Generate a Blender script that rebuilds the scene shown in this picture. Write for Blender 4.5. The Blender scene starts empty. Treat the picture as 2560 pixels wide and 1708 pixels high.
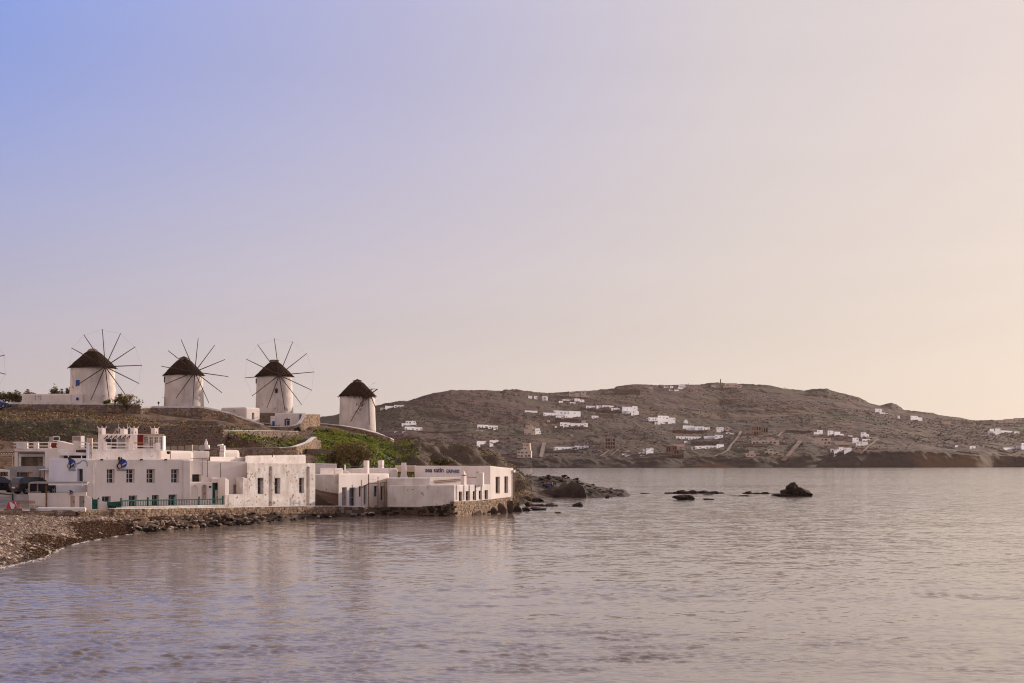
import bpy, bmesh, math, random
import numpy as np
from mathutils import Vector, Matrix
random.seed(7); RNG = np.random.default_rng(11)
C = bpy.context.scene.collection
R = math.radians
# ------------------------------------------------------------------ camera, sky, sun, exposure
HC, F, CX, HY = 6.0, 3555.56, 1280.0, 1152.0          # eye height (m), focal length and image centre in photo pixels
SUN_AZ, SUN_EL = 46.0, 13.0
sc = bpy.context.scene
cd = bpy.data.cameras.new('camera'); cam = bpy.data.objects.new('camera', cd); C.objects.link(cam); sc.camera = cam
cam.location = (0, 0, HC); cam.rotation_euler = (R(90), 0, 0)
sc.cycles.filter_width = 1.1
cd.lens = 50; cd.sensor_width = 36; cd.shift_y = (HY - 854) / 2560; cd.clip_start = 0.5; cd.clip_end = 20000
sc.view_settings.view_transform = 'Standard'; sc.view_settings.look = 'None'
sc.view_settings.exposure = 0.0; sc.view_settings.gamma = 1.0; sc.view_settings.use_curve_mapping = False
SUNDIR = Vector((math.sin(R(SUN_AZ)) * math.cos(R(SUN_EL)), math.cos(R(SUN_AZ)) * math.cos(R(SUN_EL)), math.sin(R(SUN_EL))))
w = bpy.data.worlds.new('World'); sc.world = w; w.use_nodes = True
def build_sky():
    nt = w.node_tree; N = nt.nodes; L = nt.links; bg = N['Background']
    def mth(op, a, b=None, clamp=False):
        n = N.new('ShaderNodeMath'); n.operation = op; n.use_clamp = clamp
        for i, v in enumerate((a, b)):
            if v is None: continue
            if isinstance(v, (int, float)): n.inputs[i].default_value = v
            else: L.new(v, n.inputs[i])
        return n.outputs[0]
    def ramp(fac, stops):
        n = N.new('ShaderNodeValToRGB'); e = n.color_ramp.elements
        while len(e) < len(stops): e.new(0.5)
        for k, (p, c) in enumerate(stops): e[k].position = p; e[k].color = (*c, 1)
        L.new(fac, n.inputs[0]); return n.outputs[0]
    def mix(f, a, b):
        n = N.new('ShaderNodeMix'); n.data_type = 'RGBA'
        if isinstance(f, (int, float)): n.inputs[0].default_value = f
        else: L.new(f, n.inputs[0])
        L.new(a, n.inputs[6]); L.new(b, n.inputs[7]); return n.outputs[2]
    tc = N.new('ShaderNodeTexCoord')
    vn_ = N.new('ShaderNodeVectorMath'); vn_.operation = 'NORMALIZE'; L.new(tc.outputs['Generated'], vn_.inputs[0])
    dt = N.new('ShaderNodeVectorMath'); dt.operation = 'DOT_PRODUCT'; L.new(vn_.outputs[0], dt.inputs[0]); dt.inputs[1].default_value = SUNDIR
    th = mth('DIVIDE', mth('ARCCOSINE', dt.outputs['Value']), math.pi)            # 0 at the sun, 1 opposite it
    sep = N.new('ShaderNodeSeparateXYZ'); L.new(vn_.outputs[0], sep.inputs[0])
    el = mth('MULTIPLY', mth('ARCSINE', sep.outputs[2]), 180 / math.pi)
    D = 180.0
    hor = ramp(th, [(0, (1.25, .98, .76)), (26 / D, (.845, .715, .615)), (46 / D, (.725, .62, .565)), (66 / D, (.59, .505, .50)), (110 / D, (.76, .58, .53)), (1, (1.02, .77, .67))])  # stops away from the view brightened to fill shaded walls and water
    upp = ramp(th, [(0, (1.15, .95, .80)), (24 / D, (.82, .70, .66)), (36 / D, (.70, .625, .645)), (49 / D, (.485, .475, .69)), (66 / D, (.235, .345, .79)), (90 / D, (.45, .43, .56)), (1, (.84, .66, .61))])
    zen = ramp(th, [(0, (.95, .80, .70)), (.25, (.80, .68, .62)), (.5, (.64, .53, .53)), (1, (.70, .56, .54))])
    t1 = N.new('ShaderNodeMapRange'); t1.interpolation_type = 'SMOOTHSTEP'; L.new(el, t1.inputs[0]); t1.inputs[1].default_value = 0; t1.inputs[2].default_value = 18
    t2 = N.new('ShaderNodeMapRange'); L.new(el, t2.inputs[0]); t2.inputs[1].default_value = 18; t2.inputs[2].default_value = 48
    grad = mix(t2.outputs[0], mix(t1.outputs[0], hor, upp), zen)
    sky = N.new('ShaderNodeTexSky'); sky.sky_type = 'NISHITA'; sky.sun_disc = False
    sky.sun_elevation = R(SUN_EL); sky.sun_rotation = R(SUN_AZ)
    sb = N.new('ShaderNodeVectorMath'); sb.operation = 'SCALE'; L.new(sky.outputs[0], sb.inputs[0]); sb.inputs['Scale'].default_value = 0.10
    # faint thin high veil so that the gradient is not perfectly clean
    nz = N.new('ShaderNodeTexNoise'); mp = N.new('ShaderNodeMapping'); mp.inputs['Rotation'].default_value = (0, R(-28), R(20)); mp.inputs['Scale'].default_value = (1.2, 3, 14)
    L.new(vn_.outputs[0], mp.inputs[0]); L.new(mp.outputs[0], nz.inputs[0]); nz.inputs['Scale'].default_value = 1.4; nz.inputs['Detail'].default_value = 4
    veil = mth('MULTIPLY_ADD', nz.outputs[0], 0.10); veil.node.inputs[2].default_value = 0.948
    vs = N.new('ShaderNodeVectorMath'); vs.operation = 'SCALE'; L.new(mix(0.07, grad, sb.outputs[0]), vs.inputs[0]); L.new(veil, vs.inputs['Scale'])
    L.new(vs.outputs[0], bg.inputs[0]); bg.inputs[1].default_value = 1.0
build_sky()
sl = bpy.data.lights.new('sun', 'SUN'); so = bpy.data.objects.new('sun', sl); C.objects.link(so)
sl.energy = 5.0; sl.angle = R(0.55); sl.color = (1.0, .83, .68)
so.rotation_euler = SUNDIR.to_track_quat('Z', 'Y').to_euler(); so.location = (60, 60, 60)

# ------------------------------------------------------------------ maths helpers
def at(px, py, Y): return Vector(((px - CX) / F * Y, Y, HC - (py - HY) / F * Y))
def gx(px, Y): return (px - CX) / F * Y
def gz(py, Y): return HC - (py - HY) / F * Y
_T = RNG.random((256, 256)) * 2 - 1
def vnoise(x, y, seed=0):
    x = np.asarray(x, float) + seed * 37.7; y = np.asarray(y, float) + seed * 91.3
    xi = np.floor(x).astype(int); yi = np.floor(y).astype(int); fx = x - xi; fy = y - yi
    fx = fx * fx * (3 - 2 * fx); fy = fy * fy * (3 - 2 * fy)
    a = _T[xi & 255, yi & 255]; b = _T[(xi + 1) & 255, yi & 255]; c = _T[xi & 255, (yi + 1) & 255]; d = _T[(xi + 1) & 255, (yi + 1) & 255]
    return (a * (1 - fx) + b * fx) * (1 - fy) + (c * (1 - fx) + d * fx) * fy
def fbm(x, y, o=4, seed=0, gain=.5):
    s = 0; a = 1; f = 1
    for k in range(o):
        s = s + a * vnoise(np.asarray(x) * f, np.asarray(y) * f, seed + k * 3); a *= gain; f *= 2.03
    return s
# ------------------------------------------------------------------ materials
MATS = {}
def mat(name, col, col2=None, scale=2.0, rough=.88, bump=.0, bscale=18, streak=0., spots=None, metal=0., spec=.3, mixpos=.5, width=.25, attrs=None, second=None, fine=None):
    m = bpy.data.materials.new(name); m.use_nodes = True; nt = m.node_tree; N = nt.nodes; L = nt.links; P = N['Principled BSDF']
    P.inputs['Roughness'].default_value = rough; P.inputs['Metallic'].default_value = metal; P.inputs['Specular IOR Level'].default_value = spec
    tc = N.new('ShaderNodeTexCoord'); co = tc.outputs['Object']
    def noise(sc_, det=5, vec=None, dist=0.):
        n = N.new('ShaderNodeTexNoise'); n.inputs['Scale'].default_value = sc_; n.inputs['Detail'].default_value = det; n.inputs['Distortion'].default_value = dist
        L.new(vec or co, n.inputs['Vector']); return n.outputs[0]
    def rng(v, a, b, c=0., d=1.):
        n = N.new('ShaderNodeMapRange'); L.new(v, n.inputs[0])
        for i, q in enumerate((a, b, c, d)): n.inputs[i + 1].default_value = q
        return n.outputs[0]
    def mixc(f, a, b):
        n = N.new('ShaderNodeMix'); n.data_type = 'RGBA'; L.new(f, n.inputs[0])
        for i, q in ((6, a), (7, b)):
            if isinstance(q, tuple): n.inputs[i].default_value = (*q, 1)
            else: L.new(q, n.inputs[i])
        return n.outputs[2]
    c = mixc(rng(noise(scale), mixpos - width / 2, mixpos + width / 2), tuple(col), tuple(col2 or col))
    if fine: c = mixc(rng(noise(fine[1], 3), fine[2], fine[3]), c, tuple(fine[0]))
    if second: c = mixc(rng(noise(second[1], 6), second[2], second[3]), c, tuple(second[0]))
    if streak:
        mp = N.new('ShaderNodeMapping'); mp.inputs['Scale'].default_value = (1.3, 1.3, .20); L.new(co, mp.inputs[0])
        c = mixc(rng(noise(1.6, 6, mp.outputs[0]), .5, .78, 0, streak), c, (.33, .25, .19))
    if spots:
        s1 = rng(noise(spots[1], 7, None, .6), spots[2], spots[2] + .035)
        c = mixc(s1, c, tuple(spots[0]))
    for (an, ac, asc) in (attrs or []):
        a = N.new('ShaderNodeAttribute'); a.attribute_name = an
        mm = N.new('ShaderNodeMath'); mm.operation = 'MULTIPLY_ADD'; L.new(noise(asc, 5), mm.inputs[0]); mm.inputs[1].default_value = .9; mm.inputs[2].default_value = -.45
        ad = N.new('ShaderNodeMath'); ad.operation = 'ADD'; L.new(a.outputs['Fac'], ad.inputs[0]); L.new(mm.outputs[0], ad.inputs[1])
        c = mixc(rng(ad.outputs[0], .42, .62), c, tuple(ac))
    L.new(c, P.inputs['Base Color'])
    if bump:
        b = N.new('ShaderNodeBump'); b.inputs['Strength'].default_value = .8; b.inputs['Distance'].default_value = bump
        L.new(noise(bscale, 5), b.inputs['Height']); L.new(b.outputs[0], P.inputs['Normal'])
    MATS[name] = m; return m
W1 = mat('whitewash', (.85, .76, .71), (.73, .635, .58), .45, width=.4, bump=.015, bscale=5, streak=.16)
W1B = mat('old_whitewash', (.77, .72, .69), (.66, .58, .54), .9, bump=.03, bscale=6, streak=.34, spots=((.36, .26, .19), 2.3, .67))
W2 = mat('peeling_whitewash', (.76, .70, .665), (.62, .54, .49), 1.1, bump=.04, bscale=7, streak=.5, spots=((.34, .235, .165), 2.1, .615))
WM = mat('mill_plaster', (.76, .67, .62), (.62, .53, .48), .55, bump=.03, bscale=5, streak=.42, spots=((.42, .33, .26), 1.1, .67))
WBL = mat('whitewash_bluish_shade', (.80, .80, .88), (.74, .73, .80), .8, bump=.01)  # whitewash with bluish shade put into its colour
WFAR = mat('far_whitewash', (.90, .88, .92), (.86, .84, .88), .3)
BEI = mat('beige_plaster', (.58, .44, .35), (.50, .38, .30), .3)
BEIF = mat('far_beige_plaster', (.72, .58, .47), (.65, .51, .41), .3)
BRK = mat('raw_brick', (.27, .16, .125), (.21, .13, .10), .5)
CONC = mat('raw_concrete', (.40, .29, .235), (.32, .23, .19), .6)
GREY = mat('grey_concrete', (.40, .36, .34), (.31, .28, .27), 1.2, bump=.01)
TAN = mat('tan_panel', (.45, .36, .26), (.36, .28, .2), 1.2)
STN = [mat('stone_brown', (.28, .175, .115), (.19, .12, .082), 3., bump=.02), mat('stone_tan', (.40, .285, .19), (.30, .21, .14), 3., bump=.02), mat('stone_grey', (.24, .19, .165), (.17, .135, .115), 3., bump=.02)]
MORT = mat('wall_mortar', (.19, .14, .105), (.13, .095, .07), 3., bump=.03)
ROCK = mat('shore_rock', (.125, .076, .052), (.075, .048, .035), .9, bump=.10, bscale=3.5, second=((.20, .13, .085), 2.2, .58, .75))
ROCKM = mat('spit_rock', (.070, .044, .032), (.046, .030, .023), .8, bump=.10, bscale=3)
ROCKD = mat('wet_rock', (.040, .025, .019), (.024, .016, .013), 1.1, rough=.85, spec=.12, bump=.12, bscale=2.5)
PEB = [mat('pebble_grey', (.30, .22, .165), (.19, .135, .10), 2.), mat('pebble_pale', (.52, .40, .31), (.38, .29, .22), 2.), mat('pebble_dark', (.13, .085, .060), (.08, .055, .04), 2.)]
WEED = mat('dry_seaweed', (.19, .105, .058), (.10, .056, .034), 5.)
THATCH = mat('dark_thatch', (.030, .0165, .0115), (.050, .029, .020), 4., rough=1., spec=.05, bump=.10, bscale=9)
STRAW = mat('grey_thatch', (.30, .215, .175), (.20, .14, .11), 5., rough=1., bump=.08, bscale=8)
WOODD = mat('dark_timber', (.085, .050, .038), (.055, .036, .028), 5.)
WOODR = mat('reddish_timber', (.085, .040, .026), (.06, .03, .02), 5.)
WOODB = mat('brown_timber', (.33, .17, .075), (.24, .12, .055), 4.)
RUST = mat('rusty_metal', (.24, .115, .055), (.14, .075, .045), 4.)
GREEN = mat('green_paint', (.012, .105, .075), (.010, .075, .055), 3., rough=.6)
BLUEP = mat('blue_paint', (.035, .105, .36), (.03, .085, .28), 3., rough=.6)
NAVY = mat('navy_paint', (.03, .035, .15), None, 3., rough=.6)
BLUED = mat('sign_blue', (.018, .055, .30), (.015, .042, .24), 3., rough=.5)
BLACK = mat('black_paint', (.018, .015, .015), None, 3., rough=.6)
REDP = mat('red_paint', (.17, .013, .012), None, 3., rough=.6)
REDB = mat('red_plastic', (.50, .05, .05), (.42, .04, .04), 3., rough=.5)
WHT = mat('white_paint', (.80, .76, .74), (.72, .68, .66), 2., rough=.6)
BGREY = mat('blue_grey_paint', (.28, .32, .38), (.23, .26, .31), 3., rough=.6)
PANE = mat('window_glass', (.020, .018, .020), (.028, .025, .026), 1., rough=.12, spec=.5)
PANEB = mat('curtained_glass', (.21, .17, .155), (.15, .12, .11), 2., rough=.25, spec=.5)
FARW = mat('far_window', (.05, .045, .06), (.09, .08, .10), .6, rough=.4)
FARB = mat('far_rubble_wall', (.17, .105, .08), (.12, .075, .06), .3)
AWN = mat('blue_awning', (.10, .13, .30), (.08, .10, .24), 3.)
CARB = mat('dark_car_paint', (.010, .008, .012), None, 3., rough=.22, spec=.5)
CARU = mat('blue_car_paint', (.012, .03, .12), None, 3., rough=.25, spec=.5)
TYRE = mat('tyre_rubber', (.012, .011, .011), None, 3.)
RIM = mat('alloy_rim', (.35, .33, .33), None, 3., rough=.35, metal=.7)
LAMPR = mat('red_lamp_lens', (.25, .015, .012), None, 3., rough=.2)
COPE = mat('white_coping', (.80, .76, .75), (.66, .60, .57), 1.5, streak=.3)
LEAFG = [mat('leaf_green', (.24, .255, .030), (.17, .195, .022), .6), mat('leaf_lime', (.33, .335, .035), (.24, .26, .028), .6), mat('leaf_dark', (.045, .060, .012), (.03, .04, .011), .6)]
LEAFB = [mat('twig_brown', (.24, .15, .072), (.16, .10, .05), 1.), mat('twig_olive', (.21, .17, .055), (.15, .12, .042), 1.)]
TREEL = [mat('tree_leaf', (.12, .115, .045), (.08, .08, .035), 1.), mat('tree_leaf_warm', (.27, .185, .085), (.18, .13, .06), 1.)]
TRUNK = mat('tree_bark', (.09, .06, .042), (.06, .042, .03), 3.)
SKIN = mat('skin', (.42, .24, .17), None, 3.)
CLOTHK = mat('dark_cloth', (.015, .016, .022), None, 3.); CLOTHB = mat('blue_cloth', (.03, .07, .26), None, 3.); CLOTHW = mat('pale_cloth', (.55, .5, .5), None, 3.)
ROADT = mat('pale_track', (.205, .135, .098), (.15, .098, .072), .08); ROADG = mat('concrete_road', (.21, .165, .145), (.165, .125, .108), .08)
SHUT = mat('grey_curtain', (.30, .25, .235), (.21, .175, .165), 2.5)

# ------------------------------------------------------------------ object helpers
def tag(o, label=None, cat=None, group=None, kind=None):
    if label: o['label'] = label
    if cat: o['category'] = cat
    if group: o['group'] = group
    if kind: o['kind'] = kind
    return o
def thing(name, label, cat, loc, group=None):
    o = bpy.data.objects.new(name, None); C.objects.link(o); o.empty_display_size = .3; o.location = loc
    return tag(o, label, cat, group)
def root_loc(p):
    v = Vector((0, 0, 0))
    while p is not None: v = v + Vector(p.location); p = p.parent
    return v
def link(name, me, parent=None):
    o = bpy.data.objects.new(name, me); C.objects.link(o)
    if parent is not None:
        o.parent = parent; top = parent
        while top.parent is not None: top = top.parent
        if parent is top: o.matrix_parent_inverse = Matrix.Translation(-Vector(top.location))
    return o
class G:
    """collects geometry given in world coordinates; build() links it as one mesh object"""
    def __init__(s): s.v = []; s.f = []; s.mi = []
    def add(s, vs, fs, mi=0):
        n = len(s.v); s.v += [tuple(v) for v in vs]; s.f += [tuple(i + n for i in f) for f in fs]; s.mi += [mi] * len(fs); return s
    def obox(s, c, ax, ay, az, mi=0):
        c, ax, ay, az = Vector(c), Vector(ax), Vector(ay), Vector(az)
        vs = [c + ax * i + ay * j + az * k for k in (-1, 1) for j in (-1, 1) for i in (-1, 1)]
        return s.add(vs, [(0, 2, 3, 1), (4, 5, 7, 6), (0, 1, 5, 4), (2, 6, 7, 3), (0, 4, 6, 2), (1, 3, 7, 5)], mi)
    def box(s, x0, x1, y0, y1, z0, z1, mi=0):
        return s.obox(((x0 + x1) / 2, (y0 + y1) / 2, (z0 + z1) / 2), ((x1 - x0) / 2, 0, 0), (0, (y1 - y0) / 2, 0), (0, 0, (z1 - z0) / 2), mi)
    def prism(s, poly, z0, z1, mi=0):
        n = len(poly); z0 = z0 if hasattr(z0, '__len__') else [z0] * n; z1 = z1 if hasattr(z1, '__len__') else [z1] * n
        vs = [(p[0], p[1], z0[i]) for i, p in enumerate(poly)] + [(p[0], p[1], z1[i]) for i, p in enumerate(poly)]
        return s.add(vs, [tuple(range(n))[::-1], tuple(range(n, 2 * n))] + [(i, (i + 1) % n, n + (i + 1) % n, n + i) for i in range(n)], mi)
    def tube(s, a, b, r0, r1=None, n=7, mi=0):
        a, b = Vector(a), Vector(b); r1 = r0 if r1 is None else r1; d = (b - a).normalized()
        u = d.orthogonal().normalized(); v = d.cross(u)
        vs = [p + (u * math.cos(2 * math.pi * k / n) + v * math.sin(2 * math.pi * k / n)) * r for p, r in ((a, r0), (b, r1)) for k in range(n)]
        return s.add(vs, [(k, (k + 1) % n, n + (k + 1) % n, n + k) for k in range(n)] + [tuple(range(n))[::-1], tuple(range(n, 2 * n))], mi)
    def path(s, pts, r, n=5, mi=0):
        for a, b in zip(pts[:-1], pts[1:]): s.tube(a, b, r, r, n, mi)
        return s
    def lathe(s, c, prof, n=32, jit=0., mi=0, cap=True):
        c = Vector(c); vs = []
        for (r, z) in prof:
            for k in range(n):
                q = r * (1 + random.uniform(-jit, jit)); a = 2 * math.pi * k / n
                vs.append(c + Vector((math.cos(a) * q, math.sin(a) * q, z + random.uniform(-jit, jit) * .6)))
        m = len(prof); fs = [(i * n + k, i * n + (k + 1) % n, (i + 1) * n + (k + 1) % n, (i + 1) * n + k) for i in range(m - 1) for k in range(n)]
        if cap: fs += [tuple(range(n))[::-1], tuple(range((m - 1) * n, m * n))]
        return s.add(vs, fs, mi)
    def mesh(s, name, mats):
        me = bpy.data.meshes.new(name); me.from_pydata(s.v, [], s.f)
        for m in (mats if isinstance(mats, (list, tuple)) else [mats]): me.materials.append(m)
        if any(s.mi): me.polygons.foreach_set('material_index', s.mi)
        me.update(); return me
    def build(s, name, mats, parent=None, smooth=False, kind=None):
        me = s.mesh(name, mats)
        if smooth: me.polygons.foreach_set('use_smooth', [True] * len(me.polygons))
        o = link(name, me, parent)
        if kind: o['kind'] = kind
        return o
def np_mesh(name, V, Fc, mats, mi=None, smooth=False):
    V = np.asarray(V, np.float32); Fc = np.asarray(Fc, np.int32); k = Fc.shape[1]
    me = bpy.data.meshes.new(name); me.vertices.add(len(V)); me.vertices.foreach_set('co', V.ravel())
    me.loops.add(Fc.size); me.loops.foreach_set('vertex_index', Fc.ravel())
    me.polygons.add(len(Fc)); me.polygons.foreach_set('loop_start', np.arange(0, Fc.size, k, dtype=np.int32))
    for m in (mats if isinstance(mats, (list, tuple)) else [mats]): me.materials.append(m)
    if mi is not None: me.polygons.foreach_set('material_index', np.asarray(mi, np.int32))
    me.polygons.foreach_set('use_smooth', np.full(len(Fc), smooth)); me.update(calc_edges=True); me.validate(); return me
def grid_faces(nr, nc):
    i = np.arange(nr - 1)[:, None] * nc + np.arange(nc - 1)[None, :]; i = i.ravel()
    return np.stack([i, i + 1, i + nc + 1, i + nc], 1)
def attr(me, name, arr):
    a = me.attributes.new(name, 'FLOAT', 'POINT'); a.data.foreach_set('value', np.asarray(arr, np.float32).ravel())
# ico base for stones / rocks
def ico(sub):
    bm = bmesh.new(); bmesh.ops.create_icosphere(bm, subdivisions=sub, radius=1); bm.verts.ensure_lookup_table()
    v = np.array([x.co[:] for x in bm.verts]); f = np.array([[q.index for q in p.verts] for p in bm.faces]); bm.free(); return v, f
ICO1, ICO2, ICO3 = ico(1), ico(2), ico(3)
OCTA = (np.array([(1, 0, 0), (0, 1, 0), (-1, 0, 0), (0, -1, 0), (0, 0, 1), (0, 0, -1)], float), np.array([(0, 1, 4), (1, 2, 4), (2, 3, 4), (3, 0, 4), (1, 0, 5), (2, 1, 5), (3, 2, 5), (0, 3, 5)]))
def blobs(P, S, rot=True, base=ICO1, jit=.18):
    """many irregular stones in one array: P (n,3) centres, S (n,3) radii"""
    bv, bf = base; n = len(P)
    V = bv[None] * (1 + RNG.uniform(-jit, jit, (n, len(bv), 1))) * S[:, None, :]
    if rot:
        a = RNG.uniform(0, 2 * np.pi, n); b = RNG.uniform(-.5, .5, n); ca, sa, cb, sb = np.cos(a), np.sin(a), np.cos(b), np.sin(b)
        x, y, z = V[..., 0], V[..., 1], V[..., 2]; y, z = y * cb[:, None] - z * sb[:, None], y * sb[:, None] + z * cb[:, None]
        V = np.stack([x * ca[:, None] - y * sa[:, None], x * sa[:, None] + y * ca[:, None], z], -1)
    V = V + P[:, None, :]
    Fc = bf[None] + (np.arange(n) * len(bv))[:, None, None]
    return V.reshape(-1, 3), Fc.reshape(-1, 3), np.repeat(np.arange(n), len(bf))
def leaves(P, size, flat=.5, up=0.):
    """leaf-sized quads at points P"""
    n = len(P); d = RNG.normal(size=(n, 3)); d[:, 2] = d[:, 2] * flat + up; d /= np.linalg.norm(d, axis=1)[:, None]
    e = np.cross(d, RNG.normal(size=(n, 3))); e /= np.linalg.norm(e, axis=1)[:, None]
    s = size * RNG.uniform(.6, 1.4, n)[:, None]; a = d * s; b = e * s * .45
    V = np.stack([P - a - b * .4, P - a * .2 + b, P + a, P - a * .2 - b], 1).reshape(-1, 3)
    return V, np.arange(n * 4).reshape(n, 4)
# ================================================================== WATER
def water():
    rows = [30.0]
    while rows[-1] < 300: rows.append(rows[-1] + max(.05, rows[-1] ** 2 / 21330 * 1.0))
    while rows[-1] < 1500: rows.append(rows[-1] * 1.02)
    rows = [4, 12, 20, 25, 28] + rows + [1800, 2600]
    Y = np.array(rows); u = np.concatenate([[-3.0, -1.2, -.7], np.linspace(-.46, .46, 800), [.7, 1.2, 3.0]])
    YY, UU = np.meshgrid(Y, u, indexing='ij'); X = UU * YY
    dY = np.gradient(Y)[:, None]; dX = YY * (.92 / 800)
    Z = np.zeros_like(X); r = np.random.default_rng(5)
    patch = .62 + 1.0 * fbm(X / 42 + 3, YY / 10, 3, 5) + .35 * fbm(X / 9, YY / 3.2, 2, 9)
    patch = np.clip(patch, .16, 1.9) * np.clip(.55 + .9 * fbm(X / 1.7, YY / 1.0, 3, 44), .2, 1.8)
    for k in range(84):
        lam = .13 * (1.5 / .13) ** r.random(); kk = 2 * np.pi / lam
        th = r.normal(0, .62) + math.pi / 2 + .12; kx, ky = kk * math.cos(th), kk * math.sin(th)
        steep = .056 if lam < .5 else (.034 if lam < .9 else .012)
        a = steep / kk; fade = np.clip((lam / np.maximum(dY * abs(math.sin(th)) + dX * abs(math.cos(th)), 1e-6) - 2.0) / 2.0, 0, 1)
        Z += a * fade * np.sin(kx * X + ky * YY + r.random() * 6.28) * (patch if lam < 2.5 else 1)
    Z *= np.clip((YY - 12) / 10, 0, 1) * (np.abs(UU) < .47)
    V = np.stack([X, YY, Z], -1).reshape(-1, 3)
    m = bpy.data.materials.new('sea_water'); m.use_nodes = True; nt = m.node_tree; N = nt.nodes; L = nt.links; P = N['Principled BSDF']
    P.inputs['Base Color'].default_value = (.185, .140, .118, 1); P.inputs['Roughness'].default_value = .12; P.inputs['IOR'].default_value = 1.42
    tc = N.new('ShaderNodeTexCoord')
    def nz(s, x, y, d=3):
        mp = N.new('ShaderNodeMapping'); mp.inputs['Scale'].default_value = (x, y, 1); L.new(tc.outputs['Object'], mp.inputs[0])
        n = N.new('ShaderNodeTexNoise'); n.inputs['Scale'].default_value = s; n.inputs['Detail'].default_value = d; L.new(mp.outputs[0], n.inputs[0]); return n.outputs[0]
    # unresolved ripples: random facet slopes from noise, weaker in the calm lanes
    def ncol(sc_, x, y, d):
        mp = N.new('ShaderNodeMapping'); mp.inputs['Scale'].default_value = (x, y, 1); L.new(tc.outputs['Object'], mp.inputs[0])
        n = N.new('ShaderNodeTexNoise'); n.inputs['Scale'].default_value = sc_; n.inputs['Detail'].default_value = d; L.new(mp.outputs[0], n.inputs[0]); return n.outputs['Color']
    def vop(op, a, b):
        n = N.new('ShaderNodeVectorMath'); n.operation = op
        for i_, q in enumerate((a, b)):
            if isinstance(q, tuple): n.inputs[i_].default_value = q
            else: L.new(q, n.inputs[i_])
        return n.outputs[0]
    lane = N.new('ShaderNodeMapRange'); L.new(nz(.022, .30, 1.6, 4), lane.inputs[0])
    for i_, q in enumerate((.40, .62, .42, 1.5)): lane.inputs[i_ + 1].default_value = q
    d1 = vop('MULTIPLY', vop('SUBTRACT', ncol(3.2, .7, 1.0, 3), (.5, .5, .5)), (.40, .33, 0)); d2 = vop('MULTIPLY', vop('SUBTRACT', ncol(.9, .6, 1.0, 2), (.5, .5, .5)), (.20, .24, 0))
    sm = vop('ADD', d1, d2); scn = N.new('ShaderNodeVectorMath'); scn.operation = 'SCALE'; L.new(sm, scn.inputs[0]); sy = N.new('ShaderNodeSeparateXYZ'); L.new(tc.outputs['Object'], sy.inputs[0]); fy = N.new('ShaderNodeMapRange'); L.new(sy.outputs[1], fy.inputs[0])
    for i_, q in enumerate((40, 220, .45, 1.1)): fy.inputs[i_ + 1].default_value = q       # resolved waves take over near the shore
    fm = N.new('ShaderNodeMath'); fm.operation = 'MULTIPLY'; L.new(fy.outputs[0], fm.inputs[0]); L.new(lane.outputs[0], fm.inputs[1]); L.new(fm.outputs[0], scn.inputs['Scale'])
    ge = N.new('ShaderNodeNewGeometry'); nn = N.new('ShaderNodeVectorMath'); nn.operation = 'NORMALIZE'; L.new(vop('ADD', ge.outputs['Normal'], scn.outputs[0]), nn.inputs[0]); L.new(nn.outputs[0], P.inputs['Normal'])
    o = link('sea_water', np_mesh('sea_water', V, grid_faces(len(Y), len(u)), m, smooth=True)); tag(o, kind='structure')
    g = G(); g.add([(-8000, -250, -6), (8000, -250, -6), (8000, 3600, -6), (-8000, 3600, -6)], [(0, 1, 2, 3)])
    tag(g.build('seabed_ground', ROCKD), kind='structure')
water()

# ================================================================== FAR HILLS
SKY = [(-400, 1090), (500, 1062), (800, 1052), (848, 1041), (941, 1021), (993, 1009), (1018, 1008), (1079, 992), (1127, 981), (1150, 982), (1174, 983.7), (1203, 983.7), (1257, 986.8), (1261, 984), (1316, 986), (1370, 990.5), (1424, 989), (1492, 985), (1535, 980.6), (1541, 976), (1592, 970.6), (1614, 969), (1634, 973), (1660, 973), (1721, 971.4), (1797, 967.6), (1851, 969), (1880, 971), (1920, 974), (1961, 980.6), (2010, 985), (2034, 982), (2043, 981), (2071, 981), (2075, 984), (2110, 993.6), (2146, 1003), (2183, 1019.7), (2200, 1023), (2217, 1017.5), (2230, 1015), (2246, 1023), (2261, 1035), (2296, 1038), (2376, 1050), (2411, 1055), (2439, 1060), (2466, 1059), (2498, 1058), (2560, 1054), (2750, 1060), (3100, 1090), (3300, 1150)]
SHORE = [(-400, 1250), (900, 1220), (1300, 1180), (1500, 1215), (1700, 1240), (1900, 1240), (2100, 1260), (2300, 1280), (2560, 1330), (3300, 1500)]
CLIFF = [(-400, .10), (1300, .10), (1500, .10), (1900, .11), (2050, .14), (2150, .22), (2300, .28), (2450, .24), (2560, .2), (3300, .25)]
RIDGE = [(-400, 1650), (1000, 1750), (1500, 2050), (1800, 2250), (2100, 2150), (2250, 2050), (2450, 1900), (3300, 1900)]
_sx = np.arange(-400, 3301, 4.0); _sr = np.interp(_sx, [p for p, _ in SKY], [v for _, v in SKY]); _k = np.exp(-.5 * (np.arange(-40, 41) / 15.0) ** 2); _k /= _k.sum(); _ss = np.convolve(np.pad(_sr, 40, mode='edge'), _k, mode='valid')
def ip(tab, x): return np.interp(x, [p for p, _ in tab], [v for _, v in tab])
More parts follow.
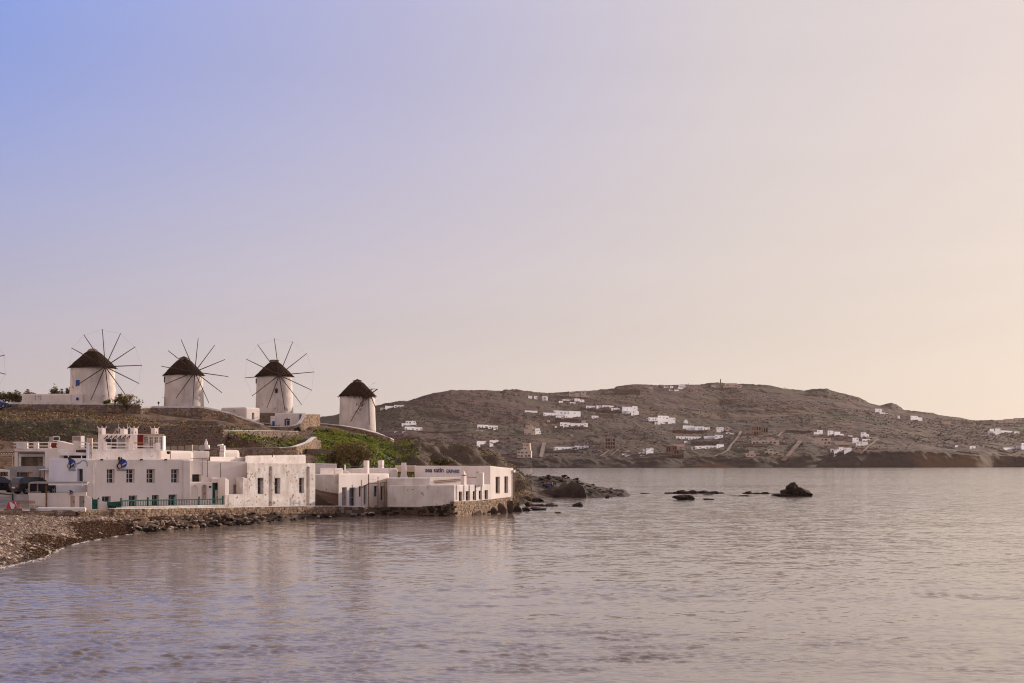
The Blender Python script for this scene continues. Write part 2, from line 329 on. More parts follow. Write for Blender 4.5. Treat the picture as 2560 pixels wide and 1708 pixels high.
def hill_z(px, Y):
    px = np.asarray(px, float); Y = np.asarray(Y, float)
    sk, ys, yr, cl = ip(SKY, px), ip(SHORE, px), ip(RIDGE, px), ip(CLIFF, px)
    wob = 14 * vnoise(px / 60, 0 * px, 2); ys = ys + wob
    s = np.clip((Y - ys) / (yr - ys), -.2, 1)
    X = (px - CX) / F * Y
    sks = np.interp(px, _sx, _ss); sk = sks + (sk - sks) * np.clip((s - .86) / .13, 0, 1)
    g = np.where(s < .035, cl * np.clip(s, 0, 1) / .035, cl + (1 - cl) * np.clip((s - .035) / .965, 0, 1) ** .93)
    und = .035 * fbm(X / 170 + 4, Y / 190, 3, 8) * np.clip(s * 6, 0, 1) * np.clip((1 - s) * 4, 0, 1)
    base = HY + F * HC / np.maximum(Y, 1)
    py = base - (1171 - sk) * np.clip(g + und, 0, 2) * 1.0 - np.where(s >= 1, 0, 0)
    z = HC - (py - HY) / F * Y
    z = np.where(s <= 0, -2.0, z)
    zr = HC - (ip(SKY, px) - HY) / F * yr
    z = np.where(Y > yr, zr - (Y - yr) * .16, z)
    return z
def hill_detail(px, Y):
    X = (px - CX) / F * Y
    ys, yr = ip(SHORE, px), ip(RIDGE, px); s = np.clip((Y - ys) / (yr - ys), 0, 1)
    rough = 1.1 * fbm(X / 28, Y / 46, 4, 21) + .75 * np.abs(fbm(X / 9, Y / 26, 3, 33))
    return rough * np.clip(s * 12, 0, 1) + np.clip(1 - s * 9, 0, 1) * np.clip(s * 60, 0, 1) * 2.2 * np.abs(fbm(X / 11, Y / 14, 4, 41))
def hill_hit(px, py):
    Ys = np.arange(1190, 2400, 1.5); zr = HC - (py - HY) / F * Ys; zh = hill_z(px + 0 * Ys, Ys)
    k = np.nonzero(zh >= zr)[0]
    return float(Ys[k[0]]) if len(k) else float(ip(RIDGE, px))
def far_hills():
    px = np.arange(-400, 3300, 2.6); sv = np.concatenate([np.linspace(-.02, .06, 40), np.linspace(.063, 1.0, 330), np.linspace(1.01, 1.6, 30)])
    PX, S = np.meshgrid(px, sv, indexing='ij'); ys, yr = ip(SHORE, PX), ip(RIDGE, PX); Y = ys + 0 + S * (yr - ys)
    Z = hill_z(PX, Y) + hill_detail(PX, Y); X = (PX - CX) / F * Y
    V = np.stack([X, Y, Z], -1).reshape(-1, 3)
    m = mat('hill_earth', (.090, .0345, .0265), (.054, .0235, .019), .012, second=((.052, .034, .015), .0042, .48, .62), fine=((.020, .012, .010), .08, .50, .66), attrs=[('green', (.046, .038, .014), .03), ('cliff', (.036, .021, .016), .03), ('terrace', (.030, .0165, .012), .05), ('field', (.100, .052, .026), .02)])
    me = np_mesh('hills', V, grid_faces(len(px), len(sv)), m, smooth=True)
    gr = np.clip(.55 * fbm(X / 150, Y / 260, 3, 77) + .22 - .8 * np.clip(S - .5, 0, 1), 0, 1) * (PX > 1250)
    attr(me, 'green', gr); attr(me, 'cliff', np.clip(1.15 - S * 16, 0, 1)); band = np.clip((PX - 1180) / 120, 0, 1) * np.clip((.85 - S) * 4, 0, 1)
    attr(me, 'terrace', np.clip(.10 + 1.1 * np.abs(fbm(X / 130, Y / 20, 3, 91)) ** 1.2, 0, 1) * band); attr(me, 'field', np.clip(.9 * fbm(X / 70, Y / 60, 2, 55) + .02, 0, 1) * band)
    tag(link('hills', me), kind='structure')
    # boulders and low scrub scattered over the slopes: too many to count
    n = 15000; p = RNG.uniform(850, 2600, n); s = RNG.uniform(.03, 1, n) ** .8; ys, yr = ip(SHORE, p), ip(RIDGE, p); y = ys + s * (yr - ys)
    keep = fbm((p - CX) / F * y / 60, y / 90, 2, 12) > -.25; p, y = p[keep], y[keep]
    z = hill_z(p, y) + hill_detail(p, y); sz = RNG.uniform(.4, 1.1, len(p)) * np.where(RNG.random(len(p)) < .1, 1.7, 1)
    V, Fc, idx = blobs(np.stack([(p - CX) / F * y, y, z], -1), np.stack([sz, sz, sz * .65], -1), base=(ICO1[0], ICO1[1]))
    mi = (RNG.random(len(p)) < .42).astype(int)[idx]
    tag(link('hillside_boulders', np_mesh('hillside_boulders', V, Fc, [mat('hill_boulder', (.090, .046, .034), (.07, .037, .028), .05), mat('hill_scrub', (.065, .05, .032), (.045, .036, .025), .05)], mi)), kind='stuff')
far_hills()

# ================================================================== NEAR HEADLAND
def P(Y, py): return (Y, gz(py, Y))
COLS = {
 -300: [(60, -2), (70, -.6), (76, 0), (96, .9), (110, 1.5), (122, 1.9), (126.5, 2.9), (148, 3.4), (158, 6.3), P(166, 1105), P(173, 1052), P(205, 1034), P(213, 1034), P(218, 1011), (262, 15), (330, 12), (430, -4)],
 0: [(60, -2), (72, -.7), (80, 0), (96, .85), (113, 1.45), (122, 1.8), (126.5, 2.7), (148, 3.3), (158, 6.3), P(166, 1105), P(173, 1052), P(205, 1034), P(213, 1034), P(218, 1022), (262, 15), (330, 12), (430, -4)],
 110: [(66, -2), (80, -.7), (88, 0), (100, .65), (115, 1.35), (120, 1.5), (128, 2.1), (150, 2.6), (159, 6.0), P(166, 1104), P(173, 1051), P(205, 1036), P(218.6, 1034.5), P(219.4, 1013), (262, 15), (330, 12), (430, -4)],
 200: [(80, -2), (96, -.7), (104, 0), (112, .7), (119, 1.2), (122, 1.6), (150, 1.9), (159, 5.8), P(167, 1104), P(174, 1050), P(206, 1038), P(219.8, 1036), P(220.6, 1013), (262, 15), (330, 12), (430, -4)],
 300: [(95, -2), (108, -.7), (114.5, 0), (120, .9), (123, 1.15), (126, 1.7), (152, 2), (160, 5.5), P(173.4, 1114), P(174.7, 1063), P(204, 1043), P(221.3, 1035), P(222.1, 1015), (264, 15), (330, 12), (430, -4)],
 400: [(102, -2), (116, -.7), (122.5, 0), (126, .95), (129, 1.14), (133, 1.7), (154, 2), (161, 5.5), P(176.5, 1119), P(177.8, 1069), P(212, 1052), P(226.8, 1036), P(227.6, 1022), (268, 14.3), (330, 11), (430, -4)],
 560: [(110, -2), (125, -.7), (131.5, 0), (135, .9), (138, 1.07), (141, 1.55), (157, 2), (166, 5.5), P(181.4, 1128), P(182.8, 1078), P(214, 1070), P(234.0, 1054), P(235.0, 1034), (275, 13.4), (330, 10), (430, -4)],
 700: [(120, -2), (134, -.7), (140, 0), (144, .85), (147, 1.0), (151, 1.5), (168, 3), P(176.2, 1143), P(177.3, 1122), P(199, 1101), P(202, 1083), P(236, 1083), P(248, 1066), P(258, 1056), (290, 11.6), (340, 8), (430, -4)],
 790: [(128, -2), (142, -.7), (148, 0), (151, .75), (154, 1.2), (160, 2.0), (172, 4.3), P(182, 1138), P(204, 1108), P(216, 1088), P(240, 1078), P(258, 1063), P(268, 1062), (300, 10), (350, 5), (430, -4)],
 900: [(132, -2), (148, -.7), (153, 0), (157, .9), (162, 1.2), (174, 3.3), P(184, 1152), P(215, 1116), P(244, 1090), P(261, 1078), P(270, 1072), (305, 10), (350, 5), (430, -4)],
 985: [(136, -2), (154, -.7), (158, -.2), (163, .8), (172, 1.6), (186, 2.4), (214, 3.6), P(230, 1153), P(243, 1116), P(262, 1106), P(275, 1106), (310, 8), (350, 4), (430, -4)],
 1060: [(140, -2), (156, -.9), (162, -.2), (170, .7), (186, 1.5), (222, 2.4), P(233, 1156), P(242, 1121), P(262, 1114), P(300, 1115), (345, 3), (420, -4)],
 1190: [(145, -2), (160, -1), (168, -.3), (174, .3), (192, 1.0), (226, 1.8), P(237, 1168), P(246, 1134), P(260, 1127), P(280, 1128), (330, 2), (400, -4)],
 1245: [(150, -2), (164, -1), (172, -.4), (180, .1), (196, .8), (230, 1.5), P(239, 1178), P(247, 1149), P(262, 1145), P(280, 1146), (320, 1), (380, -4)],
 1290: [(155, -2), (170, -1), (186, -.4), (200, -.1), (212, .4), (232, 1.0), P(240, 1207), P(247, 1177), P(262, 1172), P(276, 1174), (310, 0), (360, -4)],
 1313: [(160, -2), (176, -1), (194, -.5), (208, -.1), (216, .4), P(226, 1224), P(236, 1212), P(246, 1200), P(262, 1192), P(276, 1195), (305, -1), (350, -4)],
 1345: [(170, -2), (190, -1), (208, -.5), (218, -.1), (226, .45), P(234, 1224), P(242, 1208), P(252, 1197), P(264, 1194), P(276, 1198), (300, -1), (340, -4)],
 1385: [(190, -2), (210, -1), (226, -.4), (233, .1), P(240, 1212), P(248, 1199), P(258, 1193), P(270, 1196), (290, -1), (330, -4)],
 1440: [(200, -2), (220, -1), (231, -.3), (236, .2), P(246, 1208), P(256, 1200), P(264, 1202), (285, -1.5), (320, -4)],
 1480: [(205, -2), (225, -1), (233, -.3), (238, .3), P(248, 1221), P(256, 1215), (266, .6), (280, -2), (320, -4)],
 1560: [(210, -2), (228, -1), (234, -.4), (238, .1), (246, .45), (252, .3), (262, -1), (320, -4)],
 1640: [(210, -2), (240, -2.2), (320, -4)]}
for _a, _b in list(zip(sorted(COLS)[:-1], sorted(COLS)[1:])):                # walls and banks run straight from column to column
    if len(COLS[_a]) == len(COLS[_b]):
        for _m in np.linspace(_a, _b, max(2, int((_b - _a) / 18)) + 1)[1:-1]:
            _t = (_m - _a) / (_b - _a); COLS[float(_m)] = [(p[0] * (1 - _t) + q[0] * _t, p[1] * (1 - _t) + q[1] * _t) for p, q in zip(COLS[_a], COLS[_b])]
_cp = sorted(COLS)
_YS = np.arange(58, 432, .75)
_PROF = np.array([np.interp(_YS, [a for a, _ in COLS[c]], [b for _, b in COLS[c]]) for c in _cp])
def land_z(px, Y):
    px = np.clip(np.asarray(px, float), _cp[0], _cp[-1]); Y = np.asarray(Y, float)
    i = np.clip(np.searchsorted(_cp, px, side='right') - 1, 0, len(_cp) - 2); c = np.array(_cp, float)
    t = (px - c[i]) / (c[i + 1] - c[i]); j = np.clip((Y - _YS[0]) / .75, 0, len(_YS) - 1.001); k = j.astype(int); fr = j - k
    a = _PROF[i, k] * (1 - fr) + _PROF[i, k + 1] * fr; b = _PROF[i + 1, k] * (1 - fr) + _PROF[i + 1, k + 1] * fr
    return a * (1 - t) + b * t
def land_rough(px, Y):
    X = (px - CX) / F * Y; z = land_z(px, Y)
    wild = np.clip((Y - 160) / 8, 0, 1) * np.where(px > 990, 1, 1)
    shore = np.clip(1 - np.abs(z - .25) / .9, 0, 1) * (px > 330)
    east = np.clip((px - 960) / 60, 0, 1) * wild
    n = .22 * fbm(X / 2.2, Y / 2.4, 4, 3) * wild + .45 * np.abs(fbm(X / 1.5, Y / 1.7, 3, 14)) * shore
    n = n + east * (1.5 * np.abs(fbm(X / 5.5, Y / 6.5, 4, 51)) - .45) * np.clip((1300 - px) / 60, .18, 1)
    return n * np.clip((z + 1.2) / .6, 0, 1) + .02 * fbm(X / .8, Y / .8, 2, 5)
def gnd(px, Y): return float(land_z(px, Y) + land_rough(np.array(float(px)), np.array(float(Y))))
def gndx(x, y): return gnd(CX + x / y * F, y)
def green_mask(px, Y):
    py = HY - (land_z(px, Y) - HC) * F / Y
    slope = np.clip((px - 778) / 25, 0, 1) * np.clip((1052 - px) / 30, 0, 1) * np.clip((Y - 172) / 6, 0, 1) * np.clip((249 - Y) / 5, 0, 1)
    terr = np.clip((px - 560) / 20, 0, 1) * np.clip((775 - px) / 12, 0, 1) * np.clip((Y - 179) / 3, 0, 1) * np.clip((208 - Y) / 3, 0, 1) * .40
    left = np.clip((300 - px) / 60, 0, 1) * np.clip((Y - 166) / 4, 0, 1) * np.clip((176 - Y) / 4, 0, 1) * .42
    return np.maximum(np.maximum(slope, terr), left)
def headland():
    px = np.arange(-300, 1641, 3.0); Y = np.concatenate([np.arange(60, 175, .55), np.arange(175, 300, .8), np.arange(300, 431, 4)])
    PX, YY = np.meshgrid(px, Y, indexing='ij'); X = (PX - CX) / F * YY; Z = land_z(PX, YY) + land_rough(PX, YY)
    m = mat('headland_earth', (.140, .078, .046), (.082, .046, .030), .35, bump=.06, bscale=3,
            second=((.19, .118, .064), .16, .58, .74), fine=((.060, .042, .026), 1.1, .55, .68),
            attrs=[('scrub', (.050, .038, .022), .5), ('green', (.060, .085, .014), .5), ('rock', (.080, .053, .038), .6), ('paved', (.36, .30, .265), .4), ('sand', (.26, .185, .135), .5), ('wet', (.042, .027, .020), .5)])
    me = np_mesh('headland_ground', np.stack([X, YY, Z], -1).reshape(-1, 3), grid_faces(len(px), len(Y)), m, smooth=True)
    z0 = land_z(PX, YY)
    attr(me, 'green', green_mask(PX, YY))
    attr(me, 'scrub', np.clip((YY - 163) / 3, 0, 1) * np.clip((178 - YY) / 4, 0, 1) * (PX < 560) * .85)
    attr(me, 'rock', np.clip((PX - 955) / 50, 0, 1) * .95 + np.clip((PX - 330) / 40, 0, 1) * np.clip((1.0 - z0) * 2, 0, 1))
    attr(me, 'paved', np.clip((YY - 117) / 4, 0, 1) * np.clip((157 - YY) / 4, 0, 1) * (PX < 900) * np.clip((z0 - 1.2) / .3, 0, 1))
    attr(me, 'sand', np.clip(1 - np.abs(PX - 1312) / 40, 0, 1) * np.clip(1 - np.abs(z0 - .8) / 1.2, 0, 1))
    attr(me, 'wet', np.clip((PX - 1300) / 25, 0, 1) * np.clip((YY - 231) / 4, 0, 1) * 1.1 + np.clip(1 - np.abs(z0 - .0) / .35, 0, 1) * .9 * (PX > 300) + np.clip((.32 - z0) * 3, 0, 1) * (PX <= 300))
    tag(link('headland_ground', me), kind='structure')
headland()
def beach():
    n = 62000; px = RNG.uniform(-140, 330, n); z_t = RNG.uniform(-.08, 1.5, n); Y = np.zeros(n)
    for i in range(n):
        col = land_z(px[i] + 0 * _YS[:110], _YS[:110]); Y[i] = np.interp(z_t[i], col, _YS[:110])
    X = (px - CX) / F * Y; z = land_z(px, Y); k = (Y > 62) & (Y < 124)
    weedy = (.8 * fbm(X / 5, Y / 5, 4, 61) + np.clip((px - 70) / 110, 0, 1) * .8 - np.clip((z - .62) * 3.0, 0, 1.6)) > .30
    k &= ~(weedy & (RNG.random(n) < .90)); X, Y, z, px, weedy = X[k], Y[k], z[k], px[k], weedy[k]
    s = RNG.lognormal(-3.0, .58, len(X)); s = np.clip(s, .025, .26) * np.where(z > 1.2, .8, 1.05)
    V, Fc, idx = blobs(np.stack([X, Y, z + s * .12], -1), np.stack([s * 1.35, s * 1.1, s * .72], -1), base=OCTA, jit=.3)
    pr = RNG.random(len(X)); dark = np.clip((.45 - z) * 1.6, .08, .9)
    mi = np.where(pr < dark, 2, np.where(pr > .72, 1, 0))[idx]
    tag(link('beach_pebbles', np_mesh('beach_pebbles', V, Fc, PEB, mi)), kind='stuff')
    # dead seaweed washed up in the corner of the beach
    n = 60000; px = RNG.uniform(60, 430, n); z_t = RNG.uniform(.0, 1.0, n); Y = np.zeros(n)
    for i in range(n):
        col = land_z(px[i] + 0 * _YS[:110], _YS[:110]); Y[i] = np.interp(z_t[i], col, _YS[:110])
    X = (px - CX) / F * Y; z = land_z(px, Y); k = ((.8 * fbm(X / 5, Y / 5, 4, 61) + np.clip((px - 70) / 110, 0, 1) * .8 - np.clip((z - .62) * 3.0, 0, 1.6)) > RNG.uniform(.0, .5, n))
    Pp = np.stack([X[k], Y[k], z[k] + RNG.uniform(.01, .10, k.sum())], -1)
    V, Fc = leaves(Pp, .10, .25); tag(link('seaweed_litter', np_mesh('seaweed_litter', V, Fc, WEED)), kind='stuff')
    # thin broken line of foam where the sea meets the pebbles
    pts = []
    for p in np.arange(-60, 330, .7):
        if vnoise(p / 9, 0, 7) + .15 * vnoise(p / 2, 1, 3) < .02: continue
        y = float(np.interp(0.0, land_z(p + 0 * _YS[:110], _YS[:110]), _YS[:110])); y -= RNG.uniform(.1, 1.6)
        pts += [((p + RNG.uniform(-1, 1) - CX) / F * y, y + RNG.uniform(-.25, .25), .02) for _ in range(5)]
    pts = np.array(pts); sz = RNG.uniform(.02, .085, len(pts)); V, Fc, idx = blobs(pts, np.stack([sz * 1.5, sz * .8, sz * .22], -1))
    tag(link('shore_foam', np_mesh('shore_foam', V, Fc, mat('sea_foam', (.62, .58, .57), None, 4.))), kind='stuff')
beach()
def groundcover():
    # leafy green blanket on the slope, thinner on the terrace
    n = 100000; px = RNG.uniform(560, 1055, n); Y = RNG.uniform(172, 250, n); k = RNG.random(n) < green_mask(px, Y) * (.62 + .5 * fbm((px - CX) / F * Y / 2.2, Y / 2.2, 2, 15))
    px, Y = px[k], Y[k]; X = (px - CX) / F * Y; z = land_z(px, Y) + land_rough(px, Y)
    h = np.clip(.16 + .26 * fbm(X / 1.6, Y / 1.6, 3, 19), .03, .6) * RNG.random(len(px)) ** .5
    V, Fc = leaves(np.stack([X, Y, z + h], -1), .17, .5, .55); q = fbm(X / 2.4, Y / 2.4, 2, 23) + RNG.normal(0, .35, len(px))
    mi = np.where(q > .34, 1, np.where(q < -.38, 2, 0)); tag(link('slope_groundcover', np_mesh('slope_groundcover', V, Fc, LEAFG, mi)), kind='stuff')
    # dry thorny scrub over the brown slopes
    n = 90000; px = RNG.uniform(-120, 1330, n); Y = RNG.uniform(162, 262, n); X = (px - CX) / F * Y
    d = np.where(px < 560, np.clip(.5 + .9 * fbm(X / 3, Y / 3, 3, 29) + .5 * ((Y > 164) & (Y < 178)), 0, 1), np.where(px > 960, np.clip(.75 + .9 * fbm(X / 4, Y / 4, 3, 29), 0, 1), .06)) * (1 - green_mask(px, Y))
    wall = (Y > 211) & (px < 560); k = (RNG.random(n) < d) & ~wall; px, Y, X = px[k], Y[k], X[k]; z = land_z(px, Y) + land_rough(px, Y)
    V, Fc = leaves(np.stack([X, Y, z + RNG.uniform(0, .34, len(px))], -1), .15, .6, .5)
    mi = np.where(RNG.random(len(px)) < .55, 0, np.where(RNG.random(len(px)) < .6, 1, 2))
    tag(link('dry_scrub', np_mesh('dry_scrub', V, Fc, LEAFB + [mat('dry_straw', (.24, .165, .075), (.18, .12, .06), 1.)], mi)), kind='stuff')
    # loose stones in the old terraces above the roofs
    n = 800; px = RNG.uniform(-60, 640, n); Y = RNG.uniform(163, 208, n); X = (px - CX) / F * Y; z = land_z(px, Y) + land_rough(px, Y); s = RNG.lognormal(-2.1, .4, n)
    V, Fc, idx = blobs(np.stack([X, Y, z], -1), np.stack([s * 1.2, s, s * .8], -1)); mi = RNG.choice(4, n, p=[.5, .13, .32, .05])[idx]
    tag(link('loose_stones', np_mesh('loose_stones', V, Fc, STN + [PEB[1]], mi)), kind='stuff')
groundcover()
# ================================================================== BUILDING KIT
class Wall:
    """a vertical wall in plan, from photo column px0 at depth Y0, heading b degrees, to photo column px1"""
    def __init__(s, px0, Y0, b, px1):
        c, sn = math.cos(R(b)), math.sin(R(b)); r1 = (px1 - CX) / F; A = Vector((gx(px0, Y0), Y0))
        k = (r1 * A.y - A.x) / (c - r1 * sn); B = A + Vector((c, sn)) * k
        s.set(*((A, B) if k > 0 else (B, A)))
    def set(s, A, B):
        s.A, s.B = A, B; s.t = (B - A).normalized(); s.n = Vector((s.t.y, -s.t.x)); s.len = (B - A).length; return s
    def hit(s, px):
        r = (px - CX) / F; return (r * s.A.y - s.A.x) / (s.t.x - r * s.t.y)
    def Y(s, px): return s.A.y + s.t.y * s.hit(px)
    def z(s, px, py): return gz(py, s.Y(px))
    def p(s, k, off=0, z=0): q = s.A + s.t * k + s.n * off; return Vector((q.x, q.y, z))
    def rect(s, r):
        s0, s1 = sorted((s.hit(r[0]), s.hit(r[2]))); xm = (r[0] + r[2]) / 2; return s0, s1, s.z(xm, r[3]), s.z(xm, r[1])
    def shift(s, off): o = object.__new__(Wall); return o.set(s.A + s.n * off, s.B + s.n * off)
T3 = lambda v, z=0: Vector((v.x, v.y, z))
def body(poly, z0, z1, mats, parent, name='wall', cuts=(), bev=.07):
    """solid of whitewashed masonry with softened edges; cuts = (wall, rect, depth, arch)"""
    g = G().prism(poly, z0, z1); me = g.mesh(name, mats)
    if bev:
        bm = bmesh.new(); bm.from_mesh(me); bmesh.ops.bevel(bm, geom=bm.edges[:], offset=bev, segments=2, affect='EDGES', profile=.6); bm.to_mesh(me); bm.free()
    if cuts:
        c = G()
        for (wl, r, d, arch) in cuts:
            s0, s1, zb, zt = wl.rect(r); prof = [(s0, zb), (s1, zb)]
            if arch:
                rad = (s1 - s0) / 2; prof += [(s0 + rad + rad * math.cos(a), zt - rad + rad * math.sin(a)) for a in np.linspace(0, math.pi, 9)]
            else: prof += [(s1, zt), (s0, zt)]
            n = len(prof); vs = [wl.p(a, .3, z) for a, z in prof] + [wl.p(a, -d, z) for a, z in prof]
            c.add(vs, [tuple(range(n)), tuple(range(n, 2 * n))[::-1]] + [(i, n + i, n + (i + 1) % n, (i + 1) % n) for i in range(n)])
        cm = c.mesh('cut', []); bm = bmesh.new(); bm.from_mesh(cm); bmesh.ops.recalc_face_normals(bm, faces=bm.faces[:]); bm.to_mesh(cm); bm.free()
        a = bpy.data.objects.new('a', me); b = bpy.data.objects.new('b', cm); C.objects.link(a); C.objects.link(b)
        md = a.modifiers.new('x', 'BOOLEAN'); md.operation = 'DIFFERENCE'; md.object = b; md.solver = 'EXACT'
        me2 = bpy.data.meshes.new_from_object(a.evaluated_get(bpy.context.evaluated_depsgraph_get()))
        bpy.data.objects.remove(a); bpy.data.objects.remove(b); bpy.data.meshes.remove(cm); me = me2
    me.name = name
    return link(name, me, parent)
def block(wl, depth, zb, top, mats, parent, name='wall', cuts=(), bev=.07, back=None):
    """top: photo row, or (row at left end, row at right end)"""
    tl, tr = (top if hasattr(top, '__len__') else (top, top))
    za = gz(tl, wl.A.y); zc = gz(tr, wl.B.y)
    if not hasattr(top, '__len__'): za = zc = (za + zc) / 2
    bk = -wl.n * depth
    if abs(math.degrees(math.atan2(wl.t.y, wl.t.x))) > 20 and depth > 1: bk = ((wl.A + wl.B) / 2).normalized() * depth / max(.45, abs(((wl.A + wl.B) / 2).normalized().dot(wl.n))) * .8   # party walls run straight back
    poly = [wl.A, wl.B, wl.B + bk, wl.A + bk]
    return body(poly, zb, [za, zc, zc, za], mats, parent, name, [(wl, r[:4], (r[4] if len(r) > 4 else .4), (len(r) > 5 and r[5])) for r in cuts], bev)
def window(parent, wl, r, d=.4, frame=WHT, pane=PANE, mull=1, cross=0, fw=.06, name='window', lab=None):
    s0, s1, zb, zt = wl.rect(r); g = G(); off = -(d - .06); n3 = T3(wl.n); t3 = T3(wl.t)
    def bar(a, b, c_, e): g.obox(wl.p((a + b) / 2, off, (c_ + e) / 2), t3 * (b - a) / 2, n3 * .035, Vector((0, 0, (e - c_) / 2)))
    bar(s0, s0 + fw, zb, zt); bar(s1 - fw, s1, zb, zt); bar(s0 + fw, s1 - fw, zt - fw, zt); bar(s0 + fw, s1 - fw, zb, zb + fw)
    for k in range(mull): q = s0 + (s1 - s0) * (k + 1) / (mull + 1); bar(q - fw * .5, q + fw * .5, zb + fw, zt - fw)
    for k in range(cross):
        q = zb + (zt - zb) * (k + 1) / (cross + 1)
        for m in range(mull + 1): a = s0 + (s1 - s0) * m / (mull + 1) + fw; b = s0 + (s1 - s0) * (m + 1) / (mull + 1) - fw * .5; bar(a, b, q - fw * .3, q + fw * .3)
    o = g.build(name, frame, parent)
    if lab: o['label'] = lab
    pg = G().obox(wl.p((s0 + s1) / 2, off - .02, (zb + zt) / 2), t3 * (s1 - s0) / 2, n3 * .008, Vector((0, 0, (zt - zb) / 2))); pg.build('pane', pane, o)
    return o
def door(parent, wl, r, d=.3, m=GREEN, planks=4, name='door', lab=None):
    s0, s1, zb, zt = wl.rect(r); g = G(); off = -(d - .07); t3 = T3(wl.t); n3 = T3(wl.n); k = (s1 - s0) / planks
    for i in range(planks): g.obox(wl.p(s0 + k * (i + .5), off + (.008 if i % 2 else 0), (zb + zt) / 2), t3 * (k / 2 - .006), n3 * .03, Vector((0, 0, (zt - zb) / 2)))
    o = g.build(name, m, parent)
    if lab: o['label'] = lab
    G().obox(wl.p(s1 - .12, off + .07, zb + (zt - zb) * .48), t3 * .03, n3 * .03, Vector((0, 0, .06))).build('handle', BLACK, o)
    return o
def pbox(parent, name, px0, px1, py0, py1, Y, depth, m, b=0, bev=0., **kw):
    """upright box whose front face covers the given photo rectangle at depth Y"""
    wl = Wall(px0, Y, b, px1); return block(wl, depth, wl.z((px0 + px1) / 2, py1), wl.z((px0 + px1) / 2, py0) and (py0, py0), m, parent, name, (), bev)
def stone_wall(name, label, path, thick=.5, size=.28, cope=None, mats=None, parent=None, dens=1., ends=True, cat='wall'):
    """dry stone / mortared wall: core + individual stones on the faces; path = [(px, Y, row of top, row of foot)]"""
    pts = [(Vector((gx(a, Y), Y)), gz(t, Y), gz(f, Y)) for a, Y, t, f in path]
    p0 = pts[0]; th = parent or thing(name, label, cat, (p0[0].x, p0[0].y, p0[2]))
    mats = mats or STN; core = G(); Ps, Ss, Rt = [], [], []
    for (a, ta, fa), (b, tb, fb) in zip(pts[:-1], pts[1:]):
        t = (b - a); Ln = t.length; t.normalize(); n = Vector((t.y, -t.x))
        core.prism([a, b, b - n * thick, a - n * thick], [fa - .6, fb - .6, fb - .6, fa - .6], [ta, tb, tb, ta])
        faces = [(a, t, n, Ln, ta, tb, fa, fb)]
        if (b, tb, fb) == pts[-1] and ends: faces.append((b, -n, t, thick, tb, tb, fb, fb))
        for (o, tt, nn, L_, za, zb_, ya, yb) in faces:
            z = -.3; row = 0
            while True:
                hrow = size * random.uniform(.62, .95); s = random.uniform(-.5, 0) * size; any_ = False
                while s < L_ - size * .3:
                    wd = size * random.uniform(.75, 1.7); q = (s + wd / 2) / max(L_, .01); q = min(max(q, 0), 1)
                    foot = ya + (yb - ya) * q; topz = za + (zb_ - za) * q
                    if foot + z + hrow * .5 < topz:
                        any_ = True
                        if random.random() < dens:
                            c = o + tt * (s + wd / 2) + nn * random.uniform(-.02, .035)
                            Ps.append((c.x, c.y, min(foot + z + hrow / 2, topz - hrow * .4))); Ss.append((wd * .56, size * .33, hrow * .56)); Rt.append(math.atan2(tt.y, tt.x))
                    s += wd
                z += hrow; row += 1
                if not any_ or row > 60: break
    core.build('core', MORT, th)
    if Ps:
        n = len(Ps); bv = np.array([(i, j, k) for k in (-1, 1) for j in (-1, 1) for i in (-1, 1)], float) * .86
        bv = np.concatenate([bv, [(0, -1.15, 0), (0, 1.15, 0)]]); S = np.array(Ss)[:, None, :]
        V = bv[None] * (1 + RNG.uniform(-.22, .18, (n, 10, 3))) * S; ca, sa = np.cos(Rt)[:, None], np.sin(Rt)[:, None]
        V = np.stack([V[..., 0] * ca - V[..., 1] * sa, V[..., 0] * sa + V[..., 1] * ca, V[..., 2]], -1) + np.array(Ps)[:, None, :]
        fq = np.array([(0, 2, 3), (0, 3, 1), (4, 5, 7), (4, 7, 6), (0, 1, 8), (1, 5, 8), (5, 4, 8), (4, 0, 8), (2, 6, 9), (6, 7, 9), (7, 3, 9), (3, 2, 9), (0, 4, 6), (0, 6, 2), (1, 3, 7), (1, 7, 5)])
        Fc = (fq[None] + (np.arange(n) * 10)[:, None, None]).reshape(-1, 3); mi = np.repeat(RNG.integers(0, len(mats), n), 16)
        o = link('masonry', np_mesh('masonry', V.reshape(-1, 3), Fc, mats, mi), th); o['kind'] = 'stuff'
    if cope:
        g = G()
        for (a, ta, fa), (b, tb, fb) in zip(pts[:-1], pts[1:]):
            t = (b - a).normalized(); n = Vector((t.y, -t.x)); e = .06
            g.prism([a + n * e, b + n * e, b - n * (thick + e), a - n * (thick + e)], [ta + .004, tb + .004, tb + .004, ta + .004], [ta + cope, tb + cope, tb + cope, ta + cope])
        g.build('coping', COPE, th)
    return th

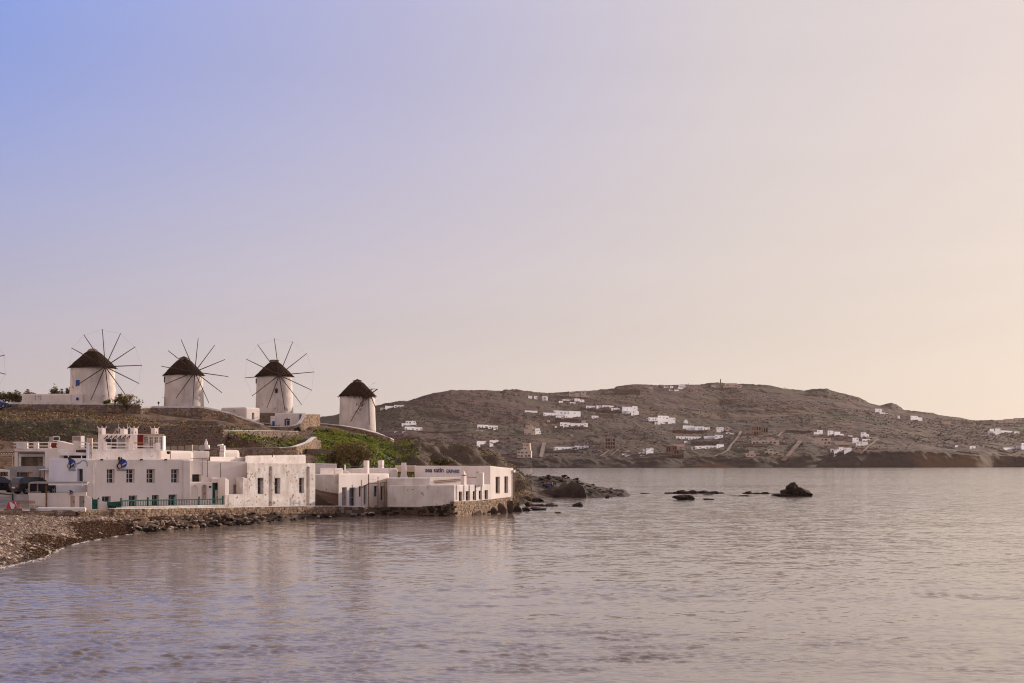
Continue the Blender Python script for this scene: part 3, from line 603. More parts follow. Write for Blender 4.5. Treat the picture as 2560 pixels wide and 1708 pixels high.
# ================================================================== WINDMILLS
def mill(label, cx, Y, rp, y_eave, y_top, y_base, hub, Rp, phase, tip='pale', wires=True, poles=range(12), wins=(), phi=20, ruin=False, doors=()):
    k = (Y + rp * Y / F) / F; r = rp * k; c = Vector((gx(cx, Y + r), Y + r, 0)); zb = gz(y_base, Y); ze = gz(y_eave, Y + r * .3); zt = gz(y_top, Y + r)
    th = thing('windmill', label, 'windmill', (c.x, c.y, zb), 'thatched windmills along the hilltop')
    n = 56; prof = [(r * 1.06, zb - 1.2), (r * 1.05, zb), (r * 1.025, zb + (ze - zb) * .3), (r * 1.0, zb + (ze - zb) * .62), (r * .985, ze - .05), (r * .94, ze + .15)]
    g = G(); g.lathe((c.x, c.y, 0), [(a * (1 + .004 * math.sin(i * 7)), z) for i, (a, z) in enumerate(prof)], n, .008); g.build('tower', WM, th, True)
    H = zt - ze; cap_top = .24 * r; g = G()
    pr = [(r * .90, ze - .12), (r * 1.05, ze - .10), (r * 1.03, ze + .10), (r * .84, ze + H * .27), (r * .60, ze + H * .52), (r * .38, ze + H * .75), (cap_top, ze + H * .86), (cap_top * .9, ze + H * .88)]
    if tip == 'point': pr[-2:] = [(cap_top, ze + H * .82), (cap_top * .9, ze + H * .84)]
    g.lathe((c.x, c.y, 0), pr, 48, .022); g.build('thatched_roof', THATCH, th)
    g = G()
    for q in range(520 if not ruin else 900):                                   # loose straw: fringe at the eave and rough courses
        a = random.uniform(0, 6.283); h = random.random() ** 2.2; rr = r * (1.05 - .82 * h); z = ze + H * .86 * h
        if ruin and random.random() < .5: a = random.gauss(-1.05, .35); h = random.random() * .6; rr = r * (1.08 - .8 * h); z = ze + H * .86 * h - random.random() * .5
        d = Vector((math.cos(a), math.sin(a), -.75 + random.uniform(-.2, .2))); p0 = Vector((c.x + math.cos(a) * (rr - .05), c.y + math.sin(a) * (rr - .05), z + .06)); ln = random.uniform(.22, .5) * (1.6 if ruin and random.random() < .3 else 1)
        sd = Vector((-math.sin(a), math.cos(a), 0)) * random.uniform(.04, .10)
        g.add([p0 - sd, p0 + sd, p0 + sd * .6 + d * ln * .8 + Vector((0, 0, .05)), p0 - sd * .6 + d * ln * .8], [(0, 1, 2, 3)])
    g.build('straw_fringe', THATCH, th, kind='stuff')
    zc = pr[-1][1]; g = G()
    if tip == 'pale': g.lathe((c.x, c.y, 0), [(cap_top * 1.12, zc - H * .10), (cap_top * 1.05, zc), (cap_top * .8, zt - .12), (cap_top * .45, zt), (.02, zt + .03)], 20, .03); g.build('roof_cap', STRAW, th)
    elif tip == 'flat': g.lathe((c.x, c.y, 0), [(cap_top * 1.05, zc - .05), (cap_top * 1.08, zt - .14), (cap_top * 1.16, zt - .06), (cap_top * .9, zt), (.02, zt + .04)], 20, .03); g.build('roof_cap', STRAW, th)
    else:
        g.lathe((c.x, c.y, 0), [(cap_top * 1.04, zc - .05), (cap_top * 1.0, zc + H * .06), (cap_top * .9, zc + H * .07)], 20, .02); g.build('roof_band', STRAW, th)
        g = G(); g.lathe((c.x, c.y, 0), [(cap_top * 1.15, zc + H * .055), (cap_top * .7, zt - .22), (.05, zt)], 20, .05); g.build('roof_cap', THATCH, th)
    # wheel
    view = math.atan2(gx(cx, Y), Y); az = -view + R(phi); nrm = Vector((math.sin(az), -math.cos(az), .10)).normalized()
    Yh = Y + r - math.cos(az) * (r + .9); hp = at(*hub, Yh); kh = Yh / F; u = Vector((math.cos(az), math.sin(az), 0)); v = nrm.cross(u); v = v if v.z > 0 else -v
    G().tube(hp - nrm * (r + 1.5), hp + nrm * 1.3, .17, .12, 9).build('windshaft', WOODR, th)
    G().lathe((0, 0, 0), [(.25, -.22), (.34, -.1), (.34, .1), (.22, .25)], 12).build('hub', WOODR, th)
    ho = th.children[-1]; M4 = Matrix.Translation(hp) @ nrm.to_track_quat('Z', 'Y').to_matrix().to_4x4(); ho.data.transform(M4)
    tips = []
    for q in range(12):
        a = R(phase + q * 30) + random.uniform(-.012, .012); L_ = Rp * kh * random.uniform(.985, 1.015)
        d = u * math.sin(a) + v * math.cos(a); tip_ = hp + d * L_ + nrm * (.28 if not ruin else .1); tips.append(tip_)
        if q in poles: G().tube(hp, tip_, .09, .055, 6).build('sail_pole', WOODD, th)
    if wires:
        g = G(); pp = [t for q, t in enumerate(tips)]
        for a_, b_ in zip(pp, pp[1:] + pp[:1]):
            mid = (a_ + b_) / 2 - (((a_ + b_) / 2) - hp).normalized() * .12; g.tube(a_, mid, .008, .008, 4); g.tube(mid, b_, .008, .008, 4)
        for q in range(0, 12): g.tube(pp[q], hp + nrm * 1.25, .005, .005, 3)
        g.build('rim_rope', WOODD, th)
    for (nm, wx, wy, ww, wh, m) in wins:
        sa = max(-1, min(1, (wx - cx) / rp)); ang = math.asin(sa) - view * .0; d = Vector((math.sin(ang), -math.cos(ang), 0)); q = Vector((c.x, c.y, 0)) + d * (r * 1.015); t = Vector((-d.y, d.x, 0)); zc_ = gz(wy, Y)
        fr = G(); hw, hh = ww * k / 2, wh * k / 2
        for sx in (-1, 1): fr.obox((q.x + t.x * hw * sx, q.y + t.y * hw * sx, zc_), t * .05, d * .09, (0, 0, hh + .05))
        for sz in (-1, 1): fr.obox((q.x, q.y, zc_ + hh * sz), t * (hw - .05), d * .085, (0, 0, .05))
        fo = fr.build(nm, m if m is not BLACK else WOODD, th); pn = G()
        for i in (-1, 1): pn.obox((q.x + t.x * hw * .5 * i, q.y + t.y * hw * .5 * i, zc_), t * (hw * .48), d * .06, (0, 0, hh))
        pn.build('shutter' if m is not BLACK else 'opening', m, fo)
    return th, c, r
mill('largest windmill, bright white with two blue shuttered openings beside the low annex', 232, 225, 54, 917, 872, 1012, (263, 917), 95, -4, 'pale', wins=(('window', 210, 957, 9, 12, BLUEP), ('door', 209, 997.5, 9.5, 12, BLUEP)))
mill('windmill with a dark pointed cap beside the lamp post and a long protruding shaft', 460, 240, 47, 936, 891, 1022, (487, 930), 86, 7, 'point', wires=False, wins=(('window', 415.5, 947, 2.5, 14, BLACK),))
mill('windmill with one small black window under its hub between two white annexes', 686, 253, 44.5, 939, 900, 1034, (698, 938), 92, -7, 'flat', wins=(('window', 698, 977, 5, 9.5, BLACK), ('opening', 643.5, 951, 2.2, 11, BLACK)))
m4 = mill('derelict windmill with stained walls, torn thatch and only a few poles left', 893.5, 266, 44, 989, 948, 1071, (922, 982), 78, 0, 'point', wires=False, poles=(), ruin=True, wins=(('door', 851, 1053, 4, 14, GREY),))
mill('windmill at the frame edge of which only two pole tips and rope show', -98, 218, 55, 912, 866, 1006, (-80, 911), 95, 14, 'pale')
def broken_wheel():
    th, c, r = m4; Y = 266 - 1
    for (a, b, r0) in (((917, 985), (876, 1055), .09), ((922, 982), (923, 1063), .09), ((925, 985), (941, 1025), .09), ((915, 992), (944, 973), .12), ((927, 972.5), (944, 973), .05)):
        G().tube(at(*a, Y), at(*b, Y - (1.5 if b[0] == 944 else .3)), r0, r0 * .75, 6).build('sail_pole' if b[1] > 1000 else 'windshaft', WOODD, th)
    g = G()
    for i in range(170):                                                         # thatch slipped over the eave and hanging down the wall
        t = random.random(); x = 920 - 26 * t + random.gauss(0, 4.5); y = 975 + 55 * t + random.gauss(0, 4)
        p = at(x, y, 266 - .35 - random.random() * .5); d = Vector((random.gauss(0, .5), random.gauss(0, .3), -1)).normalized() * random.uniform(.15, .6); s = Vector((random.uniform(.03, .09), random.uniform(-.05, .05), 0))
        if t > random.random() * 1.2: continue
        g.add([p - s, p + s, p + s * .5 + d, p - s * .5 + d], [(0, 1, 2, 3)])
    g.build('hanging_thatch', WOODR, th, kind='stuff')
    g = G()
    for i in range(60):
        t = random.random(); p = at(930 - 22 * t + random.gauss(0, 2), 972 + 22 * t + random.gauss(0, 5), 266 - .2 - random.random())
        g.tube(p, p + Vector((random.gauss(0, .6), random.gauss(0, .4), random.gauss(0, .4))), .035, .02, 4)
    g.build('roof_lath', WOODR, th, kind='stuff')
broken_wheel()
# mill surroundings
a = thing('annex_house', 'long low white annex with small blue windows left of the largest windmill', 'house', at(130, 1010, 221))
wl = Wall(55, 224, 0, 205); block(wl, 4, wl.z(100, 1018), (985, 984.5), W1, a, 'wall', (), .12); wl2 = Wall(82, 223.6, 0, 176); block(wl2, 1.2, wl2.z(100, 1018), 986, W1, a, 'wall', (), .05)
for r in ((191, 994, 197, 1001), (138, 1002, 147, 1005), (151, 1002, 160, 1005)): window(a, wl, r, -.05, BLUEP, NAVY, 0)
for r in ((88, 990, 89.5, 992.5), (96, 991, 97.5, 993), (102, 990, 103.2, 993), (102, 996, 103.2, 999), (88, 996, 89.2, 999)): window(a, wl2, r, -.05, WOODD, BLACK, 0, fw=.02, name='vent_hole')
stone_wall('stone_wall', 'dark stone retaining wall with white top below the largest windmill', [(12, 216, 1020, 1032), (30, 217.5, 1011, 1034), (180, 219.5, 1011.5, 1036), (350, 222, 1014, 1035)], .6, .33, .30)
stone_wall('stone_wall', 'long dark wall below the second windmill sweeping down to the right with lilac coping', [(352, 224, 1022, 1034), (380, 226, 1019.5, 1036), (470, 230, 1020, 1040), (505, 231, 1020, 1044), (540, 233, 1027, 1050), (575, 235, 1035, 1058), (610, 237, 1048, 1068), (660, 240, 1064.5, 1085)], .6, .33, .26)
o = thing('street_lamp', 'small dark lamp on a short post on the wall between two windmills', 'lamp', at(396.5, 1020, 228)); p = at(396.5, 1021, 228)
G().tube(p, p + Vector((0, 0, .75)), .04, .04, 6).build('post', BLACK, o); G().lathe(p, [(.05, .7), (.16, .8), (.19, .95), (.07, 1.0), (.05, 1.1)], 8).build('lamp_head', BLACK, o)
o = thing('wall_bracket', 'thin dark iron bracket and pole on the left side of the second windmill', 'bracket', at(413, 1021, 239)); p = at(412.5, 1021, 239.2)
G().tube(p, p + Vector((0, 0, 1.9)), .05, .05, 6).build('pole', BLACK, o); G().tube(p + Vector((0, 0, 1.75)), p + Vector((-.45, 0, 1.78)), .03, .03, 5).build('arm', BLACK, o)
a = thing('annex_house', 'two sided white house with a tall narrow window below the third windmill', 'house', at(600, 1060, 246))
wl = Wall(614, 244, -28, 552); wr = Wall(614, 244, 62, 650)
body([wl.A, wl.B, wr.B, wl.A + (wr.B - wr.A)], gz(1075, 244), gz(1018, 244), W1, a, 'wall', [(wl, (593, 1037, 598, 1044), .25, 0), (wr, (630, 1032, 636, 1049), .3, 0)], .28)
window(a, wl, (593, 1037, 598, 1044), .25, NAVY, NAVY, 0); window(a, wr, (630, 1032, 636, 1049), .3, GREY, PANEB, 0)
window(a, wl, (585, 1026.5, 588, 1028.5), -.05, WOODD, BLACK, 0, fw=.02, name='vent_hole')
stone_wall('mill_base', 'dark square stone base under the third windmill', [(648, 250.5, 1032.5, 1062), (757, 250.8, 1033.5, 1062)], 1.5, .3, None, [STN[0], STN[2]], cat='stone base')
a = thing('annex_house', 'white walled yard with a curved parapet and a blue framed door beside the stone gable', 'house', at(720, 1066, 246))
wl = Wall(687, 246, 0, 760); block(wl, 3, gz(1078, 246), (1033, 1033), W1, a, 'wall', [(711, 1048, 725, 1066, .3)], .12)
door(a, wl, (711, 1048, 725, 1066), .3, BLUEP, 2, lab='blue door frame'); window(a, wl, (715, 1050.5, 723, 1065), .24, WHT, PANEB, 0, name='door_pane')
window(a, wl, (716, 1045, 719.5, 1046.5), -.04, WOODD, BLACK, 0, fw=.02, name='vent_hole')
w2 = Wall(676, 245.4, 0, 688); block(w2, 2.5, gz(1078, 245), 1040, W1, a, 'outhouse', (), .05); door(a, w2, (681, 1053, 687, 1064), 0, BLUEP, 2, lab='small blue door')
# flights of umbrella tops: folded white canopies
a = thing('garden_umbrella', 'folded pale parasol lying over the low wall beside the small blue door', 'parasol', at(662, 1064, 244.5))
for i, (x0, x1) in enumerate(((650, 662), (660, 676))): G().prism([at(x0, 1058, 244).xy, at(x1, 1058.5, 244).xy, at(x1, 1058, 245.4).xy, at(x0, 1058, 245.4).xy], gz(1059.5, 244), gz(1056.5 + i * .8, 244)).build('canopy', CLOTHW, a)
th = stone_wall('stone_wall', 'sunlit stone wall with white curved parapet in front of the blue framed door', [(660, 241, 1067, 1086), (700, 241.5, 1068, 1087), (735, 242.5, 1065.5, 1086), (750, 243.3, 1060, 1084), (759, 244.4, 1048, 1083), (764, 245.4, 1035.5, 1080)], .5, .3, .16, [STN[1], STN[0]], ends=False)
stone_wall('stone_gable', 'tall sunlit stone gable standing right of the curved white parapet', [(762, 245.6, 1036, 1082), (783, 249.5, 1036, 1086), (798.5, 255, 1036.5, 1070)], 1.0, .3, None, [STN[1], STN[0]], cat='stone wall')
# mill four terrace
stone_wall('stone_wall', 'long retaining wall with pale top curving round below the derelict windmill', [(800, 262, 1059.5, 1072), (850, 260, 1065, 1080), (900, 256, 1073.5, 1090), (940, 252, 1084, 1106), (958, 251.5, 1090, 1110), (975, 252.5, 1096, 1111), (983, 256, 1100, 1110), (984.5, 261, 1102, 1110)], .6, .32, .13, [STN[1], STN[0]])
# terraces in the middle
stone_wall('stone_wall', 'big dark rubble wall across the slope above the pigeon house chimneys', [(250, 172, 1056, 1108), (285, 173, 1058, 1112), (330, 174.5, 1064, 1114), (365, 175.5, 1068, 1116), (376, 176, 1066, 1118), (470, 178, 1066.5, 1122), (556, 181, 1066, 1126)], .6, .27, None, [STN[0], STN[2], STN[0]], dens=.9)
stone_wall('stone_wall', 'dark terrace wall carrying the planted terrace beneath the lilac coping', [(556, 181.4, 1076, 1128), (600, 186, 1077, 1118), (680, 198, 1077.5, 1100), (745, 206, 1079, 1098)], .6, .27, .05, [STN[0], STN[2]], dens=.9)
stone_wall('stone_wall', 'low sunlit stone wall edging the lower path and bending up to the right', [(510, 171, 1121, 1140), (600, 173, 1121, 1142), (700, 176, 1120.5, 1142), (740, 178, 1117, 1142), (772, 183, 1106, 1140), (790, 189, 1093, 1122)], .5, .24, .05, [STN[1], STN[0]])
stone_wall('stone_wall', 'dark stone block of steps below the green slope beside the bent wall', [(768, 181, 1122.5, 1160), (835, 183.5, 1124, 1160)], 2.2, .3, None, [STN[0], STN[2]])
stone_wall('stone_stairs', 'narrow flight of rough stone steps left of the green slope', [(788, 188.5, 1099, 1122), (800, 191, 1101, 1122)], 2.5, .3, None, [STN[0], STN[2]], cat='stairs')
stone_wall('stone_wall', 'low mud coloured terrace wall crossing the brown slope under the second windmill', [(372, 196, 1050, 1064), (455, 200, 1050.5, 1066), (470, 201, 1051, 1066), (540, 203, 1053, 1068)], .5, .34, None, [STN[0], STN[2]])
stone_wall('stone_wall', 'ruined stone wall stub in the middle of the brown slope', [(166, 202, 1040, 1052), (210, 203, 1041, 1052)], .5, .3, None, [STN[1], STN[0]])
a = thing('stone_hut', 'small tumbledown stone hut with a rounded roof on the brown slope', 'hut', at(270, 1052, 196))
stone_wall('hut', '', [(254, 195.5, 1031, 1056), (288, 196.5, 1034, 1056)], 2.5, .3, None, [STN[1], STN[0]], parent=a)
G().prism([at(254, 0, 195.3).xy, at(289, 0, 196.2).xy, at(291, 0, 199).xy, at(256, 0, 198.6).xy], [gz(1031, 195.5)] * 4, [gz(1028.5, 195.5), gz(1031, 195.5), gz(1030, 195.5), gz(1028, 195.5)]).build('roof', ROADT, a)
stone_wall('stone_wall', 'sunlit pinkish rubble wall at the left edge behind the tiled lean-to', [(-60, 150, 1096, 1180), (46, 151.5, 1105, 1180)], .6, .22, None, [STN[1], PEB[0], STN[1]])
# ================================================================== WATERFRONT HOUSES
def newb(name, label, px, py, Y, cat='house'): return thing(name, label, cat, at(px, py, Y))
# --- main two storey house
a = newb('white_house', 'large plain two storey white house with four tall upper windows and round blue sign', 345, 1272, 130)
wm = Wall(216, 126.6, 43, 475)
UP = [(267, 1173, 287, 1208.5), (316, 1172.7, 337, 1208), (366.5, 1172.7, 387.5, 1208.2), (428, 1172.7, 448, 1208)]
LO = [(255, 1241, 277, 1266), (322, 1239, 343, 1268), (380, 1237.5, 398, 1266), (421.5, 1236.5, 442, 1265)]
block(wm, 8, .8, (1147.3, 1148), W1, a, 'wall', [(*r, .46) for r in UP + LO], .10)
wp = wm.shift(.16); wq = object.__new__(Wall).set(wp.p(0).xy, wp.p(wp.hit(238)).xy); block(wq, .14, .8, (1150, 1150), W1, a, 'corner_pier', (), .05)
wq = object.__new__(Wall).set(wp.p(wp.hit(459)).xy, wp.p(wp.hit(476)).xy); block(wq, .14, .8, (1151, 1151), W1, a, 'corner_pier', (), .05)
for r in UP: window(a, wm, r, .46, WHT, PANE, 1, 2, .055)
for r in LO: window(a, wm, r, .46, BGREY, PANE, 1, 1, .09, name='glazed_door')
for x in (252, 351, 412): q = wm.p(wm.hit(x), 0, wm.z(x, 1149.5)); G().tube(q, q + T3(wm.n) * .35, .07, .07, 8).build('drain_spout', BLACK, a)
G().tube(wm.p(wm.hit(229), .22, 5.6), wm.p(wm.hit(229), .22, 2.0), .035, .035, 6).build('drainpipe', WHT, a)
def emblem(wl, cxp, cyp, rp, label, squeeze=1.0):
    """round blue board with a dark jar-shaped figure and two lines of unreadable small print"""
    s = wl.hit(cxp); k = wl.Y(cxp) / F; r = rp * k; zc = wl.z(cxp, cyp); t3, n3 = T3(wl.t), T3(wl.n)
    e = thing('round_sign', label, 'sign', wl.p(s, .05, zc))
    def disc(name, cs, cz, rs, rz, off, m, n=28, a0=0, a1=6.2832):
        pts = [(cs + rs * math.cos(q), cz + rz * math.sin(q)) for q in np.linspace(a0, a1, n, endpoint=(a1 - a0 < 6))]; g = G(); N = len(pts)
        vs = [wl.p(x, off, z) for x, z in pts] + [wl.p(x, off - .03, z) for x, z in pts]
        g.add(vs, [tuple(range(N)), tuple(range(N, 2 * N))[::-1]] + [(i, N + i, N + (i + 1) % N, (i + 1) % N) for i in range(N)]); return g.build(name, m, e)
    sc_ = wl.hit(cxp + 1) - wl.hit(cxp); S = rp * sc_; B = rp * k; S *= squeeze
    disc('rim', s + .12 * S, zc, S * .98, B * 1.02, .07, WHT); disc('disc', s + .12 * S, zc + .02 * B, S * .90, B * .94, .10, BLUED)
    disc('jar', s - .62 * S, zc - .42 * B, S * .46, B * .56, .14, WOODD); disc('jar_face', s - .58 * S, zc - .45 * B, S * .28, B * .38, .18, BEI)
    disc('neck', s - .50 * S, zc + .35 * B, S * .22, B * .62, .135, WOODD)
    for i, (dx, dz) in enumerate(((-.75, 1.08), (-.48, 1.18), (-.16, 1.05))): disc('tuft', s + dx * S, zc + dz * B, S * .13, B * .30, .13, BLACK, 10)
    g = G(); pr = None
    for i in range(26):                                                            # white script flourish rising to the right
        q = i / 25; x = s + S * (-.02 + .72 * q); z = zc + B * (-.30 + .52 * q + .13 * math.sin(q * 19)); p = wl.p(x, .135, z)
        if pr is not None: g.tube(pr, p, B * .055, B * .055, 5)
        pr = p
    g.build('script', WHT, e)
    for i in range(9):
        q = R(-95 + i * 13); p = wl.p(s + .12 * S + S * .80 * math.cos(q), .13, zc + B * .80 * math.sin(q)); g = G().obox(p, t3 * S * .05, n3 * .01, (0, 0, B * .06)); g.build('letter_mark', WHT, e)
    for (x0, x1) in ((-.95, -.25), (-.12, .98)): G().obox(wl.p(s + S * (x0 + x1) / 2, .05, zc - B * 1.22), t3 * S * (x1 - x0) / 2, n3 * .02, (0, 0, B * .075)).build('caption_bar', BLACK, e)
emblem(wm, 304, 1160, 12.5, 'round blue restaurant sign with dark jar figure hung high on the two storey house')
# --- left wing
a = newb('white_house', 'white wing in painted bluish shade with a canopied terrace left of the two storey house', 170, 1268, 129)
wv = Wall(217, 128.2, -35, 122); VL = [(193, 1172, 207, 1205, .3)]
block(wv, 6, .8, (1147, 1146), WBL, a, 'wall', VL, .07); window(a, wv, VL[0], .3, GREY, PANE, 0)
wf = Wall(70, 125.5, 7, 216); block(wf, 1.0, 1.0, (1234, 1230.5), W1, a, 'terrace_wall', [(176, 1240, 187, 1269, .25), (198, 1240.5, 211, 1269, .3)], .05)
door(a, wf, (176, 1240, 187, 1269), .25, BEI, 2); door(a, wf, (198, 1240.5, 211, 1269), .3, GREY, 2, lab='grey half shaded door')
g = G(); wc = Wall(75, 124.9, 7, 218); q = [wc.A, wc.B, wc.B - wc.n * 2.6, wc.A - wc.n * 2.6]
g.prism(q, gz(1209, 125.5), gz(1205, 125.5)); g.build('canopy_roof', GREY, a); wc2 = Wall(121, 124.85, 7, 218)
G().prism([wc2.A, wc2.B, wc2.B - wc2.n * .12, wc2.A - wc2.n * .12], gz(1213, 125.5), gz(1208.8, 125.5)).build('fascia_board', WHT, a)
for x, y1, m, rr in ((73, 1236, TAN, .07), (94, 1234, TAN, .07), (116, 1268, RUST, .075), (206, 1216, WHT, .05)): p = at(x, 1207, 125.4 + (0 if x > 100 else 1.2)); G().tube(p, (p.x, p.y, gz(y1, p.y)), rr, rr, 8).build('post', m, a)
emblem(wv, 181, 1160, 12.5, 'narrow looking round blue sign on the bluish shaded wing beside the window', .74)
emblem(wf, 178.5, 1231.5, 5.0, 'small round blue sign above the pair of ground floor doors')
o = newb('wall_lamp', 'curved dark gooseneck lamp on the corner of the bluish shaded wing', 210, 1160, 126.4, 'lamp'); p = at(218, 1166, 126.3)
pts = [p, p + Vector((0, -.1, .35)), p + Vector((-.12, -.25, .5)), p + Vector((-.4, -.4, .47)), p + Vector((-.5, -.45, .3))]; G().path(pts, .035, 6).build('arm', BLACK, o); G().tube(pts[-1] + Vector((-.3, 0, -.1)), pts[-1] + Vector((.0, 0, .05)), .05, .10, 8).build('shade', GREY, o)
# --- CIRVUS house on the far left
a = newb('white_house', 'small shop house with a framed veranda and blue awning behind the parked cars', 80, 1236, 140)
wl = Wall(12, 138.5, 3, 128); LV = [(42, 1181, 49, 1212, .5), (50, 1181, 67, 1212, .5), (70, 1180, 82, 1212, .3)]
block(wl, 5, 2.0, (1167, 1166), GREY, a, 'lower_storey', LV, .05)
door(a, wl, LV[0], .5, SHUT, 1, 'curtain'); door(a, wl, LV[1], .5, SHUT, 3, 'curtain'); door(a, wl, (66, 1181, 69, 1212), .05, REDP, 1, 'door', 'dark red door post'); door(a, wl, LV[2], .3, BEI, 2, 'door')
wu = Wall(44, 140.5, 3, 118); block(wu, 4, gz(1168, 140), (1131, 1129), GREY, a, 'upper_storey', [(53, 1142, 108, 1165.5, 1.0)], .03)
wi = wu.shift(-.97); door(a, wi, (53.5, 1142, 84, 1165.4), 0, TAN, 1, 'back_panel'); door(a, wi, (84.5, 1142, 94, 1165.4), 0, SHUT, 1, 'curtain'); door(a, wi, (94.5, 1142, 107.6, 1165.4), 0, TAN, 1, 'back_panel')
g = G(); wo = wu.shift(.06)
for r in ((48, 1134.5, 112, 1142), (47.5, 1142, 53, 1166), (107.5, 1142, 112, 1166)): s0, s1, zb, zt = wo.rect(r); g.obox(wo.p((s0 + s1) / 2, 0, (zb + zt) / 2), T3(wo.t) * (s1 - s0) / 2, T3(wo.n) * .05, (0, 0, (zt - zb) / 2 - .003))
g.build('veranda_frame', WHT, a)
g = G(); wr_ = Wall(35, 139.2, 3, 114); g.prism([wr_.A, wr_.B, wr_.B - wr_.n * 4, wr_.A - wr_.n * 4], gz(1131, 139), gz(1128, 139)); g.build('roof_slab', GREY, a)
G().prism([Wall(38, 139, 3, 84).A, Wall(38, 139, 3, 84).B, Wall(38, 139, 3, 84).B - wl.n * 1.2, Wall(38, 139, 3, 84).A - wl.n * 1.2], gz(1171.5, 139), gz(1167.5, 139)).build('eave_shelf', WHT, a)
def text(s, wl, px, py, size_px, m, parent, name='lettering', off=.03, sx=1.0, shear=0., bold=0.):
    c = bpy.data.curves.new(name, 'FONT'); c.body = s; c.size = size_px * wl.Y(px) / F * 1.38; c.extrude = .012; c.offset = bold * c.size; c.align_x = 'LEFT'; c.shear = shear; c.resolution_u = 3; c.materials.append(m)
    o = bpy.data.objects.new(name, c); C.objects.link(o); b = math.degrees(math.atan2(wl.t.y, wl.t.x))
    p = wl.p(wl.hit(px), off, wl.z(px, py)); Mx = Matrix.Translation(p) @ Matrix.Rotation(R(b), 4, 'Z') @ Matrix.Rotation(R(90), 4, 'X') @ Matrix.Scale(sx, 4, (1, 0, 0))
    me = bpy.data.meshes.new_from_object(o.evaluated_get(bpy.context.evaluated_depsgraph_get())); bpy.data.objects.remove(o); me.transform(Mx); o = link(name, me, parent)
    bb = [(v.co - p).xy.dot(wl.t) for v in me.vertices]; return o, max(bb)
def fit_text(s, wl, px0, px1, py, size, m, parent, name='lettering', off=.03, bold=0.):
    o, wd = text(s, wl, px0, py, size, m, parent, name, off, bold=bold); want = wl.hit(px1) - wl.hit(px0); bpy.data.objects.remove(o); o, _ = text(s, wl, px0, py, size, m, parent, name, off, want / wd, bold=bold); return o
fit_text('CIRVUS', wi, 55.5, 70.5, 1156, 8.2, BLACK, a, off=.04, bold=.02)
aw = newb('awning', 'blue and white awning over the curtained shop front', 134, 1172, 137, 'awning')
wl = Wall(97, 136.8, 6, 171); q = [wl.A, wl.B, wl.B - wl.n * 1.6, wl.A - wl.n * 1.6]
for k_, (f0, f1, m) in enumerate(((0, .24, AWN), (.24, .42, WHT), (.42, .80, AWN), (.8, 1, WHT))):
    pa = [wl.A - wl.n * 1.6 * (1 - f0), wl.B - wl.n * 1.6 * (1 - f0), wl.B - wl.n * 1.6 * (1 - f1), wl.A - wl.n * 1.6 * (1 - f1)]; z0, z1 = gz(1168.5 + 6 * f0, 137), gz(1168.5 + 6 * f1, 137)
    G().prism(pa[::-1], [z1 - .04, z1 - .04, z0 - .04, z0 - .04], [z1, z1, z0, z0]).build('stripe', m, aw)
sh = newb('shop_front', 'grey curtained shop front under the blue awning', 134, 1207, 138, 'shop front'); wl = Wall(95, 138.2, 6, 173)
block(wl, .3, 2.6, (1174, 1173), GREY, sh, 'back_wall', (), 0)
x = 98
while x < 168: wd = random.choice((5, 7, 9, 12)); door(sh, wl, (x, 1176, min(x + wd, 170), 1212), -.06, random.choice((SHUT, GREY, SHUT, BEI)), max(2, wd // 3), 'curtain'); x += wd + 1
# tiled lean-to roof at the left edge
lt = newb('lean_to', 'open lean-to with a row of roof tiles at the left edge above the cars', 20, 1140, 146, 'shed')
for i in range(8): p = at(-1 + i * 6, 1133, 146); G().tube(p + Vector((0, -.1, 0)), p + Vector((0, 1.4, .35)), .13, .13, 8).build('roof_tile', STN[2] if i % 2 else STN[0], lt); G().lathe(p + Vector((0, -.12, -.06)), [(.07, -.05), (.07, .05)], 8).build('tile_end', WHT, lt)
G().prism([at(-6, 0, 146).xy, at(47, 0, 146).xy, at(47, 0, 147.6).xy, at(-6, 0, 147.6).xy], gz(1139.5, 146), gz(1136, 146)).build('beam', BEI, lt)
for x in (31, 46): p = at(x, 1139, 146); G().tube(p, (p.x, p.y, gz(1168, 146)), .06, .06, 6).build('post', BEI, lt)
mw = newb('painted_wall', 'low white wall covered with dark brush lettering at the left edge', 8, 1192, 136, 'wall'); wl = Wall(-30, 136, 5, 23); block(wl, .3, 2.4, (1168, 1176), W1, mw, 'wall', (), .04)
for i in range(11):
    g = G(); x = -6 + i * 2.35; pr = None; ph = random.random() * 6
    for j in range(7): q = j / 6; p = wl.p(wl.hit(x + 1.2 * math.sin(ph + q * 8)), .03, wl.z(x, 1180 + 10 * q)); (pr is not None) and g.tube(pr, p, .05, .05, 5); pr = p
    g.build('brush_letter', BLACK if i % 3 else WOODB, mw)
# --- upper terrace on the two storey house
a = newb('roof_terrace', 'roof terrace with white posts and double rails on top of the two storey house', 310, 1146, 134, 'terrace')
wt = Wall(229, 131.6, 47, 399); block(wt, 6, 6.0, (1122.5, 1121), W1B, a, 'parapet', (), .06)
POST = [(183, 196), (257, 267), (320, 334), (389.5, 400)]
for (x0, x1) in POST[1:]: wq = object.__new__(Wall).set(wt.p(wt.hit(x0), .06).xy, wt.p(wt.hit(x1), .06).xy); block(wq, .35, wt.z(x0, 1127), 1104.5 if x0 < 300 else 1107, W1, a, 'post', (), .05)
for (x0, x1) in ((231, 257), (267, 320), (334, 389.5)):
    for y in (1107.5, 1115.5): G().tube(wt.p(wt.hit(x0), -.08, wt.z(x0, y)), wt.p(wt.hit(x1), -.08, wt.z(x1, y + .6)), .045, .045, 7).build('rail', WHT if (x0 < 330 or y > 1110) else WOODB, a)
tc_ = newb('chimney', 'square white chimney with a rusty stained right face beside the roof terrace', 222, 1147, 129, 'chimney'); wl = Wall(215.5, 128.4, 10, 222.5); block(wl, .5, 5.9, 1108.5, WBL, tc_, 'stack', (), .05)
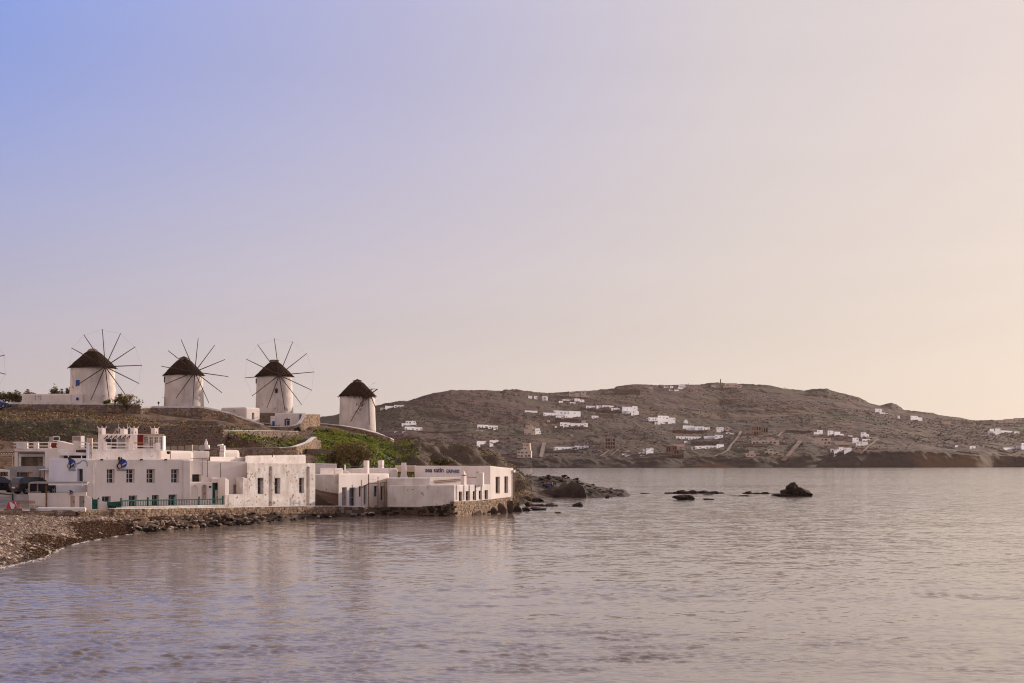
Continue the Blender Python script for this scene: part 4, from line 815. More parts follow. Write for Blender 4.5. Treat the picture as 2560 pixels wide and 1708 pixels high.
wr2 = Wall(222.5, 128.5, 40, 231); block(wr2, .5, 5.9, 1109.5, W2, tc_, 'flue_face', [(224, 1110, 227.5, 1113, .15)], .03)
# pavilion with four pigeon-house chimneys
pv = newb('roof_pavilion', 'rooftop pavilion with a dark red panel and white glazed corner', 325, 1124, 138, 'pavilion')
wl = Wall(245, 134.5, 47, 343); block(wl, 4, 6.6, (1084.5, 1085.5), W1, pv, 'wall', (), .05)
for i in range(6): x = 260 + i * 11.2; q = wl.p(wl.hit(x), .04, wl.z(x, 1097)); q2 = wl.p(wl.hit(x + 4.5), .35, wl.z(x + 4.5, 1089)); G().tube(q, q2, .045, .045, 5).build('bracket_pole', WOODD, pv); G().tube(q2, wl.p(wl.hit(x + 7), .02, wl.z(x + 7, 1096)), .03, .03, 5).build('bracket_stay', WOODD, pv)
for r, m in (((264, 1098, 276, 1112), BLACK), ((279, 1098, 290, 1122), WOODD), ((296, 1096, 311, 1122), SHUT), ((311.5, 1096, 322, 1122), BEI)): door(pv, wl, r, 0, m, 2, 'panel')
wr3 = Wall(343, 140.6, 47, 358); block(wr3, 3, 6.6, 1086.5, REDP, pv, 'red_panel', (), .02)
wg = Wall(357, 141.6, 10, 409); GL = [(359.5, 1091.5, 370.5, 1110), (372.5, 1091.5, 383, 1124), (385, 1091.5, 395.5, 1124), (397.5, 1091.5, 406.5, 1124)]
block(wg, 3, 6.4, (1087.5, 1089), WHT, pv, 'glazed_corner', [(*r, .12) for r in GL], .02)
for r in GL: window(pv, wg, r, .12, WHT, PANEB, 1, 3, .05)
G().prism([Wall(342, 140.4, 25, 411).A, Wall(342, 140.4, 25, 411).B, Wall(342, 140.4, 25, 411).B + Vector((-1, 3)), Wall(342, 140.4, 25, 411).A + Vector((-1, 3))], gz(1087, 141), gz(1085, 141)).build('roof_slab', BEI, pv)
def pigeon(cx, y0, y1, Y, holes, label):
    e = newb('pigeon_chimney', label, cx, y1, Y, 'chimney'); e['group'] = 'horned pigeon house chimneys on the pavilion'
    h = 9.6; wa = Wall(cx - h + 9.5, Y, -8, cx - h); wb = Wall(cx - h + 9.5, Y, 60, cx + h); z0, z1 = gz(y1 + 1, Y), gz(y0, Y)
    tr = lambda wl, x: [(wl, (x - 1.6, y1 - 7.5, x + 1.6, y1 - 2), .2, 1)]
    body([wa.A, wa.B, wb.B, wa.A + (wb.B - wb.A)], z0, z1, W1, e, 'stack', (tr(wa, cx - 4.8) if holes & 1 else []) + (tr(wb, cx + 4.5) if holes & 2 else []), .05)
    for c_ in (wa.A, wa.B, wb.B, wa.A + (wb.B - wb.A)):
        m = (wa.A + wb.B) / 2; d = (c_ - m).normalized(); p = Vector((c_.x - d.x * .05, c_.y - d.y * .05, z1 - .05)); G().tube(p, p + Vector((d.x * .16, d.y * .16, .24)), .06, .02, 6).build('horn', W1, e)
pigeon(255, 1070, 1086, 134.2, 1, 'horned white pigeon chimney at the left corner of the pavilion, taller in its shaded side')
pigeon(309.5, 1072, 1085, 138.5, 0, 'horned white pigeon chimney without openings in the middle of the pavilion roof')
pigeon(335, 1070, 1086, 138.2, 3, 'horned white pigeon chimney with two triangular openings left of the red panel')
pigeon(386.5, 1070.5, 1086, 142.4, 2, 'horned white pigeon chimney standing over the glazed corner')
ea = newb('trestle_frame', 'pale crossed timber trestle between two pigeon chimneys', 291, 1085, 139, 'trestle')
for (x0, y0, x1, y1) in ((284, 1085, 291.5, 1071), (291, 1070.5, 299, 1084), (288, 1078, 292, 1085), (288, 1076, 294, 1076)): G().tube(at(x0, y0, 138.6), at(x1, y1, 138.8), .06, .06, 6).build('strut', TAN, ea)
for x, nm in ((296.5, 'left'), (319, 'right')): p = at(x, 1086, 139.5); o = newb('antenna', 'thin antenna rod %s the blind pigeon chimney' % ('left of' if nm == 'left' else 'right of'), x, 1086, 139.5, 'antenna'); G().tube(p, (p.x, p.y, gz(1060, 139.5)), .02, .015, 5).build('rod', WHT, o)
# roof boxes left of the pavilion
o = newb('roof_cabinet', 'beige slatted cabinet with a bright white right side on the left roof', 196, 1110, 139, 'cabinet'); wl = Wall(181, 139, 10, 203); block(wl, .9, 6.3, 1090.5, BEI, o, 'louvre_face', (), 0); wl2 = Wall(202.5, 139.1, 60, 211.5); block(wl2, .7, 6.3, 1090, WHT, o, 'side', (), .02)
for i in range(6): G().obox(wl.p(wl.len / 2, .02, wl.z(190, 1093 + i * 2.6)), T3(wl.t) * (wl.len / 2 - .08), T3(wl.n) * .02, (0, 0, .03)).build('slat', SHUT, o)
o = newb('roof_cabinet', 'plain pale box between the slatted cabinet and the pavilion', 224, 1108, 140, 'cabinet'); wl = Wall(217, 140, 10, 230); block(wl, .8, 6.3, 1095.5, BEI, o, 'box', (), .02); block(Wall(217, 139.9, 10, 218.5), .04, 6.4, 1095.2, WHT, o, 'trim', (), 0)
o = newb('roof_frame', 'open white metal frame with one filled side on the left roof', 136, 1106, 140, 'frame'); wl = Wall(123, 140, 5, 148)
for r in ((123, 1092, 133, 1105),): s0, s1, zb, zt = wl.rect(r); G().obox(wl.p((s0 + s1) / 2, 0, (zb + zt) / 2), T3(wl.t) * (s1 - s0) / 2, T3(wl.n) * .05, (0, 0, (zt - zb) / 2)).build('panel', GREY, o)
for (x0, y0, x1, y1) in ((133, 1092, 148, 1092), (148, 1092, 148, 1106), (133, 1102, 148, 1102)): G().tube(wl.p(wl.hit(x0), 0, wl.z(x0, y0)), wl.p(wl.hit(x1), 0, wl.z(x1, y1)), .045, .045, 6).build('bar', WHT, o)
# left roofs and rails
a = newb('roof_terrace', 'low white roof terrace with posts and rails behind the shop house', 90, 1130, 143, 'terrace')
wl = Wall(36, 143, 4, 146); block(wl, 5, 4.5, (1122, 1120), W1, a, 'parapet', (), .05)
for (x0, x1, m) in ((41, 69, BEI), (84, 96, W1), (120, 127, W1)): wq = object.__new__(Wall).set(wl.p(wl.hit(x0), .05).xy, wl.p(wl.hit(x1), .05).xy); block(wq, .35, wl.z(x0, 1124), 1104.5, W1, a, 'post', (), .03)
for (x0, x1) in ((69, 84), (96, 120), (127, 143), (34, 41)):
    for y in (1106.5, 1115): G().tube(wl.p(wl.hit(x0), -.05, wl.z(x0, y)), wl.p(wl.hit(x1), -.05, wl.z(x1, y)), .05, .05, 6).build('rail', WHT, a)
for y in (1107, 1112, 1118): wq = object.__new__(Wall).set(wl.p(wl.hit(42), .12).xy, wl.p(wl.hit(58), .12).xy); G().obox(wq.p(wq.len / 2, 0, wl.z(50, y)), T3(wq.t) * wq.len / 2, T3(wq.n) * .05, (0, 0, .07)).build('bright_slat', WHT, a)
door(a, wl, (128, 1108, 141.5, 1119), -.02, REDP, 1, 'red_panel')
a = newb('white_house', 'white flat roofed block with a sloping parapet and projecting slab left of the chimney', 165, 1146, 136)
wl = Wall(143, 136.5, 8, 186); block(wl, 3, 5.4, (1101.5, 1112), W1, a, 'parapet', (), .06); wq = Wall(183, 135.4, 15, 197); block(wq, .8, gz(1122, 135), 1102, W1, a, 'post', (), .05)
for y in (1105.5, 1114): G().tube(wq.p(wq.len, -.1, gz(y, 135)), at(216, y + 1, 133.6), .045, .045, 6).build('rail', WHT, a)
wl = Wall(143, 135, 10, 216); block(wl, 6, 4.6, (1124, 1121), W1, a, 'wall', (), .05)
ws = Wall(143, 133.6, 10, 215); block(ws, 2.2, gz(1139, 133.6), (1130, 1132), W1B, a, 'balcony_slab', (), .05)
wd_ = Wall(160, 134.2, 10, 214); block(wd_, .8, gz(1147, 134), 1139.5, WOODD, a, 'painted_recess_shade', (), 0)  # dark block painted in for the shade under the slab
for x in (171, 204): p = at(x, 1139, 133.5); G().tube(p, (p.x, p.y, gz(1147, 133.5)), .05, .05, 6).build('post', WHT, a)
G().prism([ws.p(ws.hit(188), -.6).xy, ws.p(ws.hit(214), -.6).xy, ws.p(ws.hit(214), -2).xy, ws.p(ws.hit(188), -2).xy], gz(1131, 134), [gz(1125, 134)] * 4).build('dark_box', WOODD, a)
a = newb('white_house', 'stepped white block with a side wall left of the bluish shaded wing', 118, 1165, 136); wl = Wall(112, 137.5, 10, 146); block(wl, 4, 3.5, (1122, 1121), W1, a, 'wall', (), .06)
# --- middle house with green door
a = newb('white_house', 'white house with a green door and arched niche beside the two storey house', 530, 1262, 138)
wb_ = Wall(472, 136.4, 47, 618); block(wb_, 6, .9, (1152, 1154.5), W1, a, 'wall', [(480.5, 1186, 503, 1204.5, .5), (583.5, 1212, 597, 1234.5, .35)], .06)
window(a, wb_, (480.5, 1186, 503, 1204.5), .5, WOODD, PANE, 1, 1, .05); door(a, wb_, (583.5, 1212, 597, 1234.5), .35, BEI, 2, 'door', 'blind plastered doorway')
wb2 = Wall(472, 135.2, 47, 531); block(wb2, 1.6, .9, (1205.5, 1206), W1, a, 'front_wall', [(479.5, 1213, 495, 1244, .12, 1), (504, 1211.5, 518.5, 1250, .4, 1)], .05)
door(a, wb2, (505, 1218, 517.5, 1250), .4, BEI, 3, 'door', 'weathered wooden arched door')
wb3 = Wall(528, 137.1, 47, 562.5); block(wb3, 2.4, .9, (1194.5, 1195), W1, a, 'porch', [(528.5, 1207, 548.5, 1259.5, .35)], .10)
door(a, wb3, (529, 1207, 541, 1259.5), .33, GREEN, 4, 'door', 'tall green plank door'); door(a, wb3, (541.5, 1207, 548, 1225), .33, WOODR, 1, 'shutter'); door(a, wb3, (541.5, 1225, 548, 1259.5), .3, W1B, 1, 'leaf')
for x in (524.5, 552.5): wq = wb3 if x > 530 else wb2; p = wq.p(wq.hit(x), .0, wq.z(x, 1217.5)); G().tube(p, p + T3(wq.n) * .22, .11, .07, 8).build('wall_lamp', BLACK, a)
for x, y0, y1 in ((505, 1147, 1189), (518.5, 1150, 1193), (551, 1158, 1195)): G().tube(wb_.p(wb_.hit(x), .03, wb_.z(x, y0)), wb_.p(wb_.hit(x), .03, wb_.z(x, y1)), .022, .022, 5).build('cable', WOODD, a)
G().tube(wb_.p(wb_.hit(476), .03, wb_.z(476, 1147)), wb_.p(wb_.hit(517), .03, wb_.z(517, 1146.5)), .022, .022, 5).build('cable', WOODD, a)
wb4 = Wall(399, 138.5, 60, 482); block(wb4, 5, 5.0, (1126, 1127.5), W1, a, 'upper_roof', (), .25)
wb5 = Wall(480, 143.2, 47, 523); block(wb5, 4, 5.0, (1127, 1128.5), W1, a, 'upper_roof', (), .06)
wb6 = Wall(525, 142.6, 62, 614); block(wb6, 4, 4.6, (1142, 1142.5), W1, a, 'upper_roof', (), .06)
wb7 = Wall(552, 150.5, 60, 598.5); block(wb7, 3, 5.0, (1124.5, 1125), W1, a, 'upper_roof', (), .35)
o = newb('curved_chimney', 'white chimney with a forward curling top in front of the stone wall', 555, 1143, 150, 'chimney'); pts = [(551, 1142), (552, 1128), (551.5, 1120), (549, 1114)]
for (x0, y0), (x1, y1) in zip(pts[:-1], pts[1:]): p0, p1 = at(x0 + 2, y0, 150), at(x1 + 2, y1, 149.8 - .1); G().prism([(p0.x - .18, p0.y), (p0.x + .3, p0.y), (p0.x + .3, p0.y + .6), (p0.x - .18, p0.y + .6)], p0.z - .05, p1.z).build('stack', W1, o)
G().obox(at(551, 1112.8, 149.8), (.25, 0, .05), (0, .35, 0), (0, 0, .07)).build('lip', W1, o)
o = newb('urn_chimney', 'small white urn shaped chimney on a square block above the middle house', 516, 1124, 149, 'chimney'); p = at(516, 1123, 149); pbox(o, 'plinth', 511, 521.5, 1112.5, 1124, 149, .6, W1, 0, .03)
G().lathe(at(515.5, 1113, 149.3), [(.17, -.02), (.19, .12), (.15, .32), (.09, .46), (.06, .5), (.08, .58), (.02, .64)], 12).build('urn', W1, o, True)
o = newb('satellite_dish', 'pale satellite dish beside the urn shaped chimney', 505, 1124, 148.5, 'dish'); G().lathe((0, 0, 0), [(.02, 0), (.2, .03), (.34, .10), (.35, .11)], 18, cap=False).build('reflector', GREY, o, True)
o.children[0].data.transform(Matrix.Translation(at(504.5, 1121, 148.4)) @ Vector((.35, -1, .3)).to_track_quat('Z', 'Y').to_matrix().to_4x4()); G().tube(at(505, 1121, 148.6), at(505, 1127, 148.7), .04, .04, 6).build('mast', GREY, o)
o = newb('floodlight', 'round dark floodlight on a short pole above the two storey roof', 423, 1147, 136.5, 'lamp'); p = at(421, 1131.5, 136.5); G().lathe((0, 0, 0), [(.03, -.17), (.13, -.12), (.19, 0), (.17, .1), (.1, .13)], 14).build('head', BLACK, o, True); o.children[0].data.transform(Matrix.Translation(p)); G().tube(at(426, 1128, 136.5), at(426, 1148, 136.5), .035, .035, 6).build('pole', RUST, o)
# --- weathered tall house
a = newb('white_house', 'tall weathered house with peeling whitewash, three deep windows and slit niches', 700, 1267, 144)
w9 = Wall(562, 137.2, 62, 788); A9 = w9.p(w9.hit(617)).xy; wt9 = object.__new__(Wall).set(A9, w9.B)
WN = [(644, 1194.5, 658.5, 1235.5, .45), (686.5, 1195, 701, 1235, .45), (748, 1194.5, 760.5, 1233, .4)]; NI = [(671.5, 1165, 681, 1275, .28, 1), (765.5, 1166, 774, 1275, .28, 1)]
block(wt9, 8, .6, (1157, 1159), W2, a, 'wall', WN + NI, .08)
for r in WN: window(a, wt9, r[:4], r[4], BGREY, PANE, 0, 1, .08)
wl9 = object.__new__(Wall).set(w9.A, A9); block(wl9, .5, .6, (1236.5, 1236), W2, a, 'low_wall', (), .05)
wq = object.__new__(Wall).set(w9.p(w9.hit(562)).xy, w9.p(w9.hit(572.5)).xy); block(wq, .9, .8, (1194, 1200), W1, a, 'pier', (), .06); wq = object.__new__(Wall).set(w9.p(w9.hit(606.5)).xy, w9.p(w9.hit(618)).xy); block(wq, .8, .8, (1192.5, 1196), W2, a, 'pier', (), .06)
wu9 = Wall(612, 146.5, 62, 764); block(wu9, 5, 4.5, (1139.5, 1137), W1B, a, 'upper_roof', (), .2)
for x, y0, y1 in ((613.5, 1126, 1150), (681, 1129, 1143)): p = at(x, y0, 147); G().tube(p, (p.x, p.y, gz(y1, 147)), .06, .06, 6).build('stovepipe', RUST, a)
# --- recess between the houses
a = newb('white_house', 'low lilac shaded house front with white roof boxes, set back behind dark rocks', 815, 1266, 155)
w10 = Wall(780, 164, 5, 856); block(w10, 5, .6, (1186, 1186.5), W1B, a, 'wall', (), .08); block(Wall(785, 172, 8, 842), .4, 3, (1158, 1159.5), W1, a, 'rear_wall', (), .04)
block(Wall(800, 168, 50, 834), 2, 3.5, 1170, W1, a, 'roof_box', (), .12); block(Wall(835, 156, 55, 857), 2, 3.5, 1171, W1, a, 'roof_box', (), .1); block(Wall(857, 157.5, 30, 874), 2, 3.5, (1175.5, 1180), W1, a, 'roof_box', (), .1)
o = newb('chimney', 'thin white flue pipe standing on the low roofs', 863, 1178, 160, 'chimney'); p = at(862.5, 1178, 160); G().tube(p, (p.x, p.y, gz(1162, 160)), .13, .09, 8).build('pipe', W1, o)
# --- house with scaffold
a = newb('white_house', 'sunlit low house with blue grey double doors behind the rusty pole frame', 900, 1267, 158)
w11 = Wall(846, 152.6, 62, 972); DR = [(855, 1218.5, 867.5, 1268, .3), (873.5, 1219, 889, 1268, .3), (897.5, 1215.5, 904.5, 1243, .3), (909, 1213, 917, 1262, .3), (934.5, 1215, 945, 1242, .3), (952, 1215.5, 961, 1252, .3)]
block(w11, 8, .5, (1184.5, 1184), W1, a, 'wall', DR, .12)
door(a, w11, DR[0], .3, SHUT, 2, 'door', 'plain grey door'); window(a, w11, DR[1], .3, BGREY, PANE, 1, 1, .10, 'glazed_door'); window(a, w11, DR[2], .3, BGREY, PANE, 1, 0); window(a, w11, DR[3], .3, BGREY, PANEB, 1, 0, .08, 'glazed_door'); window(a, w11, DR[4], .3, BGREY, PANE, 1, 0); window(a, w11, DR[5], .3, WHT, PANE, 0, 0, .07)
block(Wall(885, 161, 20, 972), 4, 3.4, (1172.5, 1170), W1, a, 'roof_block', (), .08); wq = Wall(969, 163.5, 30, 994); block(wq, 2, 3.2, 1171, W1, a, 'roof_hut', [(983, 1176, 992, 1193, .1)], .3)
for nm, x0, x1, y0, Y, lab in (('chimney', 908.5, 923.5, 1151.5, 160, 'square white chimney, left one of the pair on the sunlit low house'), ('chimney', 945, 960.5, 1151, 163, 'square white chimney, right one of the pair on the sunlit low house')):
    o = newb(nm, lab, x0 + 7, 1186, Y, 'chimney'); o['group'] = 'square chimneys on the low house'; xm = x0 + 10; wa = Wall(xm, Y, -12, x0); wb = Wall(xm, Y, 68, x1); body([wa.A, wa.B, wb.B, wa.A + (wb.B - wb.A)], gz(1186, Y), gz(y0, Y), W1, o, 'stack', (), .04)
o = newb('chimney', 'tapering white chimney flaring at its foot near the painted sign', 1009, 1193, 164, 'chimney'); pts = [(1003.5, 1014.5, 1157), (1003, 1015, 1178), (1001, 1017, 1190), (999, 1018.5, 1194)]; g = G()
for (l0, r0, y0), (l1, r1, y1) in zip(pts[:-1], pts[1:]):
    n0 = [at(l0, y0, 164), at(r0, y0, 164)]; n1 = [at(l1, y1, 164), at(r1, y1, 164)]; d0, d1 = n0[1].x - n0[0].x, n1[1].x - n1[0].x
    vs = [(n1[0].x, 164, n1[0].z), (n1[1].x, 164, n1[0].z), (n1[1].x, 164 + d1, n1[0].z), (n1[0].x, 164 + d1, n1[0].z), (n0[0].x, 164, n0[0].z), (n0[1].x, 164, n0[0].z), (n0[1].x, 164 + d0, n0[0].z), (n0[0].x, 164 + d0, n0[0].z)]
    g.add(vs, [(0, 1, 5, 4), (1, 2, 6, 5), (2, 3, 7, 6), (3, 0, 4, 7), (4, 5, 6, 7)])
g.build('stack', W1, o)
o = newb('pole_frame', 'rusty pole pergola frame with cross bars before the sunlit low house', 940, 1272, 154.5, 'pergola')
for x, y0, y1, Y, m in ((921.5, 1186, 1272, 153.5, RUST), (945, 1192, 1271, 155, RUST), (960.5, 1208, 1268, 156, RUST), (903.5, 1200, 1268, 153, TAN), (922, 1200, 1268, 156.5, TAN)): p = at(x, y0, Y); G().tube(p, (p.x, p.y, gz(y1, Y)), .05, .05, 6).build('pole', m, o)
for a_, b_ in (((921.5, 1208, 153.5), (945, 1208, 155)), ((945, 1207.5, 155), (968, 1206.5, 157)), ((921.5, 1198.5, 153.5), (945, 1198.5, 155)), ((903.5, 1220, 153), (921.5, 1209, 153.5)), ((952, 1207.5, 155.5), (952, 1250, 155.6))): G().tube(at(*a_), at(*b_), .05 if a_[1] > 1200 else .035, .05, 6).build('cross_bar', RUST if a_[1] > 1205 else WHT, o)
# --- sea front restaurant at the point
a = newb('white_house', 'low whitewashed waterside restaurant with small windows above a rough stone base', 1080, 1290, 155, 'restaurant')
wF = Wall(968, 156.8, -26, 1135); wS = Wall(1135, wF.B.y, 68, 1225); wS2 = Wall(1135, wF.B.y, 68, 1283.5); cor = wS.B
SW = [(1147, 1229, 1156, 1253, .3), (1164.5, 1228, 1173.5, 1252, .3), (1182, 1228, 1190, 1250.5, .3), (1197, 1226.5, 1205, 1249, .3), (1211.5, 1225.5, 1220, 1248.5, .3)]
D = 7.5; zt = gz(1213, wF.B.y); zbF = .95
body([wF.A, wF.B, wS.B, wF.A + (wS.B - wF.B)], .7, [gz(1214, wF.A.y), zt, gz(1211, cor.y), zt], W1B, a, 'wall', [(wS, r[:4], .3, 0) for r in SW], .10)
for r in SW: window(a, wS, r, .3, WOODB, PANE, 0, 1, .10)
wst = Wall(968, 157.4, -26, 1075); block(wst, 5.5, 2.6, (1195.5, 1195.5), W1B, a, 'raised_roof', (), .08)
wst2 = Wall(1074, wst.Y(1074) + .1, 52, 1160); block(wst2, .35, 3.0, (1194, 1192), W1, a, 'roof_parapet', (), .05)
for r0, r1 in (((1082, 1203), (1150, 1198)), ((1085, 1207), (1150, 1202))): G().tube(wst2.p(wst2.hit(r0[0]), .1, wst2.z(*r0)), wst2.p(wst2.hit(r1[0]), .1, wst2.z(*r1)), .04, .04, 6).build('roof_pipe', RUST, a)
for x in (1141, 1159, 1173, 1188, 1203): G().tube(wS.p(wS.hit(x), .05, wS.z(x, 1213)), wS.p(wS.hit(x), .05, wS.z(x, 1250)), .045, .045, 6).build('downpipe', RUST if x == 1188 else W1B, a)
b2 = newb('white_house', 'taller white end house with the blue painted shop name and two long windows', 1225, 1255, 162, 'restaurant')
wN = Wall(1225, cor.y, -23, 1036); wE = object.__new__(Wall).set(cor, wS2.B); LW = [(1239, 1192, 1249.5, 1234, .35), (1261, 1191, 1270.5, 1233, .35)]
body([wN.A, wN.B, wE.B, wN.A + (wE.B - wE.A)], 1.0, [gz(1164.5, wN.A.y), gz(1165, cor.y), gz(1171, wE.B.y), gz(1169, wN.A.y + 3)], W1, b2, 'wall', [(wE, r[:4], .35, 0) for r in LW], .10)
for r in LW: window(b2, wE, r, .35, WOODB, PANE, 0, 1, .12)
fit_text('sea satin', wN, 1063, 1109, 1180.8, 12.0, NAVY, b2, 'lettering', .02, .020)
wpn = wN.shift(.03); s0, s1, zb, zt_ = wpn.rect((1112, 1167.5, 1151, 1185)); G().obox(wpn.p((s0 + s1) / 2, -.02, (zb + zt_) / 2), T3(wpn.t) * (s1 - s0) / 2, T3(wpn.n) * .012, (0, 0, (zt_ - zb) / 2)).build('name_board', WHT, b2)
fit_text('GRIPARIS', wN, 1115.5, 1149, 1183, 9.4, NAVY, b2, 'lettering', .05, .014)
G().tube(wE.p(wE.len - .15, .12, 4.6), wE.p(wE.len - .15, .12, 1.2), .09, .09, 8).build('downpipe', RUST, b2); G().obox(wE.p(wE.len - .15, .12, 4.75), T3(wE.t) * .18, T3(wE.n) * .12, (0, 0, .14)).build('hopper', WHT, b2)
o = newb('chimney', 'white chimney with a pointed cap on the low restaurant roof edge', 1160, 1213, 156.5, 'chimney'); wl = Wall(1160.5, 156.6, -25, 1152); wl2 = Wall(1160.5, 156.6, 68, 1166.5); body([wl.A, wl.B, wl2.B, wl.A + (wl2.B - wl2.A)], 3.0, gz(1190, 156.6), W1, o, 'stack', (), .03)
g = G(); m = (wl.A + wl2.B) / 2; cs = [wl.A, wl.B, wl2.B, wl.A + (wl2.B - wl2.A)]; g.add([(q.x, q.y, gz(1187, 156.6)) for q in cs] + [(m.x, m.y, gz(1176, 156.6))], [(0, 1, 4), (1, 2, 4), (2, 3, 4), (3, 0, 4)]); g.build('cap', W1, o)
G().obox((m.x, m.y, gz(1188.5, 156.6)), (.22, 0, 0), (0, .25, 0), (0, 0, .06)).build('tile_band', STN[1], o)
o = newb('roof_cabinet', 'white box with a short pipe on the restaurant roof before the shop name wall', 1198, 1212, 159, 'cabinet'); pbox(o, 'box', 1189, 1207, 1182, 1214, 159.3, .8, W1, -10, .03); G().tube(at(1190, 1180.5, 159.2), at(1197, 1180.5, 159.2), .04, .04, 6).build('pipe', BLACK, o)
G().tube(at(1166, 1193, 157.6), at(1190, 1193.5, 159.2), .035, .035, 6).build('pipe', BLACK, o)
for i, (x0, x1, y) in enumerate(((985, 1040, 1163), (985, 1036, 1169))): pass
o = newb('low_beam', 'long pale beam bridging the gap between the low house and shop name wall', 1018, 1168, 166, 'beam'); wl = Wall(988, 168, -12, 1037); G().prism([wl.A, wl.B, wl.B - wl.n * .4, wl.A - wl.n * .4], gz(1179.5, 168), gz(1166, 168)).build('beam', BEI, o); G().prism([wl.A, wl.B, wl.B - wl.n * .5, wl.A - wl.n * .5], gz(1166, 168) + .004, gz(1164, 168)).build('cap', W1, o)
# stone foundations
stone_wall('stone_foundation', 'rough brown stone base in the water under the small restaurant windows', [(1135.5, wF.B.y - .25, 1254, 1291), (1180, wS.Y(1180) - .25, 1253, 1287), (1227, wS.Y(1227) - .25, 1249, 1283), (1280, wS2.Y(1280) - .25, 1242, 1279)], .5, .26, None, [STN[1], STN[0]], cat='foundation')
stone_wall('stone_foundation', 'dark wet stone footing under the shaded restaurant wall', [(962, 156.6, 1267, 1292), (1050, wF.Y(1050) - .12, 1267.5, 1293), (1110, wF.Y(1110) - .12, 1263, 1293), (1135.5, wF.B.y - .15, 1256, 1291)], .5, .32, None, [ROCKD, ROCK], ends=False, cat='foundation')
# --- quay wall and terrace in front
stone_wall('quay_wall', 'low segment of grey quay wall at the end of the pebble beach', [(143, 118, 1276, 1293), (187, 119.4, 1276, 1292.5)], .7, .24, None, [STN[2], STN[0]])
stone_wall('quay_wall', 'short tan stone quay wall in front of the green gate', [(199, 119.4, 1275.5, 1291.5), (275, 122, 1276, 1290)], .6, .26, None, [STN[1], STN[0]])
stone_wall('quay_wall', 'long stone quay wall below the green railing and weathered house', [(284, 122, 1273, 1290), (361, 125, 1272.5, 1289), (435, 129, 1271.5, 1287.5), (508, 132.5, 1270.5, 1285.5), (577, 136, 1269.5, 1283), (670, 141, 1267.5, 1280), (760, 146.5, 1266, 1278), (846, 151.5, 1266.5, 1277)], .6, .26, .06, [STN[1], STN[0], STN[0]])
stone_wall('quay_wall', 'low grey concrete edged quay wall below the blue grey doors', [(852, 150.8, 1266.5, 1282), (907, 152.6, 1267.5, 1282)], .6, .4, .08, [STN[2], ROCK])
o = newb('terrace_kerb', 'low white plastered terrace wall carrying the green railing', 430, 1270, 130, 'wall'); wk = Wall(303, 125.2, 55, 562); block(wk, .35, .9, (1267, 1262), W1B, o, 'wall', (), .05)
o = newb('railing', 'long green wooden railing along the terrace of the two storey house', 430, 1268, 130, 'railing')
PX = [303, 370, 434.5, 498, 557]; wk = wk.shift(-.15)
for x in PX: q = wk.p(wk.hit(x), 0, 0); G().obox((q.x, q.y, wk.z(x, 1258 - (x - 303) * .02)), T3(wk.t) * .06, T3(wk.n) * .06, (0, 0, .47)).build('post', GREEN, o)
yT, yB = (lambda x: 1252 - (x - 303) * .017), (lambda x: 1266.3 - (x - 303) * .018)
for f_, rr in ((yT, .05), (yB, .04)): G().tube(wk.p(wk.hit(303), 0, wk.z(303, f_(303))), wk.p(wk.hit(557), 0, wk.z(557, f_(557))), rr, rr, 6).build('rail', GREEN, o)
n = 62; bal = None
for i in range(n):
    x = 306 + i * (252 - 2) / (n - 1); q = wk.p(wk.hit(x), 0, 0); z0, z1 = wk.z(x, yB(x)), wk.z(x, yT(x))
    if bal is None: bal = G().tube((0, 0, 0), (0, 0, 1), .026, .026, 5).mesh('baluster', GREEN)
    b_ = link('baluster', bal, o); b_.matrix_parent_inverse = Matrix(); b_.location = Vector((q.x, q.y, z0)) - o.location; b_.scale = (1, 1, z1 - z0)
o = newb('gate', 'solid green board gate with a small white notice left of the railing', 285, 1275, 124, 'gate'); wl = Wall(268, 123.6, 40, 303)
for i in range(8): r = (268 + i * 4.3, 1255.5 - .3 * i, 268 + i * 4.3 + 4.0, 1276 if i < 5 else 1268); door(o, wl, r, 0, GREEN, 1, 'board')
s0, s1, zb, zt = wl.rect((290, 1259.5, 295, 1268.5)); G().obox(wl.p((s0 + s1) / 2, .06, (zb + zt) / 2), T3(wl.t) * (s1 - s0) / 2, T3(wl.n) * .01, (0, 0, (zt - zb) / 2)).build('notice', WHT, o); G().obox(wl.p((s0 + s1) / 2, .075, (zb + zt) / 2 + .03), T3(wl.t) * .035, T3(wl.n) * .005, (0, 0, .07)).build('notice_print', BLACK, o)
o = newb('gate', 'narrow green door in the white garden wall below the wing', 236, 1273, 123, 'gate'); wl = Wall(229.5, 123, 30, 243.5); door(o, wl, (229.5, 1248.5, 243.5, 1273), 0, GREEN, 3, 'board'); [G().lathe(wl.p(wl.hit(x), 0, wl.z(x, 1248)), [(.05, 0), (.07, .08), (.02, .14)], 8).build('finial', BLACK, o) for x in (231, 246)]
o = newb('garden_wall', 'white garden wall with a curved shoulder between the two green gates', 255, 1275, 123, 'wall'); wl = Wall(243.5, 123.3, 35, 268); n = 9; tops = [1246.5, 1246, 1247, 1249.5, 1252.5, 1254.5, 1255.3, 1255.5, 1255.5]
for i in range(1): 
    g = G(); ss = [wl.len * k / (n - 1) for k in range(n)]; vs = []
    for off in (0, -.35): vs += [wl.p(s_, off, .8) for s_ in ss] + [wl.p(s_, off, gz(tops[k], wl.A.y)) for k, s_ in enumerate(ss)]
    N2 = 2 * n; fs = []
    for k in range(n - 1): fs += [(k, k + 1, n + k + 1, n + k), (N2 + k + 1, N2 + k, N2 + n + k, N2 + n + k + 1), (n + k, n + k + 1, N2 + n + k + 1, N2 + n + k)]
    fs += [(0, n, N2 + n, N2), (n - 1, N2 + n - 1, N2 + N2 - 1, N2 - 1)]; g.add(vs, fs); g.build('wall', W1, o)
